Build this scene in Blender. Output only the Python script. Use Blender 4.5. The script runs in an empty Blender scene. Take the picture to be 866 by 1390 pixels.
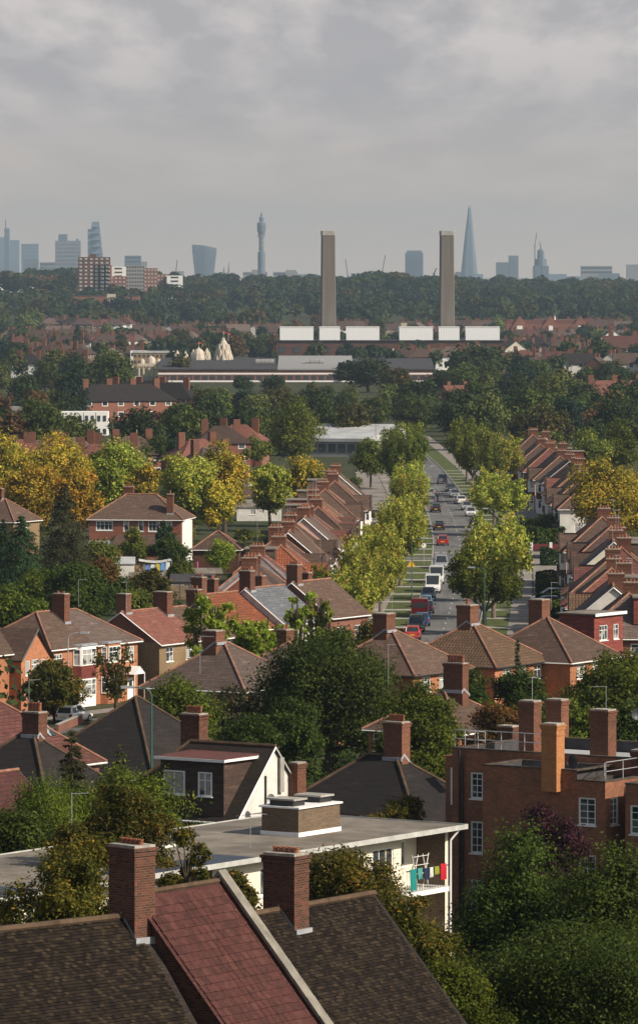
import bpy, math, random
import numpy as np
from mathutils import Vector, Matrix, Euler

random.seed(7)
F, EYE, CX, HY = 7200.0, 38.0, 433.0, 380.0     # lens in photo pixels, eye height (m), vanishing column / row
R = math.radians
SUN_AZ = Vector((0.88, -0.47, 0)).normalized()
SUN_EL = R(35)

scene = bpy.context.scene
col = bpy.data.collections.new('place')
scene.collection.children.link(col)


def lerp_tab(t, xs, ys):
    if t <= xs[0]: return ys[0]
    for i in range(1, len(xs)):
        if t <= xs[i]:
            k = (t - xs[i-1]) / (xs[i] - xs[i-1])
            return ys[i-1] + (ys[i] - ys[i-1]) * k
    return ys[-1]


GY = [-400, 100, 170, 250, 330, 450, 540, 2900, 3600, 4300, 5000, 6000, 9000, 16000]
GZ = [15, 11, 9, 4.8, 2.2, .6, 0, 0, 5, 14, 22, 24, 4, 0]


def sstep(a, b, t):
    t = max(0, min(1, (t - a) / (b - a)))
    return t * t * (3 - 2 * t)


def gz(x, y):
    z = lerp_tab(y, GY, GZ)
    z += 11 * sstep(40, 260, -x) * sstep(3300, 4800, y) * (1 - sstep(6000, 8000, y))
    z += 3 * math.sin(x * .006 + 1.3) * sstep(3200, 4500, y) * (1 - sstep(6000, 8000, y))
    return z


def wx(px, D): return (px - CX) * D / F
def wz(py, D): return EYE - (py - HY) * D / F


# ------------------------------------------------------------------ tagging / objects
def tag(o, label=None, cat=None, group=None, kind=None):
    if label: o['label'] = label
    if cat: o['category'] = cat
    if group: o['group'] = group
    if kind: o['kind'] = kind
    return o


def empty(name, loc=(0, 0, 0), rz=0, label=None, cat=None, group=None):
    o = bpy.data.objects.new(name, None)
    o.empty_display_size = .5
    col.objects.link(o)
    o.location = loc
    o.rotation_euler = (0, 0, rz)
    tag(o, label, cat, group)
    return o


_kids = {}


def link_mesh(name, me, parent=None, loc=(0, 0, 0), rz=0):
    o = bpy.data.objects.new(name, me)
    col.objects.link(o)
    o.location = loc
    o.rotation_euler = (0, 0, rz)
    if parent is not None:
        o.parent = parent
        _kids.setdefault(parent.name, []).append(o)
    return o


def copy_tree(o, parent=None, only=None):
    c = o.copy()
    col.objects.link(c)
    if parent is not None:
        c.parent = parent
        _kids.setdefault(parent.name, []).append(c)
    for ch in list(_kids.get(o.name, [])):
        if only and not only(ch): continue
        copy_tree(ch, c, only)
    return c


def set_mat(o, slot, m):
    s = o.material_slots[slot]
    s.link = 'OBJECT'
    s.material = m


class MB:
    """collects faces, builds ONE mesh with UVs in metres"""
    def __init__(s): s.v = []; s.f = []; s.m = []

    def face(s, pts, mi=0):
        b = len(s.v)
        s.v.extend([tuple(p) for p in pts])
        s.f.append(tuple(range(b, b + len(pts))))
        s.m.append(mi)

    def box(s, x0, x1, y0, y1, z0, z1, mi=0, T=None):
        p = [Vector(q) for q in ((x0, y0, z0), (x1, y0, z0), (x1, y1, z0), (x0, y1, z0), (x0, y0, z1), (x1, y0, z1), (x1, y1, z1), (x0, y1, z1))]
        if T is not None: p = [T @ q for q in p]
        for q in ((0, 3, 2, 1), (4, 5, 6, 7), (0, 1, 5, 4), (1, 2, 6, 5), (2, 3, 7, 6), (3, 0, 4, 7)):
            s.face([p[i] for i in q], mi)
        return s

    def prism(s, poly, z0, z1, mi=0):
        n = len(poly)
        f0 = z0 if callable(z0) else (lambda x, y: z0)
        f1 = z1 if callable(z1) else (lambda x, y: z1)
        s.face([(x, y, f1(x, y)) for x, y in poly], mi)
        s.face([(x, y, f0(x, y)) for x, y in reversed(poly)], mi)
        for i in range(n):
            a, b = poly[i], poly[(i + 1) % n]
            s.face([(a[0], a[1], f0(*a)), (b[0], b[1], f0(*b)), (b[0], b[1], f1(*b)), (a[0], a[1], f1(*a))], mi)
        return s

    def tube(s, p0, p1, r0, r1=None, n=6, mi=0, cap=True):
        p0 = Vector(p0); p1 = Vector(p1)
        r1 = r0 if r1 is None else r1
        d = (p1 - p0)
        if d.length < 1e-6: return s
        d.normalize()
        u = d.cross(Vector((0, 0, 1)))
        if u.length < .05: u = d.cross(Vector((0, 1, 0)))
        u.normalize(); w = d.cross(u)
        A = [p0 + (u * math.cos(k * 2 * math.pi / n) + w * math.sin(k * 2 * math.pi / n)) * r0 for k in range(n)]
        B = [p1 + (u * math.cos(k * 2 * math.pi / n) + w * math.sin(k * 2 * math.pi / n)) * r1 for k in range(n)]
        for k in range(n):
            j = (k + 1) % n
            s.face([A[k], B[k], B[j], A[j]][::-1], mi)
        if cap:
            s.face(A, mi); s.face(B[::-1], mi)
        return s

    def lathe(s, prof, n=16, c=(0, 0), mi=0, rib=0, ribn=0):
        rings = []
        for r, z in prof:
            ring = []
            for k in range(n):
                a = 2 * math.pi * k / n
                rr = r * (1 + rib * (1 if ribn and (k * ribn // n) % 2 else 0))
                ring.append((c[0] + rr * math.cos(a), c[1] + rr * math.sin(a), z))
            rings.append(ring)
        for a, b in zip(rings, rings[1:]):
            for k in range(n):
                j = (k + 1) % n
                s.face([a[k], a[j], b[j], b[k]], mi)
        s.face(rings[-1], mi)
        return s

    def build(s, name, mats, parent=None, loc=(0, 0, 0), rz=0, smooth=False):
        me = bpy.data.meshes.new(name)
        me.from_pydata(s.v, [], s.f)
        if not isinstance(mats, (list, tuple)): mats = [mats]
        for m in mats: me.materials.append(m)
        if len(mats) > 1:
            me.polygons.foreach_set('material_index', s.m)
        uv = me.uv_layers.new(name='UVMap').data
        buf = np.zeros(len(me.loops) * 2, 'f')
        li = 0
        for f in s.f:
            p0, p1, p2 = (Vector(s.v[f[0]]), Vector(s.v[f[1]]), Vector(s.v[f[2]]))
            n = (p1 - p0).cross(p2 - p0)
            if n.length < 1e-9: n = Vector((0, 0, 1))
            n.normalize()
            if abs(n.z) > .995: u = Vector((1, 0, 0)); w = Vector((0, 1, 0))
            else:
                u = Vector((0, 0, 1)).cross(n).normalized(); w = n.cross(u)
            for i in f:
                p = Vector(s.v[i])
                buf[li] = p.dot(u); buf[li + 1] = p.dot(w); li += 2
        uv.foreach_set('uv', buf)
        if smooth:
            me.polygons.foreach_set('use_smooth', [True] * len(me.polygons))
        me.update()
        return link_mesh(name, me, parent, loc, rz)


# ------------------------------------------------------------------ materials
class NT:
    def __init__(s, name, rough=.8, spec=.3):
        s.m = bpy.data.materials.new(name); s.m.use_nodes = True
        s.nt = s.m.node_tree; s.N = s.nt.nodes; s.L = s.nt.links
        s.b = s.N['Principled BSDF']; s.out = s.N['Material Output']
        s.b.inputs['Roughness'].default_value = rough
        s.b.inputs['Specular IOR Level'].default_value = spec

    def n(s, t, **kw):
        o = s.N.new('ShaderNode' + t)
        for k, v in kw.items(): setattr(o, k, v)
        return o

    def l(s, a, b): s.L.new(a, b)

    def coord(s, kind='UV'): return s.n('TexCoord').outputs[kind]

    def noise(s, vec, scale, detail=3, rough=.55, dist=0):
        t = s.n('TexNoise'); t.inputs['Scale'].default_value = scale; t.inputs['Detail'].default_value = detail
        t.inputs['Roughness'].default_value = rough; t.inputs['Distortion'].default_value = dist
        if vec is not None: s.l(vec, t.inputs['Vector'])
        return t.outputs['Fac']

    def math(s, op, a, b=None, clamp=False):
        t = s.n('Math', operation=op); t.use_clamp = clamp
        for i, v in ((0, a), (1, b)):
            if v is None: continue
            if hasattr(v, 'links'): s.l(v, t.inputs[i])
            else: t.inputs[i].default_value = v
        return t.outputs[0]

    def mapr(s, v, a, b, c=0, d=1):
        t = s.n('MapRange'); s.l(v, t.inputs[0])
        for i, q in enumerate((a, b, c, d)): t.inputs[i + 1].default_value = q
        return t.outputs[0]

    def mix(s, fac, a, b, mode='MIX'):
        t = s.n('Mix', data_type='RGBA', blend_type=mode)
        if hasattr(fac, 'links'): s.l(fac, t.inputs[0])
        else: t.inputs[0].default_value = fac
        for i, v in ((6, a), (7, b)):
            if hasattr(v, 'links'): s.l(v, t.inputs[i])
            else: t.inputs[i].default_value = (*v, 1)
        return t.outputs[2]

    def ramp(s, fac, stops):
        t = s.n('ValToRGB'); e = t.color_ramp.elements
        while len(e) < len(stops): e.new(.5)
        for i, (p, c) in enumerate(stops):
            e[i].position = p; e[i].color = (*c, 1)
        s.l(fac, t.inputs[0]); return t.outputs[0]

    def rnd(s): return s.n('ObjectInfo').outputs['Random']

    def bump(s, h, strength=.5, dist=.02):
        t = s.n('Bump'); t.inputs['Strength'].default_value = strength; t.inputs['Distance'].default_value = dist
        s.l(h, t.inputs['Height']); s.l(t.outputs[0], s.b.inputs['Normal'])

    def color(s, c):
        if hasattr(c, 'links'): s.l(c, s.b.inputs['Base Color'])
        else: s.b.inputs['Base Color'].default_value = (*c, 1)
        return s.m


def plain(name, c, rough=.7, spec=.3, var=.25, scale=1.2, metal=0):
    t = NT(name, rough, spec)
    t.b.inputs['Metallic'].default_value = metal
    f = t.noise(t.coord('Object'), scale, 5)
    lo = tuple(x * (1 - var) for x in c); hi = tuple(min(1, x * (1 + var)) for x in c)
    return t.color(t.mix(t.mapr(f, .3, .7), lo, hi))


def brick_mat(name, c1, c2, mortar=(.3, .27, .23), stain=.35, soot=(.05, .04, .035), bw=.225, rh=.075):
    t = NT(name, .9, .15)
    uv = t.coord('UV'); ob = t.coord('Object')
    b = t.n('TexBrick'); t.l(uv, b.inputs['Vector'])
    b.inputs['Scale'].default_value = 1; b.inputs['Brick Width'].default_value = bw; b.inputs['Row Height'].default_value = rh
    b.inputs['Mortar Size'].default_value = .009; b.inputs['Mortar Smooth'].default_value = .3
    b.inputs['Color1'].default_value = (*c1, 1); b.inputs['Color2'].default_value = (*c2, 1); b.inputs['Mortar'].default_value = (*mortar, 1)
    big = t.noise(ob, .45, 6, .65)
    mid = t.noise(uv, 5, 4, .7)
    c = t.mix(t.mapr(mid, .35, .75, 0, .55), b.outputs[0], tuple(x * .45 for x in c1))
    c = t.mix(t.mapr(big, .45, .75, 0, stain), c, soot)
    r = t.mapr(t.rnd(), 0, 1, .86, 1.12)
    hsv = t.n('HueSaturation'); t.l(c, hsv.inputs['Color']); t.l(r, hsv.inputs['Value'])
    t.bump(b.outputs['Fac'], .5, -.01)
    return t.color(hsv.outputs[0])


def tile_mat(name, c1, c2, bw=.17, rh=.11, moss=.2, mosc=(.10, .10, .045), groove=(.02, .016, .014), wave=0, rough=.85):
    """plain or interlocking roof tiles laid in courses up the slope"""
    t = NT(name, rough, .25)
    uv = t.coord('UV'); ob = t.coord('Object')
    b = t.n('TexBrick'); t.l(uv, b.inputs['Vector'])
    b.inputs['Scale'].default_value = 1; b.inputs['Brick Width'].default_value = bw; b.inputs['Row Height'].default_value = rh
    b.inputs['Mortar Size'].default_value = rh * .10; b.inputs['Mortar Smooth'].default_value = .6
    b.inputs['Color1'].default_value = (*c1, 1); b.inputs['Color2'].default_value = (*c2, 1); b.inputs['Mortar'].default_value = (*groove, 1)
    sx = t.n('SeparateXYZ'); t.l(uv, sx.inputs[0])
    saw = t.math('FRACT', t.math('DIVIDE', sx.outputs[1], rh))
    patch = t.noise(ob, .35, 5, .6)
    fine = t.noise(uv, 2.2, 6, .7)
    c = t.mix(t.mapr(fine, .4, .75, 0, .6), b.outputs[0], tuple(x * .5 for x in c1))
    c = t.mix(t.mapr(patch, .5, .72, 0, moss), c, mosc)
    # courses weather unevenly: bands along the rows, a few of them much darker or paler
    mr_ = t.n('Mapping'); t.l(uv, mr_.inputs[0]); mr_.inputs['Scale'].default_value = (.55, 3.6, 1)
    rw = t.noise(mr_.outputs[0], 1, 5, .75)
    c = t.mix(t.mapr(rw, .44, .60, 0, .75), c, tuple(x * .42 for x in c1))
    c = t.mix(t.mapr(rw, .30, .42, .65, 0), c, tuple(min(1, x * 1.75) for x in c1))
    # long streaks running down the slope
    mp = t.n('Mapping'); t.l(uv, mp.inputs[0]); mp.inputs['Scale'].default_value = (2.2, .25, 1)
    st = t.noise(mp.outputs[0], 1, 4, .6)
    c = t.mix(t.mapr(st, .5, .8, 0, .35), c, tuple(min(1, x * 1.6) for x in c2))
    r = t.mapr(t.rnd(), 0, 1, .8, 1.2)
    hsv = t.n('HueSaturation'); t.l(c, hsv.inputs['Color']); t.l(r, hsv.inputs['Value'])
    h = t.math('MULTIPLY', saw, -1.0)
    if wave:
        w = t.math('SINE', t.math('MULTIPLY', sx.outputs[0], 2 * math.pi / bw))
        h = t.math('ADD', h, t.math('MULTIPLY', w, wave))
        hsv2 = t.mix(t.mapr(w, -1, -.2, .55, 0), hsv.outputs[0], groove)
        t.bump(h, .9, .03)
        return t.color(hsv2)
    t.bump(h, .8, .02)
    return t.color(hsv.outputs[0])


LS = {}


def leaf_mat(name, stops, trans=.40, rough=.55, vary=.18):
    LS[name] = stops
    t = NT(name, rough, .08)
    a = t.n('Attribute', attribute_name='tint')
    f = a.outputs['Fac']
    c = t.ramp(f, stops)
    rv = t.mapr(t.rnd(), 0, 1, 1 - vary, 1 + vary)
    hs = t.n('HueSaturation'); t.l(c, hs.inputs['Color']); t.l(rv, hs.inputs['Value'])
    t.l(t.mapr(t.rnd(), 0, 1, .488, .512), hs.inputs['Hue'])
    t.color(hs.outputs[0])
    tr = t.n('BsdfTranslucent'); t.l(hs.outputs[0], tr.inputs['Color'])
    mx = t.n('MixShader'); mx.inputs[0].default_value = trans
    t.l(t.b.outputs[0], mx.inputs[1]); t.l(tr.outputs[0], mx.inputs[2]); t.l(mx.outputs[0], t.out.inputs['Surface'])
    return t.m


M = {}
M['brick_orange'] = brick_mat('orange_brick', (.56, .195, .070), (.38, .12, .05))
M['brick_red'] = brick_mat('red_brick', (.30, .088, .05), (.20, .06, .036))
M['brick_yellow'] = brick_mat('yellow_brick', (.36, .24, .11), (.27, .17, .075))
M['brick_dark'] = brick_mat('sooty_brick', (.19, .062, .036), (.06, .026, .018), mortar=(.15, .13, .10), stain=.65)
M['brick_flats'] = brick_mat('weathered_red_brick', (.40, .150, .076), (.24, .090, .050), mortar=(.22, .17, .13), stain=.5)
M['brick_chim'] = brick_mat('chimney_brick', (.235, .088, .05), (.125, .048, .03), mortar=(.16, .12, .09), stain=.5)
M['brick_bright'] = brick_mat('bright_orange_brick', (.50, .21, .075), (.40, .15, .055), mortar=(.3, .2, .12), stain=.2)
M['brick_brown'] = brick_mat('brown_brick', (.19, .125, .075), (.12, .08, .05), mortar=(.2, .18, .15), stain=.3)
M['roof_brown'] = tile_mat('brown_tiles', (.150, .092, .066), (.085, .055, .042), bw=.26, rh=.20, moss=.4, mosc=(.10, .085, .055))
M['roof_tan'] = tile_mat('tan_pantiles', (.235, .140, .080), (.175, .100, .060), bw=.3, rh=.34, wave=.35, moss=.3)
M['roof_grey'] = tile_mat('grey_brown_tiles', (.175, .125, .105), (.125, .09, .078), bw=.26, rh=.20, moss=.3, mosc=(.09, .08, .055))
M['roof_red'] = tile_mat('red_tiles', (.255, .100, .072), (.170, .068, .052), bw=.30, rh=.26, moss=.3, mosc=(.12, .085, .06))
M['roof_orange'] = tile_mat('orange_tiles', (.40, .12, .055), (.30, .09, .04), bw=.3, rh=.34, wave=.3, moss=.15)
M['roof_maroon'] = tile_mat('maroon_tiles', (.150, .046, .040), (.095, .030, .028), bw=.15, rh=.33, wave=.5, moss=.25, mosc=(.05, .03, .025))
M['roof_maroon2'] = tile_mat('smooth_maroon_tiles', (.165, .062, .050), (.125, .048, .042), bw=.6, rh=.3, moss=.15)
M['roof_dark'] = tile_mat('sooty_tiles', (.036, .026, .021), (.022, .017, .014), rh=.13, moss=.5, mosc=(.050, .036, .022), groove=(.008, .007, .006))
M['roof_black'] = tile_mat('dark_slate_tiles', (.026, .021, .020), (.018, .015, .015), rh=.13, moss=.3, mosc=(.05, .036, .025), groove=(.006, .005, .005))
M['roof_slate'] = tile_mat('blue_grey_slates', (.20, .21, .23), (.15, .16, .18), bw=.3, rh=.25, moss=.1)
M['hung_tile'] = tile_mat('hung_red_tiles', (.25, .060, .046), (.19, .048, .038), moss=.05)
M['ridge'] = plain('ridge_tile_clay', (.25, .125, .085), .85, .2, .35, 2)
M['ridge_dark'] = plain('dark_ridge_clay', (.085, .055, .035), .9, .2, .4, 2)
M['lead'] = plain('lead_flashing', (.30, .31, .33), .5, .4, .2, 3)
M['white'] = plain('white_paint', (.80, .80, .77), .5, .4, .06, 2)
M['offwhite'] = plain('cream_render', (.70, .65, .54), .85, .2, .10, .8)
M['render'] = plain('pebbledash', (.62, .60, .56), .95, .15, .16, 1.1)
M['pink'] = plain('pink_render', (.62, .40, .34), .95, .15, .1, 1.1)
M['black'] = plain('black_paint', (.02, .02, .022), .5, .4, .2, 2)
M['timber'] = plain('dark_timber', (.05, .035, .028), .7, .3, .3, 3)
M['roof_far'] = tile_mat('far_brown_tiles', (.105, .062, .048), (.075, .046, .038), moss=.3)
M['dormer_brown'] = tile_mat('brown_hung_tiles', (.075, .046, .036), (.052, .033, .027), moss=.1)
M['felt'] = plain('dark_felt', (.055, .052, .055), .9, .2, .3, 1.5)
M['concrete'] = plain('concrete', (.32, .30, .27), .95, .2, .25, 1.0)
M['mortar'] = plain('cement_flaunching', (.30, .28, .24), .95, .2, .4, 4)
M['stoneband'] = plain('coping_stone', (.20, .185, .155), .95, .2, .3, 2)
M['pot'] = plain('chimney_clay', (.25, .095, .055), .8, .2, .3, 4)
M['metal'] = plain('galvanised_steel', (.50, .51, .52), .45, .5, .1, 5, .6)
M['green_pole'] = plain('green_painted_steel', (.03, .10, .085), .5, .4, .1, 2)
M['bark'] = plain('bark', (.075, .058, .042), .95, .1, .4, 4)
M['bark_light'] = plain('grey_bark', (.16, .13, .10), .95, .1, .4, 4)
M['fence'] = plain('weathered_fence', (.13, .095, .065), .95, .1, .3, 3)
M['dark_metal'] = plain('dark_steel', (.04, .045, .05), .5, .4, .2, 2)


def glass_mat(name, dark, light, amt=.45, scale=.9):
    t = NT(name, .12, .6)
    f = t.noise(t.coord('Object'), scale, 2)
    r = t.math('ADD', f, t.math('MULTIPLY', t.math('SUBTRACT', t.rnd(), .5), .35))
    c = t.mix(t.mapr(r, .5, .56, 0, amt), dark, light)
    return t.color(c)


M['glass'] = glass_mat('window_glass', (.035, .045, .055), (.42, .42, .40), .8)
M['glass_dark'] = glass_mat('dark_window_glass', (.02, .026, .032), (.16, .17, .17), .6)

# flat felt / bitumen roof with puddle stains
t = NT('grey_felt_roof', .85, .25)
ob = t.coord('Object')
f = t.noise(ob, .35, 6, .65); f2 = t.noise(ob, 2.5, 5, .7)
c = t.mix(t.mapr(f, .38, .62), (.135, .115, .092), (.25, .22, .18))
c = t.mix(t.mapr(f2, .55, .75, 0, .5), c, (.09, .083, .075))
wv = t.n('TexWave', wave_type='BANDS'); wv.inputs['Scale'].default_value = .32; wv.inputs['Distortion'].default_value = .3
t.l(ob, wv.inputs['Vector'])
c = t.mix(t.mapr(wv.outputs['Fac'], .0, .04, .35, 0), c, (.08, .075, .07))
M['flatroof'] = t.color(c)
t = NT('pale_roof_sheet', .7, .3)
f = t.noise(t.coord('Object'), .25, 6, .6)
M['paleroof'] = t.color(t.mix(t.mapr(f, .35, .65), (.33, .34, .34), (.48, .49, .49)))
M['blueroof'] = plain('blue_black_membrane', (.045, .055, .075), .6, .35, .25, .8)

# ground
t = NT('grass_and_soil', .95, .1)
ob = t.coord('Object')
f = t.noise(ob, .02, 6, .6); f2 = t.noise(ob, .6, 6, .7)
c = t.mix(t.mapr(f, .35, .65), (.030, .042, .016), (.055, .058, .026))
c = t.mix(t.mapr(f2, .5, .75, 0, .7), c, (.11, .085, .055))
M['ground'] = t.color(c)
t = NT('asphalt', .9, .25)
ob = t.coord('Object')
f = t.noise(ob, .12, 6, .6); f2 = t.noise(ob, 3, 5, .7)
c = t.mix(t.mapr(f, .4, .6), (.115, .113, .11), (.16, .156, .15))
c = t.mix(t.mapr(f2, .5, .8, 0, .4), c, (.075, .075, .076))
mp = t.n('Mapping'); t.l(ob, mp.inputs[0]); mp.inputs['Scale'].default_value = (.9, .035, 1)
c = t.mix(t.mapr(t.noise(mp.outputs[0], 1, 4, .5), .52, .62, 0, .5), c, (.07, .07, .072))
M['asphalt'] = t.color(c)
M['paving'] = plain('paving_slabs', (.23, .205, .18), .95, .2, .2, .8)
M['grass'] = plain('mown_grass', (.075, .092, .030), .95, .1, .35, .6)
M['kerb'] = plain('kerb_stone', (.30, .29, .27), .9, .2, .2, 1)
M['marking'] = plain('road_paint', (.62, .62, .60), .8, .2, .15, 3)

# foliage (tint 0..1 per leaf)
M['l_dark'] = leaf_mat('dark_green_leaves', [(0, (0.020, 0.035, 0.007)), (.5, (0.046, 0.070, 0.012)), (1, (0.102, 0.128, 0.022))])
M['l_mid'] = leaf_mat('mid_green_leaves', [(0, (0.036, 0.059, 0.008)), (.5, (0.087, 0.118, 0.014)), (1, (0.189, 0.210, 0.028))])
M['l_bright'] = leaf_mat('bright_green_leaves', [(0, (.13, .18, .02)), (.5, (.27, .35, .04)), (1, (.42, .47, .07))], .5)
M['l_lime'] = leaf_mat('yellow_green_leaves', [(0, (.06, .075, .012)), (.4, (.22, .26, .035)), (.7, (.43, .46, .07)), (.9, (.60, .58, .11)), (1, (.50, .30, .06))], .35)
M['l_gold'] = leaf_mat('golden_leaves', [(0, (.06, .07, .012)), (.35, (.24, .24, .03)), (.62, (.52, .42, .045)), (.88, (.74, .52, .07)), (1, (.62, .28, .03))], .35)
M['l_amber'] = leaf_mat('amber_leaves', [(0, (.07, .07, .012)), (.4, (.32, .26, .03)), (.75, (.64, .42, .045)), (1, (.60, .28, .03))], .35)
M['l_olive'] = leaf_mat('olive_leaves', [(0, (0.028, 0.036, 0.007)), (.5, (0.081, 0.084, 0.014)), (.85, (0.182, 0.147, 0.021)), (1, (0.308, 0.168, 0.028))])
M['l_rust'] = leaf_mat('rusty_leaves', [(0, (0.057, 0.046, 0.016)), (.5, (0.138, 0.086, 0.023)), (1, (0.276, 0.103, 0.029))])
M['l_purple'] = leaf_mat('purple_leaves', [(0, (0.022, 0.011, 0.014)), (.6, (0.054, 0.019, 0.026)), (1, (0.108, 0.036, 0.042))], .25)
M['l_conifer'] = leaf_mat('conifer_needles', [(0, (0.014, 0.032, 0.015)), (.5, (0.030, 0.059, 0.023)), (1, (0.061, 0.101, 0.034))], .2)
M['l_brown'] = leaf_mat('brown_green_needles', [(0, (0.024, 0.030, 0.014)), (.5, (0.054, 0.057, 0.024)), (1, (0.101, 0.095, 0.041))], .2)
M['l_pale'] = leaf_mat('pale_green_leaves', [(0, (.05, .075, .014)), (.5, (.14, .175, .028)), (1, (.30, .31, .055))], .45)
M['l_hedge'] = leaf_mat('hedge_leaves', [(0, (.014, .030, .008)), (.5, (.032, .058, .013)), (1, (.075, .11, .02))])
for nm_, c_ in (('a', (.011, .008, .0065)), ('b', (.020, .0145, .0105)), ('c', (.036, .026, .016))): M['tile_' + nm_] = plain('old_tile_' + nm_, c_, .95, .15, .35, 6)
for nm_, c_ in (('a', (.054, .019, .016)), ('b', (.068, .023, .019)), ('c', (.080, .029, .023))): M['mtile_' + nm_] = plain('maroon_tile_' + nm_, c_, .8, .25, .3, 5)
M['l_flower'] = leaf_mat('dry_grass_stems', [(0, (.16, .13, .06)), (.5, (.30, .23, .12)), (1, (.42, .30, .20))], .3)

# same species for the far woods: distant shade and haze painted into leaf colour
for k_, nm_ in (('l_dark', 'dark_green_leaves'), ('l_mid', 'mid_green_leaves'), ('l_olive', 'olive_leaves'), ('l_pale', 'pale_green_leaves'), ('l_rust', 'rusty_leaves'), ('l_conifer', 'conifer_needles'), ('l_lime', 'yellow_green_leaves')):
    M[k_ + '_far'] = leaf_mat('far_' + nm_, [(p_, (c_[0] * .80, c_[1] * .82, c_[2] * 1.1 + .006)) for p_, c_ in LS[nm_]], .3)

# tunables
HAZE_D = 6.4e-5
SUN_E = 5.0
EXPO = .22
CLOUD_LO, CLOUD_HI = (.40, .378, .378), (.49, .45, .432)
HOR_A, HOR_B = (.70, .59, .485), (.73, .60, .475)
# ------------------------------------------------------------------ trees
def quads_mesh(name, P, A, B, tint, mat):
    """rhombic leaves: centre P, long half axis A, short half axis B"""
    n = len(P)
    co = np.empty((n, 4, 3), 'f')
    co[:, 0] = P - A; co[:, 1] = P + B - A * .1; co[:, 2] = P + A; co[:, 3] = P - B - A * .1
    me = bpy.data.meshes.new(name)
    me.vertices.add(4 * n); me.vertices.foreach_set('co', co.ravel())
    me.loops.add(4 * n); me.loops.foreach_set('vertex_index', np.arange(4 * n, dtype='i'))
    me.polygons.add(n)
    me.polygons.foreach_set('loop_start', np.arange(0, 4 * n, 4, dtype='i'))
    at = me.attributes.new('tint', 'FLOAT', 'FACE')
    at.data.foreach_set('value', np.clip(tint, 0, 1).astype('f'))
    me.materials.append(mat)
    me.update(calc_edges=True)
    return me


def unit(v): return v / np.maximum(np.linalg.norm(v, axis=-1, keepdims=True), 1e-6)


def leaf_axes(rng, n, dirs, size, aspect=.5, up=.35, droop=0, outward=.7, spread=.9):
    nrm = unit(dirs * outward + rng.normal(size=(n, 3)) * spread * .6 + np.array([0, 0, up]))
    t = rng.normal(size=(n, 3)); t[:, 2] -= droop * 2
    t = unit(t - nrm * np.sum(t * nrm, axis=1, keepdims=True))
    b = np.cross(nrm, t)
    s = (size * rng.uniform(.6, 1.35, n))[:, None]
    return t * s, b * s * aspect


def limb_mesh(paths, mat, name='trunk'):
    mb = MB()
    for pts, r0, r1, n in paths:
        k = len(pts) - 1
        for i in range(k):
            ra = r0 + (r1 - r0) * i / k; rb = r0 + (r1 - r0) * (i + 1) / k
            mb.tube(pts[i], pts[i + 1], ra, rb, n, cap=False)
    me = bpy.data.meshes.new(name)
    me.from_pydata(mb.v, [], mb.f)
    me.materials.append(mat)
    me.polygons.foreach_set('use_smooth', [True] * len(me.polygons))
    me.update()
    return me


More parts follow.
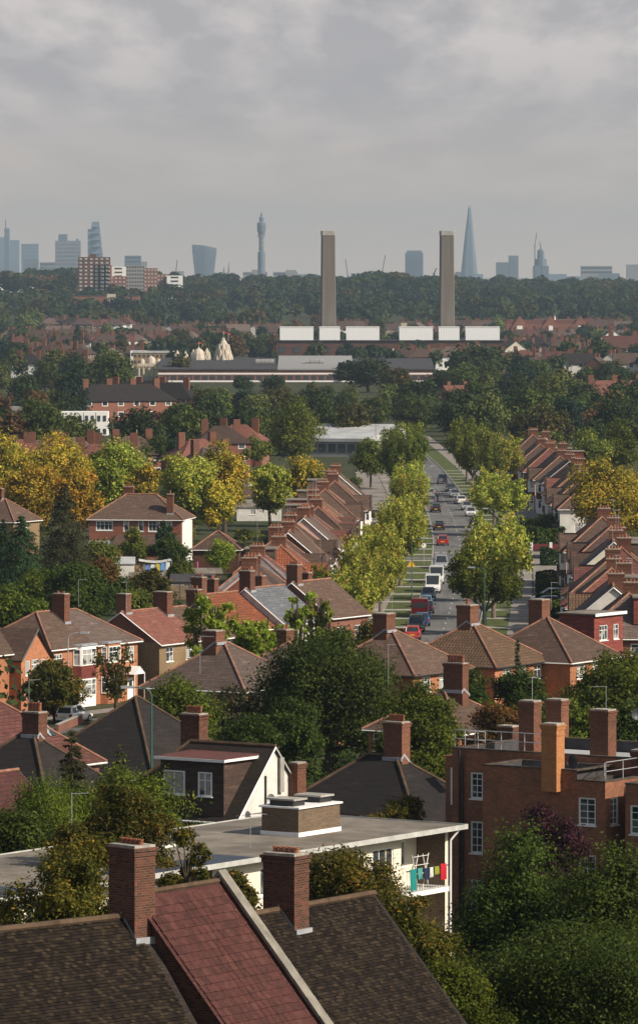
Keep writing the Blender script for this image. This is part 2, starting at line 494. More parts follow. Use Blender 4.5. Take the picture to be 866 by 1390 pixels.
def tree_meshes(seed, kind, h, r, nleaf, leaf, lmat, tmat, trunk=None, gap=1.0):
    rng = np.random.default_rng(seed)
    P = []; Dn = []; T = []
    paths = []
    th = trunk if trunk is not None else h * .22
    cz = (th + h) / 2; rz = (h - th) / 2
    tr = max(.09, h * .022)
    if kind in ('round', 'tall', 'loose', 'willow', 'bush'):
        nb = {'round': 30, 'tall': 28, 'loose': 36, 'willow': 24, 'bush': 16}[kind]
        br = {'round': .36, 'tall': .42, 'loose': .34, 'willow': .34, 'bush': .42}[kind]
        C = []
        tries = 0
        while len(C) < nb and tries < 4000:
            tries += 1
            d = unit(rng.normal(size=3)); k = rng.uniform(.25, .82) if kind != 'loose' else rng.uniform(.35, .95)
            p = np.array([d[0] * r * k, d[1] * r * k, cz + d[2] * rz * k * (1.0)])
            hh = (p[2] - th) / (h - th)
            wid = {'round': 1 - .35 * max(0, hh - .5) - .3 * max(0, .35 - hh), 'tall': 1 - .7 * max(0, hh - .45), 'loose': 1, 'willow': 1 - .5 * max(0, hh - .4), 'bush': 1 - .4 * hh}[kind]
            p[:2] *= wid
            if all(np.linalg.norm((p - q[0]) * [1, 1, r / max(rz, .1)]) > r * br * .62 for q in C):
                C.append((p, min(r, rz * 1.2) * br * rng.uniform(.6, 1.35)))
        if not C: C = [(np.array([0, 0, cz]), r)]
        # limbs
        fork = np.array([0, 0, th + (h - th) * .12])
        lean = rng.uniform(-.04, .04, 2) * h
        base = np.array([0, 0, -.3]); fork[:2] += lean
        paths.append(([base, base * .4 + fork * .6, fork], tr * 1.25, tr * .8, 9))
        for p, rb in C:
            mid = fork * .5 + p * .5 + rng.normal(size=3) * r * .06 + np.array([0, 0, -.05 * h])
            paths.append(([fork + (p - fork) * .0, mid, p], tr * .45, tr * .10, 5))
            for k in range(3):
                q = p + unit(rng.normal(size=3)) * rb * .8
                paths.append(([mid * .4 + p * .6, q], tr * .14, tr * .05, 4))
        w = np.array([rb ** 2 for _, rb in C]); w /= w.sum()
        cnt = (w * nleaf).astype(int)
        for (p, rb), c in zip(C, cnt):
            if c < 4: continue
            btint = rng.uniform(-.16, .16)
            ns = max(6, int(26 * gap))
            sd = unit(rng.normal(size=(ns, 3)) + np.array([0, 0, .25]))
            sr = rng.uniform(.55, 1.1, ns)
            sub = rng.integers(0, ns, c)
            st = rng.uniform(-.15, .15, ns)
            loc = rng.normal(size=(c, 3)) * .24
            q = sd[sub] * sr[sub, None] + loc
            pos = p + q * rb * np.array([1, 1, .9])
            if kind == 'willow':
                dr = rng.uniform(0, 1, c) ** 1.5 * rb * 1.3
                pos[:, 2] -= dr
            P.append(pos); Dn.append(unit(q)); T.append(.5 + btint + st[sub] + rng.normal(size=c) * .20)
    elif kind == 'street':          # old pollarded street tree: many rising feathery shoots off a knuckled fork
        nb = 15
        fork = np.array([0, 0, h * .26])
        paths.append(([np.array([0, 0, -.3]), fork * .6, fork], tr * 1.3, tr * .9, 9))
        knob = []
        for k in range(6):
            a = 2 * math.pi * k / 6 + rng.uniform(-.3, .3)
            kp = fork + np.array([math.cos(a) * r * .38, math.sin(a) * r * .38, h * rng.uniform(.13, .24)])
            paths.append(([fork, fork * .4 + kp * .6 + [0, 0, -.1], kp], tr * .6, tr * .42, 6)); knob.append(kp)
        tips = []
        for k in range(48):
            kp = knob[k % 6]
            a = math.atan2(kp[1], kp[0]) + rng.uniform(-.9, .9)
            out = rng.uniform(.05, 1) ** .8
            top = kp + np.array([math.cos(a) * r * .72 * out, math.sin(a) * r * .72 * out, (h * .64) * (1 - .62 * out * out) * rng.uniform(.45, 1.05)])
            top[2] = min(top[2], h)
            mid = kp * .5 + top * .5 + np.array([math.cos(a), math.sin(a), 0]) * r * .12
            paths.append(([kp, mid, top], tr * .17, tr * .03, 4))
            tips.append((kp, mid, top))
        per = nleaf // len(tips)
        for kp, mid, top in tips:
            ns = 12
            st = rng.uniform(-.2, .2, ns); bt = rng.uniform(-.16, .16)
            u = rng.uniform(.12, 1.04, ns)
            sc = np.where(u[:, None] < .5, kp + (mid - kp) * (u[:, None] * 2), mid + (top - mid) * (u[:, None] * 2 - 1))
            sc = sc + rng.normal(size=(ns, 3)) * r * .06
            sub = rng.integers(0, ns, per)
            loc = rng.normal(size=(per, 3)) * r * .055
            loc[:, 2] -= np.abs(rng.normal(size=per)) * r * .05
            P.append(sc[sub] + loc); Dn.append(unit(loc)); T.append(.5 + bt + st[sub] + rng.normal(size=per) * .24)
    elif kind == 'conifer':
        paths.append(([np.array([0, 0, -.3]), np.array([0, 0, h * .5]), np.array([0, 0, h * .97])], tr * 1.2, tr * .1, 7))
        nl = 26; ps = nleaf // (nl * 9)
        for i in range(nl):
            u = (i + .5) / nl
            z = th * .6 + (h - th * .6) * u
            R_ = r * (1 - u) ** .75 * rng.uniform(.8, 1.12) + .12
            for k in range(9):
                a = rng.uniform(0, 2 * math.pi)
                L = R_ * rng.uniform(.7, 1.12)
                tip = np.array([math.cos(a) * L, math.sin(a) * L, z - L * .28 + rng.uniform(-.1, .2)])
                paths.append(([np.array([0, 0, z]), tip], tr * .14 * (1.2 - u), tr * .04, 3))
                c = max(3, int(ps * (1.6 - 1.2 * u)))
                s = rng.uniform(.25, 1.05, c)
                pos = np.array([0, 0, z]) + (tip - [0, 0, z]) * s[:, None] + rng.normal(size=(c, 3)) * L * np.array([.13, .13, .07]) - np.array([0, 0, 1]) * (s[:, None] ** 2) * L * .1
                P.append(pos); Dn.append(np.tile(unit(tip - [0, 0, z]), (c, 1))); T.append(.45 + rng.uniform(-.15, .2) + .2 * (s - .5) + rng.normal(size=c) * .12)
    elif kind == 'sparse':          # lopped tree: bare rising limbs with thin tufts
        fork = np.array([0, 0, h * .25])
        paths.append(([np.array([0, 0, -.3]), fork], tr * 1.7, tr * 1.3, 9))
        per = nleaf // 60
        for k in range(9):
            a = 2 * math.pi * k / 9 + rng.uniform(-.3, .3); o = rng.uniform(.25, .95)
            mid = fork + np.array([math.cos(a) * r * .5 * o, math.sin(a) * r * .5 * o, h * .28])
            top = np.array([math.cos(a) * r * .75 * o, math.sin(a) * r * .75 * o, h * rng.uniform(.78, .97)])
            paths.append(([fork, mid, top], tr * .8, tr * .28, 6))
            for j in range(7):
                u = rng.uniform(.1, 1)
                s = (fork + (mid - fork) * u * 2) if u < .5 else (mid + (top - mid) * (u * 2 - 1))
                e = s + unit(rng.normal(size=3) + [math.cos(a) * .5, math.sin(a) * .5, .9]) * r * rng.uniform(.22, .45)
                paths.append(([s, e], tr * .16, tr * .05, 4))
                c = per
                t_ = rng.uniform(.2, 1.1, c)
                pos = s + (e - s) * t_[:, None] + rng.normal(size=(c, 3)) * r * .07
                P.append(pos); Dn.append(unit(rng.normal(size=(c, 3)))); T.append(.5 + rng.uniform(-.2, .25) + rng.normal(size=c) * .15)
    P = np.concatenate(P); Dn = np.concatenate(Dn); T = np.concatenate(T)
    n = len(P)
    asp = .28 if kind in ('conifer',) else (.32 if kind == 'willow' else .55)
    A, B = leaf_axes(rng, n, Dn, leaf, asp, droop=(.8 if kind == 'willow' else .1))
    return limb_mesh(paths, tmat), quads_mesh('crown', P, A, B, T, lmat)


_tree_cache = {}


def tree_proto(kind, seed, lmat, nleaf, leaf, tmat='bark', gap=1.0, rh=(4, 10), trunk=None):
    key = (kind, seed, lmat, nleaf, leaf, tmat, rh)
    if key not in _tree_cache:
        _tree_cache[key] = tree_meshes(seed, kind, rh[1], rh[0], nleaf, leaf, M[lmat], M[tmat], trunk, gap)
    return _tree_cache[key]


def plant_tree(name, x, y, h, r, meshes, rh, label, cat='tree', group=None, rz=None, z=None):
    root = empty(name, (x, y, gz(x, y) if z is None else z), random.uniform(0, 6.28) if rz is None else rz, label, cat, group)
    root.scale = (r / rh[0], r / rh[0], h / rh[1])
    link_mesh('trunk', meshes[0], root); link_mesh('crown', meshes[1], root)
    return root


def tree_at(px, ytop, wpx, D, kind, lmat, label, name='broadleaf_tree', nleaf=None, leaf=None, seed=None, tmat='bark', group=None, cat='tree', trunk=None, gap=1.0, unique=False):
    s = F / D
    x = wx(px, D); g = gz(x, D)
    h = wz(ytop, D) - g; r = wpx / 2 / s
    if seed is None: seed = int(px * 7 + D)
    if unique:
        if trunk is None and D < 430: trunk = h * .10
        if leaf is None: leaf = .074 * (D / 200) ** .8
        if nleaf is None:
            nleaf = int(min(75000, 3.4 * 4 * math.pi * ((r * r * 2 + r * h) / 3) / (leaf * leaf * 1.1)))
        ms = tree_meshes(seed, kind, h, r, nleaf, leaf, M[lmat], M[tmat], trunk, gap)
        root = empty(name, (x, D, g), 0, label, cat, group)
        link_mesh('trunk', ms[0], root); link_mesh('crown', ms[1], root)
        return root
    if leaf is None: leaf = .22 if D < 900 else .34
    if nleaf is None: nleaf = 15000 if D < 900 else 6000
    ms = tree_proto(kind, seed % 3, lmat, nleaf, leaf, tmat)
    return plant_tree(name, x, D, h, r, ms, (4, 10), label, cat, group)


def hedge(x0, y0, x1, y1, w, h, label, lmat='l_hedge', leaf=.13, name='hedge', cat='hedge', group=None, z=None, dens=1.0):
    """clipped hedge: a dark core of leaves with a leafy face"""
    L = math.hypot(x1 - x0, y1 - y0); rz = math.atan2(y1 - y0, x1 - x0)
    rng = np.random.default_rng(int(abs(x0 * 13 + y0 * 7)) % 99991)
    area = 2 * L * h + 2 * w * h + L * w
    n = int(min(9000, area / (leaf * leaf * 1.1) * 2.2 * dens))
    u = rng.uniform(-.5, .5, (n, 3)); ax = rng.integers(0, 3, n); sg = rng.choice([-.5, .5], n)
    wt = np.array([w * h * 2, L * h * 2, L * w]); wt /= wt.sum()
    ax = rng.choice(3, n, p=wt)
    sg = np.where(ax == 2, .5, sg)
    u[np.arange(n), ax] = sg * rng.uniform(.82, 1.03, n)
    d = np.zeros((n, 3)); d[np.arange(n), ax] = np.sign(sg)
    bump = 1 + .10 * np.sin(u[:, 0] * L * 1.7 + x0)
    P = np.stack([u[:, 0] * L, u[:, 1] * w * bump, (u[:, 2] + .5) * h * bump], 1)
    A, B = leaf_axes(rng, n, d, leaf, .6)
    tint = .5 + .18 * np.sin(P[:, 0] * 2.1 + 1) + rng.normal(size=n) * .16
    me = quads_mesh('hedge', P, A, B, tint, M[lmat])
    cx, cy = (x0 + x1) / 2, (y0 + y1) / 2
    o = link_mesh(name, me, None, (cx, cy, gz(cx, cy) if z is None else z), rz)
    return tag(o, label, cat, group)
# ------------------------------------------------------------------ building pieces
def wall_panel(mb, p0, p1, z0, z1, holes=(), depth=.12, mi=0, top=None):
    """wall from p0 to p1 (outside on the right hand), with recessed openings (u0,u1,v0,v1)"""
    p0 = Vector((*p0, 0)); p1 = Vector((*p1, 0))
    d = (p1 - p0); L = d.length; d.normalize()
    n = Vector((d.y, -d.x, 0))
    us = sorted({0, L, *[h[0] for h in holes], *[h[1] for h in holes]})
    zs = sorted({z0, z1, *[h[2] for h in holes], *[h[3] for h in holes]})
    P = lambda u, z, o=0: p0 + d * u + Vector((0, 0, z)) - n * o
    for i in range(len(us) - 1):
        for j in range(len(zs) - 1):
            uc = (us[i] + us[i + 1]) / 2; zc = (zs[j] + zs[j + 1]) / 2
            if any(h[0] < uc < h[1] and h[2] < zc < h[3] for h in holes): continue
            mb.face([P(us[i], zs[j]), P(us[i + 1], zs[j]), P(us[i + 1], zs[j + 1]), P(us[i], zs[j + 1])], mi)
    for a, b, c, e in holes:
        mb.face([P(a, c), P(b, c), P(b, c, depth), P(a, c, depth)][::-1], mi)
        mb.face([P(a, e), P(b, e), P(b, e, depth), P(a, e, depth)], mi)
        mb.face([P(a, c), P(a, e), P(a, e, depth), P(a, c, depth)], mi)
        mb.face([P(b, c), P(b, e), P(b, e, depth), P(b, c, depth)][::-1], mi)


def win(parent, p0, p1, u0, u1, z0, z1, nx=2, nz=2, depth=.10, bar=.045, fr=.07, sill=True, mat='white', gm='glass', name='window', sub=True, proud=False):
    p0 = Vector((*p0, 0)); p1 = Vector((*p1, 0)); d = (p1 - p0).normalized(); n = Vector((d.y, -d.x, 0))
    o = -(depth) if not proud else .0
    T = Matrix(((d.x, -n.x, 0, p0.x + n.x * o), (d.y, -n.y, 0, p0.y + n.y * o), (0, 0, 1, 0), (0, 0, 0, 1)))   # local x along wall, y inwards
    mb = MB()
    f = fr
    ft = .06 if not proud else .07
    mb.box(u0, u1, -ft, .0, z0, z0 + f, T=T); mb.box(u0, u1, -ft, 0, z1 - f, z1, T=T)
    mb.box(u0, u0 + f, -ft, 0, z0 + f, z1 - f, T=T); mb.box(u1 - f, u1, -ft, 0, z0 + f, z1 - f, T=T)
    for i in range(1, nx):
        u = u0 + (u1 - u0) * i / nx
        mb.box(u - bar / 2, u + bar / 2, -ft + .01, 0, z0 + f, z1 - f, T=T)
    for j in range(1, nz):
        z = z0 + (z1 - z0) * j / nz if nz != 2 else z0 + (z1 - z0) * .66
        mb.box(u0 + f, u1 - f, -ft + .015, 0, z - bar / 2, z + bar / 2, T=T)
    if sill: mb.box(u0 - .06, u1 + .06, -depth - .06 if not proud else -.14, -.001, z0 - .07, z0 - .002, T=T)
    w = mb.build(name, M[mat], parent)
    if sub:
        g = MB(); g.face([T @ Vector(q) for q in ((u0 + f * .5, -.015, z0 + f * .5), (u1 - f * .5, -.015, z0 + f * .5), (u1 - f * .5, -.015, z1 - f * .5), (u0 + f * .5, -.015, z1 - f * .5))])
        g.build('pane', M[gm], w)
    return w


def roof_mesh(L, W, eave, pitch, ends, over=.35, th=.11):
    """returns MB, ridge lines"""
    k = math.tan(pitch)
    Y = W / 2 + over; ze = eave - over * k
    xo = [over if e == 'hip' else (.18 if e == 'gable' else 0) for e in ends]
    X0 = -(L / 2 + xo[0]); X1 = L / 2 + xo[1]
    zr = ze + Y * k
    r0 = X0 + (Y if ends[0] == 'hip' else 0); r1 = X1 - (Y if ends[1] == 'hip' else 0)
    if r0 > r1:
        m = (r0 + r1) / 2
        if ends[0] == 'hip' and ends[1] == 'hip': r0 = r1 = m
        elif ends[0] == 'hip': r0 = r1
        else: r1 = r0
    A, B, C, D = Vector((X0, -Y, ze)), Vector((X1, -Y, ze)), Vector((X1, Y, ze)), Vector((X0, Y, ze))
    P, Q = Vector((r0, 0, zr)), Vector((r1, 0, zr))
    mb = MB()
    t = Vector((0, 0, -th))
    if (P - Q).length < 1e-3:
        fs = [[A, B, P], [C, D, P]]
    else:
        fs = [[A, B, Q, P], [C, D, P, Q]]
    if ends[1] == 'hip': fs.append([B, C, Q])
    if ends[0] == 'hip': fs.append([D, A, P])
    for f in fs:
        mb.face(f); mb.face([p + t for p in reversed(f)])
    rim = [A, B] + ([] if ends[1] == 'hip' else [Q]) + [C, D] + ([] if ends[0] == 'hip' else [P])
    for i in range(len(rim)):
        a, b = rim[i], rim[(i + 1) % len(rim)]
        mb.face([a + t, b + t, b, a])
    lines = []
    if (P - Q).length > .05: lines.append((P, Q))
    if ends[0] == 'hip': lines += [(A, P), (D, P)]
    if ends[1] == 'hip': lines += [(B, Q), (C, Q)]
    verge = []
    if ends[0] == 'gable': verge += [(A, P), (D, P)]
    if ends[1] == 'gable': verge += [(B, Q), (C, Q)]
    return mb, lines, (A, B, C, D, P, Q), verge


def chimney(parent, u, v, w, d, zb, zt, pots=3, mat='brick_chim', potr=.11, poth=.35, flash=True, band=True, rows=1, capm='mortar', slope=None):
    mb = MB()
    mb.box(u - w / 2, u + w / 2, v - d / 2, v + d / 2, zb, zt - .30, 0)
    if band: mb.box(u - w / 2 - .04, u + w / 2 + .04, v - d / 2 - .04, v + d / 2 + .04, zt - .30, zt - .15, 0)
    else: mb.box(u - w / 2, u + w / 2, v - d / 2, v + d / 2, zt - .30, zt - .15, 0)
    mb.box(u - w / 2 - .08, u + w / 2 + .08, v - d / 2 - .08, v + d / 2 + .08, zt - .15, zt - .05, 0)
    mb.box(u - w / 2 - .025, u + w / 2 + .025, v - d / 2 - .025, v + d / 2 + .025, zt - .62, zt - .54, 0)
    # flaunching
    mb.prism([(u - w / 2, v - d / 2), (u + w / 2, v - d / 2), (u + w / 2, v + d / 2), (u - w / 2, v + d / 2)], zt - .05, zt + .03, 1)
    c = mb.build('chimney', [M[mat], M[capm]], parent)
    if flash and slope is not None:
        e_, hw_, k_ = slope; zf = lambda y: e_ + (hw_ - abs(y)) * k_ + .012
        f = MB(); ys = sorted({v - d / 2 - .03, v + d / 2 + .03} | ({0.0} if abs(v) < d / 2 else set()))
        for sx in (-1, 1):
            x = u + sx * (w / 2 + .015)
            lo = [(x, y, zf(y)) for y in ys]; hi = [(x, y, zf(y) + .16) for y in reversed(ys)]
            f.face(lo + hi if sx > 0 else (lo + hi)[::-1])
        for sy in (-1, 1):
            y = v + sy * (d / 2 + .02); z = zf(y + sy * .1)
            if sy * v > -d / 2 or abs(v) < d / 2: f.box(u - w / 2 - .03, u + w / 2 + .03, min(y, y + sy * .10), max(y, y + sy * .10), z - .03, z + .20)
        f.build('flashing', M['lead'], c)
    n = pots
    if n: potr = min(potr, .44 * (max(w, d) - .2) / n)
    for r_ in range(rows):
        vy = v + (r_ - (rows - 1) / 2) * d * .5
        for i in range(n):
            if w >= d or rows > 1: px, py = u + (i - (n - 1) / 2) * (w - .2) / max(n, 1), vy
            else: px, py = u, v + (i - (n - 1) / 2) * (d - .2) / max(n, 1)
            p = MB(); p.lathe([(potr, zt - .0), (potr * .85, zt + poth * .75), (potr * 1.1, zt + poth * .78), (potr * 1.1, zt + poth), (potr * .8, zt + poth), (potr * .75, zt + poth * .6)], 8, (px, py))
            p.build('chimney_pot', M['pot'], c, smooth=False)
    return c


def house(label, x, y, rot, L, W, eave, pitch=R(40), ends=('hip', 'hip'), wall='brick_orange', roof='roof_brown',
          wins=(), chims=(), group=None, name='house', cat='house', z=None, over=.35, gutter='white', ridge='ridge', detail=True, ridge_r=.11, gable_wall=None, fr=.07):
    g = gz(x, y) if z is None else z
    root = empty(name, (x, y, g), rot, label, cat, group)
    rm, lines, (A, B, C, D, P, Q), verge = roof_mesh(L, W, eave, pitch, ends, over)
    corners = [(-L / 2, -W / 2), (L / 2, -W / 2), (L / 2, W / 2), (-L / 2, W / 2)]
    sides = {'f': (corners[0], corners[1]), 'r': (corners[1], corners[2]), 'b': (corners[2], corners[3]), 'l': (corners[3], corners[0])}
    wb = MB()
    wz1 = eave - .02
    for key, (p0, p1) in sides.items():
        LL = math.dist(p0, p1); hs = []
        for wn in wins:
            if wn[0] == key:
                u, zc, w_, h_ = wn[1:5]; u += LL / 2
                hs.append((u - w_ / 2, u + w_ / 2, zc - h_ / 2, zc + h_ / 2))
        wall_panel(wb, p0, p1, -1.2, wz1, hs, mi=0)
        if (key == 'l' and ends[0] != 'hip') or (key == 'r' and ends[1] != 'hip'):
            m = ((p0[0] + p1[0]) / 2, (p0[1] + p1[1]) / 2)
            wb.face([(*p0, wz1), (*p1, wz1), (*m, wz1 + W / 2 * math.tan(pitch) - .03)], 1 if gable_wall else 0)
    wb.build('wall', [M[wall], M[gable_wall or wall]], root)
    ro = rm.build('roof', M[roof], root)
    if lines:
        rb = MB()
        for a, b in lines: rb.tube(a + Vector((0, 0, .01)), b + Vector((0, 0, .01)), ridge_r, n=6)
        rb.build('ridge_tiles', M[ridge], ro)
    if verge and gutter:
        vb = MB()
        for a, b in verge: vb.tube(a + Vector((0, 0, -.07)), b + Vector((0, 0, -.07)), .055, n=4)
        vb.build('bargeboard', M['white' if gutter == 'white' else 'black'], ro)
    if gutter:
        gb = MB()
        o = .05
        for a, b, c in ((A, B, 1), (C, D, 1), (B, C, ends[1] == 'hip'), (D, A, ends[0] == 'hip')):
            if c: gb.tube(a + Vector((0, 0, -.08)), b + Vector((0, 0, -.08)), .06, n=5)
        gb.build('gutter', M[gutter], ro)
    for wn in wins:
        p0, p1 = sides[wn[0]]; LL = math.dist(p0, p1)
        u, zc, w_, h_ = wn[1:5]; nx, nz = (wn[5], wn[6]) if len(wn) > 6 else (2, 2)
        u += LL / 2
        win(root, p0, p1, u - w_ / 2, u + w_ / 2, zc - h_ / 2, zc + h_ / 2, nx, nz, sub=detail, fr=fr)
    k = math.tan(pitch)
    for ch in chims:
        u, v, w_, d_, zt, pots = ch[:6]
        kw = ch[6] if len(ch) > 6 else {}
        zr = eave + (W / 2 - min(W / 2, abs(v))) * k
        chimney(root, u, v, w_, d_, max(0, zr - 1.2), zt, pots, slope=(eave, W / 2, k), **kw)
    root['_h'] = 0
    del root['_h']
    return root


def bay(parent, u, W, width, depth, z0, z1, wallm='render', band=None, roofm='roof_brown', storeys=2, top='gable', tim=True, name='bay_window', gable_h=None, fr=.08):
    """projecting two-storey bay on the front (-y) wall, centred at u; local frame of the house"""
    y0 = -W / 2; y1 = y0 - depth
    mb = MB()
    a, b = u - width / 2, u + width / 2
    ca = .45 * depth
    poly = [(a, y0), (a + ca, y1), (b - ca, y1), (b, y0)]
    n = len(poly)
    for i in range(n - 1):
        wall_panel(mb, poly[i], poly[i + 1], z0, z1, [], mi=0)
    mb.face([(x, y, z1) for x, y in reversed(poly)][::-1])
    by = mb.build(name, M[wallm], parent)
    hs = (z1 - z0) / storeys
    for s in range(storeys):
        zz0 = z0 + s * hs + .95; zz1 = z0 + (s + 1) * hs - .25
        for i in range(n - 1):
            LL = math.dist(poly[i], poly[i + 1])
            if LL < .5: continue
            win(by, poly[i], poly[i + 1], .06, LL - .06, zz0, zz1, 3 if LL > 1.4 else 1, 2, proud=True, sill=False, fr=fr, bar=.06, sub=False, name='window')
            # glazing set behind the frame
            q = MB(); p0 = Vector((*poly[i], 0)); d = (Vector((*poly[i + 1], 0)) - p0).normalized(); nn = Vector((d.y, -d.x, 0)) * .02
            q.face([p0 + nn + d * .1 + Vector((0, 0, zz0 + .04)), p0 + nn + d * (LL - .1) + Vector((0, 0, zz0 + .04)), p0 + nn + d * (LL - .1) + Vector((0, 0, zz1 - .04)), p0 + nn + d * .1 + Vector((0, 0, zz1 - .04))])
            q.build('pane', M['glass'], by)
    if band:
        bb = MB()
        for i in range(n - 1):
            p0 = Vector((*poly[i], 0)); d = (Vector((*poly[i + 1], 0)) - p0); LL = d.length; d.normalize(); nn = Vector((d.y, -d.x, 0)) * .03
            bb.face([p0 + nn + Vector((0, 0, z0 + hs - .2)), p0 + nn + d * LL + Vector((0, 0, z0 + hs - .2)), p0 + nn + d * LL + Vector((0, 0, z0 + hs + .93)), p0 + nn + Vector((0, 0, z0 + hs + .93))])
        bb.build('hung_tiles', M[band], by)
    if top == 'gable':
        gh = gable_h or width * .55
        rb = MB(); o = .25
        ax, bx = a - o, b + o; yf = y1 - .2; yb = y0 + 3.2
        zt = z1 + gh; t = .1
        sl = gh / (width / 2)
        ze = z1 - o * sl
        for sgn, xe in ((-1, ax), (1, bx)):
            q = [Vector((xe, yf, ze)), Vector((u, yf, zt)), Vector((u, yb, zt)), Vector((xe, yb, ze))]
            if sgn > 0: q = q[::-1]
            rb.face(q[::-1]); rb.face([p - Vector((0, 0, t)) for p in q])
        rb.face([(ax, yf, ze - t), (u, yf, zt - t), (u, yf, zt), (ax, yf, ze)][::-1])
        rb.face([(bx, yf, ze - t), (u, yf, zt - t), (u, yf, zt), (bx, yf, ze)])
        r = rb.build('bay_roof', M[roofm], parent)
        gb = MB(); gb.face([(a, y1, z1), (b, y1, z1), (u, y1, z1 + gh - .05)])
        gb.face([(a, y0, z1 - .01), (a, y1, z1 - .01), (a, y1, z1), (a, y0, z1)])
        gw = gb.build('gable', M['white' if tim else wallm], parent)
        if tim:
            tb = MB(); yy = y1 - .04
            for k in range(-2, 3):
                xx = u + k * width / 6
                hh = gh * (1 - abs(k * width / 6) / (width / 2)) - .12
                if hh > .2: tb.box(xx - .06, xx + .06, yy, y1 - .003, z1 + .1, z1 + hh)
            tb.box(a, b, yy - .01, y1 - .003, z1 - .08, z1 + .1)
            for sx in (-1, 1):
                p0 = Vector((u + sx * width / 2, y1 - .06, z1)); p1 = Vector((u, y1 - .06, z1 + gh))
                tb.tube(p0, p1, .09, n=4)
            tb.build('timbering', M['timber'], gw)
    elif top == 'hip':
        rb = MB(); o = .2; rise = .9
        base = [(a - o, y0), (a + ca - o * .6, y1 - o), (b - ca + o * .6, y1 - o), (b + o, y0)]
        apex0 = (u - width * .22, y0 + .02, z1 + rise); apex1 = (u + width * .22, y0 + .02, z1 + rise)
        B3 = [(x_, y_, z1) for x_, y_ in base]
        rb.face([B3[0], B3[1], apex0]); rb.face([B3[1], B3[2], apex1, apex0]); rb.face([B3[2], B3[3], apex1]); rb.face(B3[::-1])
        rb.build('bay_roof', M[roofm], parent)
    else:
        rb = MB(); rb.prism([(a - .12, y0), (a + ca - .08, y1 - .12), (b - ca + .08, y1 - .12), (b + .12, y0)], z1 + .002, z1 + .16)
        rb.build('bay_roof', M['lead'], parent)
    return by


def door_part(parent, u, W, z0=0, w=.95, h=2.05, mat='timber', porch=None):
    mb = MB(); y = -W / 2
    mb.box(u - w / 2, u + w / 2, y - .05, y - .002, z0, z0 + h)
    d = mb.build('door', M[mat], parent)
    q = MB(); q.box(u - w / 2 + .2, u + w / 2 - .2, y - .07, y - .052, z0 + 1.2, z0 + 1.8); q.build('pane', M['glass_dark'], d)
    if porch:
        pb = MB(); pw = w / 2 + .45
        a, b = u - pw, u + pw; yf = y - 1.1; z1 = z0 + 2.4; zt = z1 + .7
        for q in ([(a, yf, z1), (u, yf, zt), (u, y, zt), (a, y, z1)][::-1], [(b, yf, z1), (u, yf, zt), (u, y, zt), (b, y, z1)]): pb.face(q)
        pb.face([(a, yf + .05, z1), (b, yf + .05, z1), (u, yf + .05, zt - .02)])
        for xx in (a + .05, b - .13): pb.box(xx, xx + .08, yf + .05, yf + .13, z0, z1)
        pb.build('porch', M[porch], parent)


def lay_tiles(roof, L0, L1, W, eave, pitch, tw, th_, mats, seed=1, over=.3, corr=0):
    """individually laid tiles on the front (-y) slope, with the slips and sag of an old roof"""
    rg = random.Random(seed); k = math.tan(pitch); Y = W / 2 + over; c, s_ = math.cos(pitch), math.sin(pitch)
    slope = Y / c; n = int(slope / th_); mb = MB()
    nx = int((L1 - L0) / tw)
    for j in range(n):
        for i in range(nx):
            u0 = L0 + i * tw + (tw / 2 if j % 2 and not corr else 0); u1 = min(u0 + tw * .97, L1)
            a = j * th_ - .02 + rg.uniform(-.006, .006); b = a + th_ * 1.15
            sag = .012 * math.sin(u0 * .9 + 1) * math.sin(j * .18) + .008 * math.sin(u0 * 2.3)
            o0 = .045 + sag + rg.uniform(0, .010); o1 = .020 + sag
            sk = rg.uniform(-.006, .006); m = rg.choice((0, 0, 1, 1, 1, 2))
            P = lambda u, t, o: (u, -Y + t * c - o * s_, eave - over * k + t * s_ + o * c)
            if corr:
                for q in range(4):
                    ua = u0 + (u1 - u0) * q / 4; ub = u0 + (u1 - u0) * (q + 1) / 4; ha = (.0, .018, .0, .018, 0)[q]; hb = (.0, .018, .0, .018, 0)[q + 1]
                    mb.face([P(ua, a, o0 + ha), P(ub, a, o0 + hb), P(ub, b, o1 + hb), P(ua, b, o1 + ha)], m)
                    mb.face([P(ua, a, 0), P(ub, a, 0), P(ub, a, o0 + hb), P(ua, a, o0 + ha)], m)
            else:
                mb.face([P(u0, a, o0), P(u1, a + sk, o0), P(u1, b, o1), P(u0, b, o1)], m)
                mb.face([P(u0, a, 0), P(u1, a + sk, 0), P(u1, a + sk, o0), P(u0, a, o0)], m)
    mb.build('tiles', [M[q] for q in mats], roof)


def aerial(x, y, z, h, label, rot=0, lean=0, dish=False):
    o = None
    mb = MB(); mb.tube((0, 0, 0), (lean, 0, h), .014, n=5)
    mb.tube((lean, 0, h - .05), (lean + .8, 0, h - .05), .009, n=4)
    for i in range(7):
        mb.tube((lean + .08 + i * .11, -.28 + i * .02, h - .05), (lean + .08 + i * .11, .28 - i * .02, h - .05), .006, n=3)
    o = mb.build('tv_aerial', M['metal'], None, (x, y, z), rot)
    return tag(o, label, 'aerial')


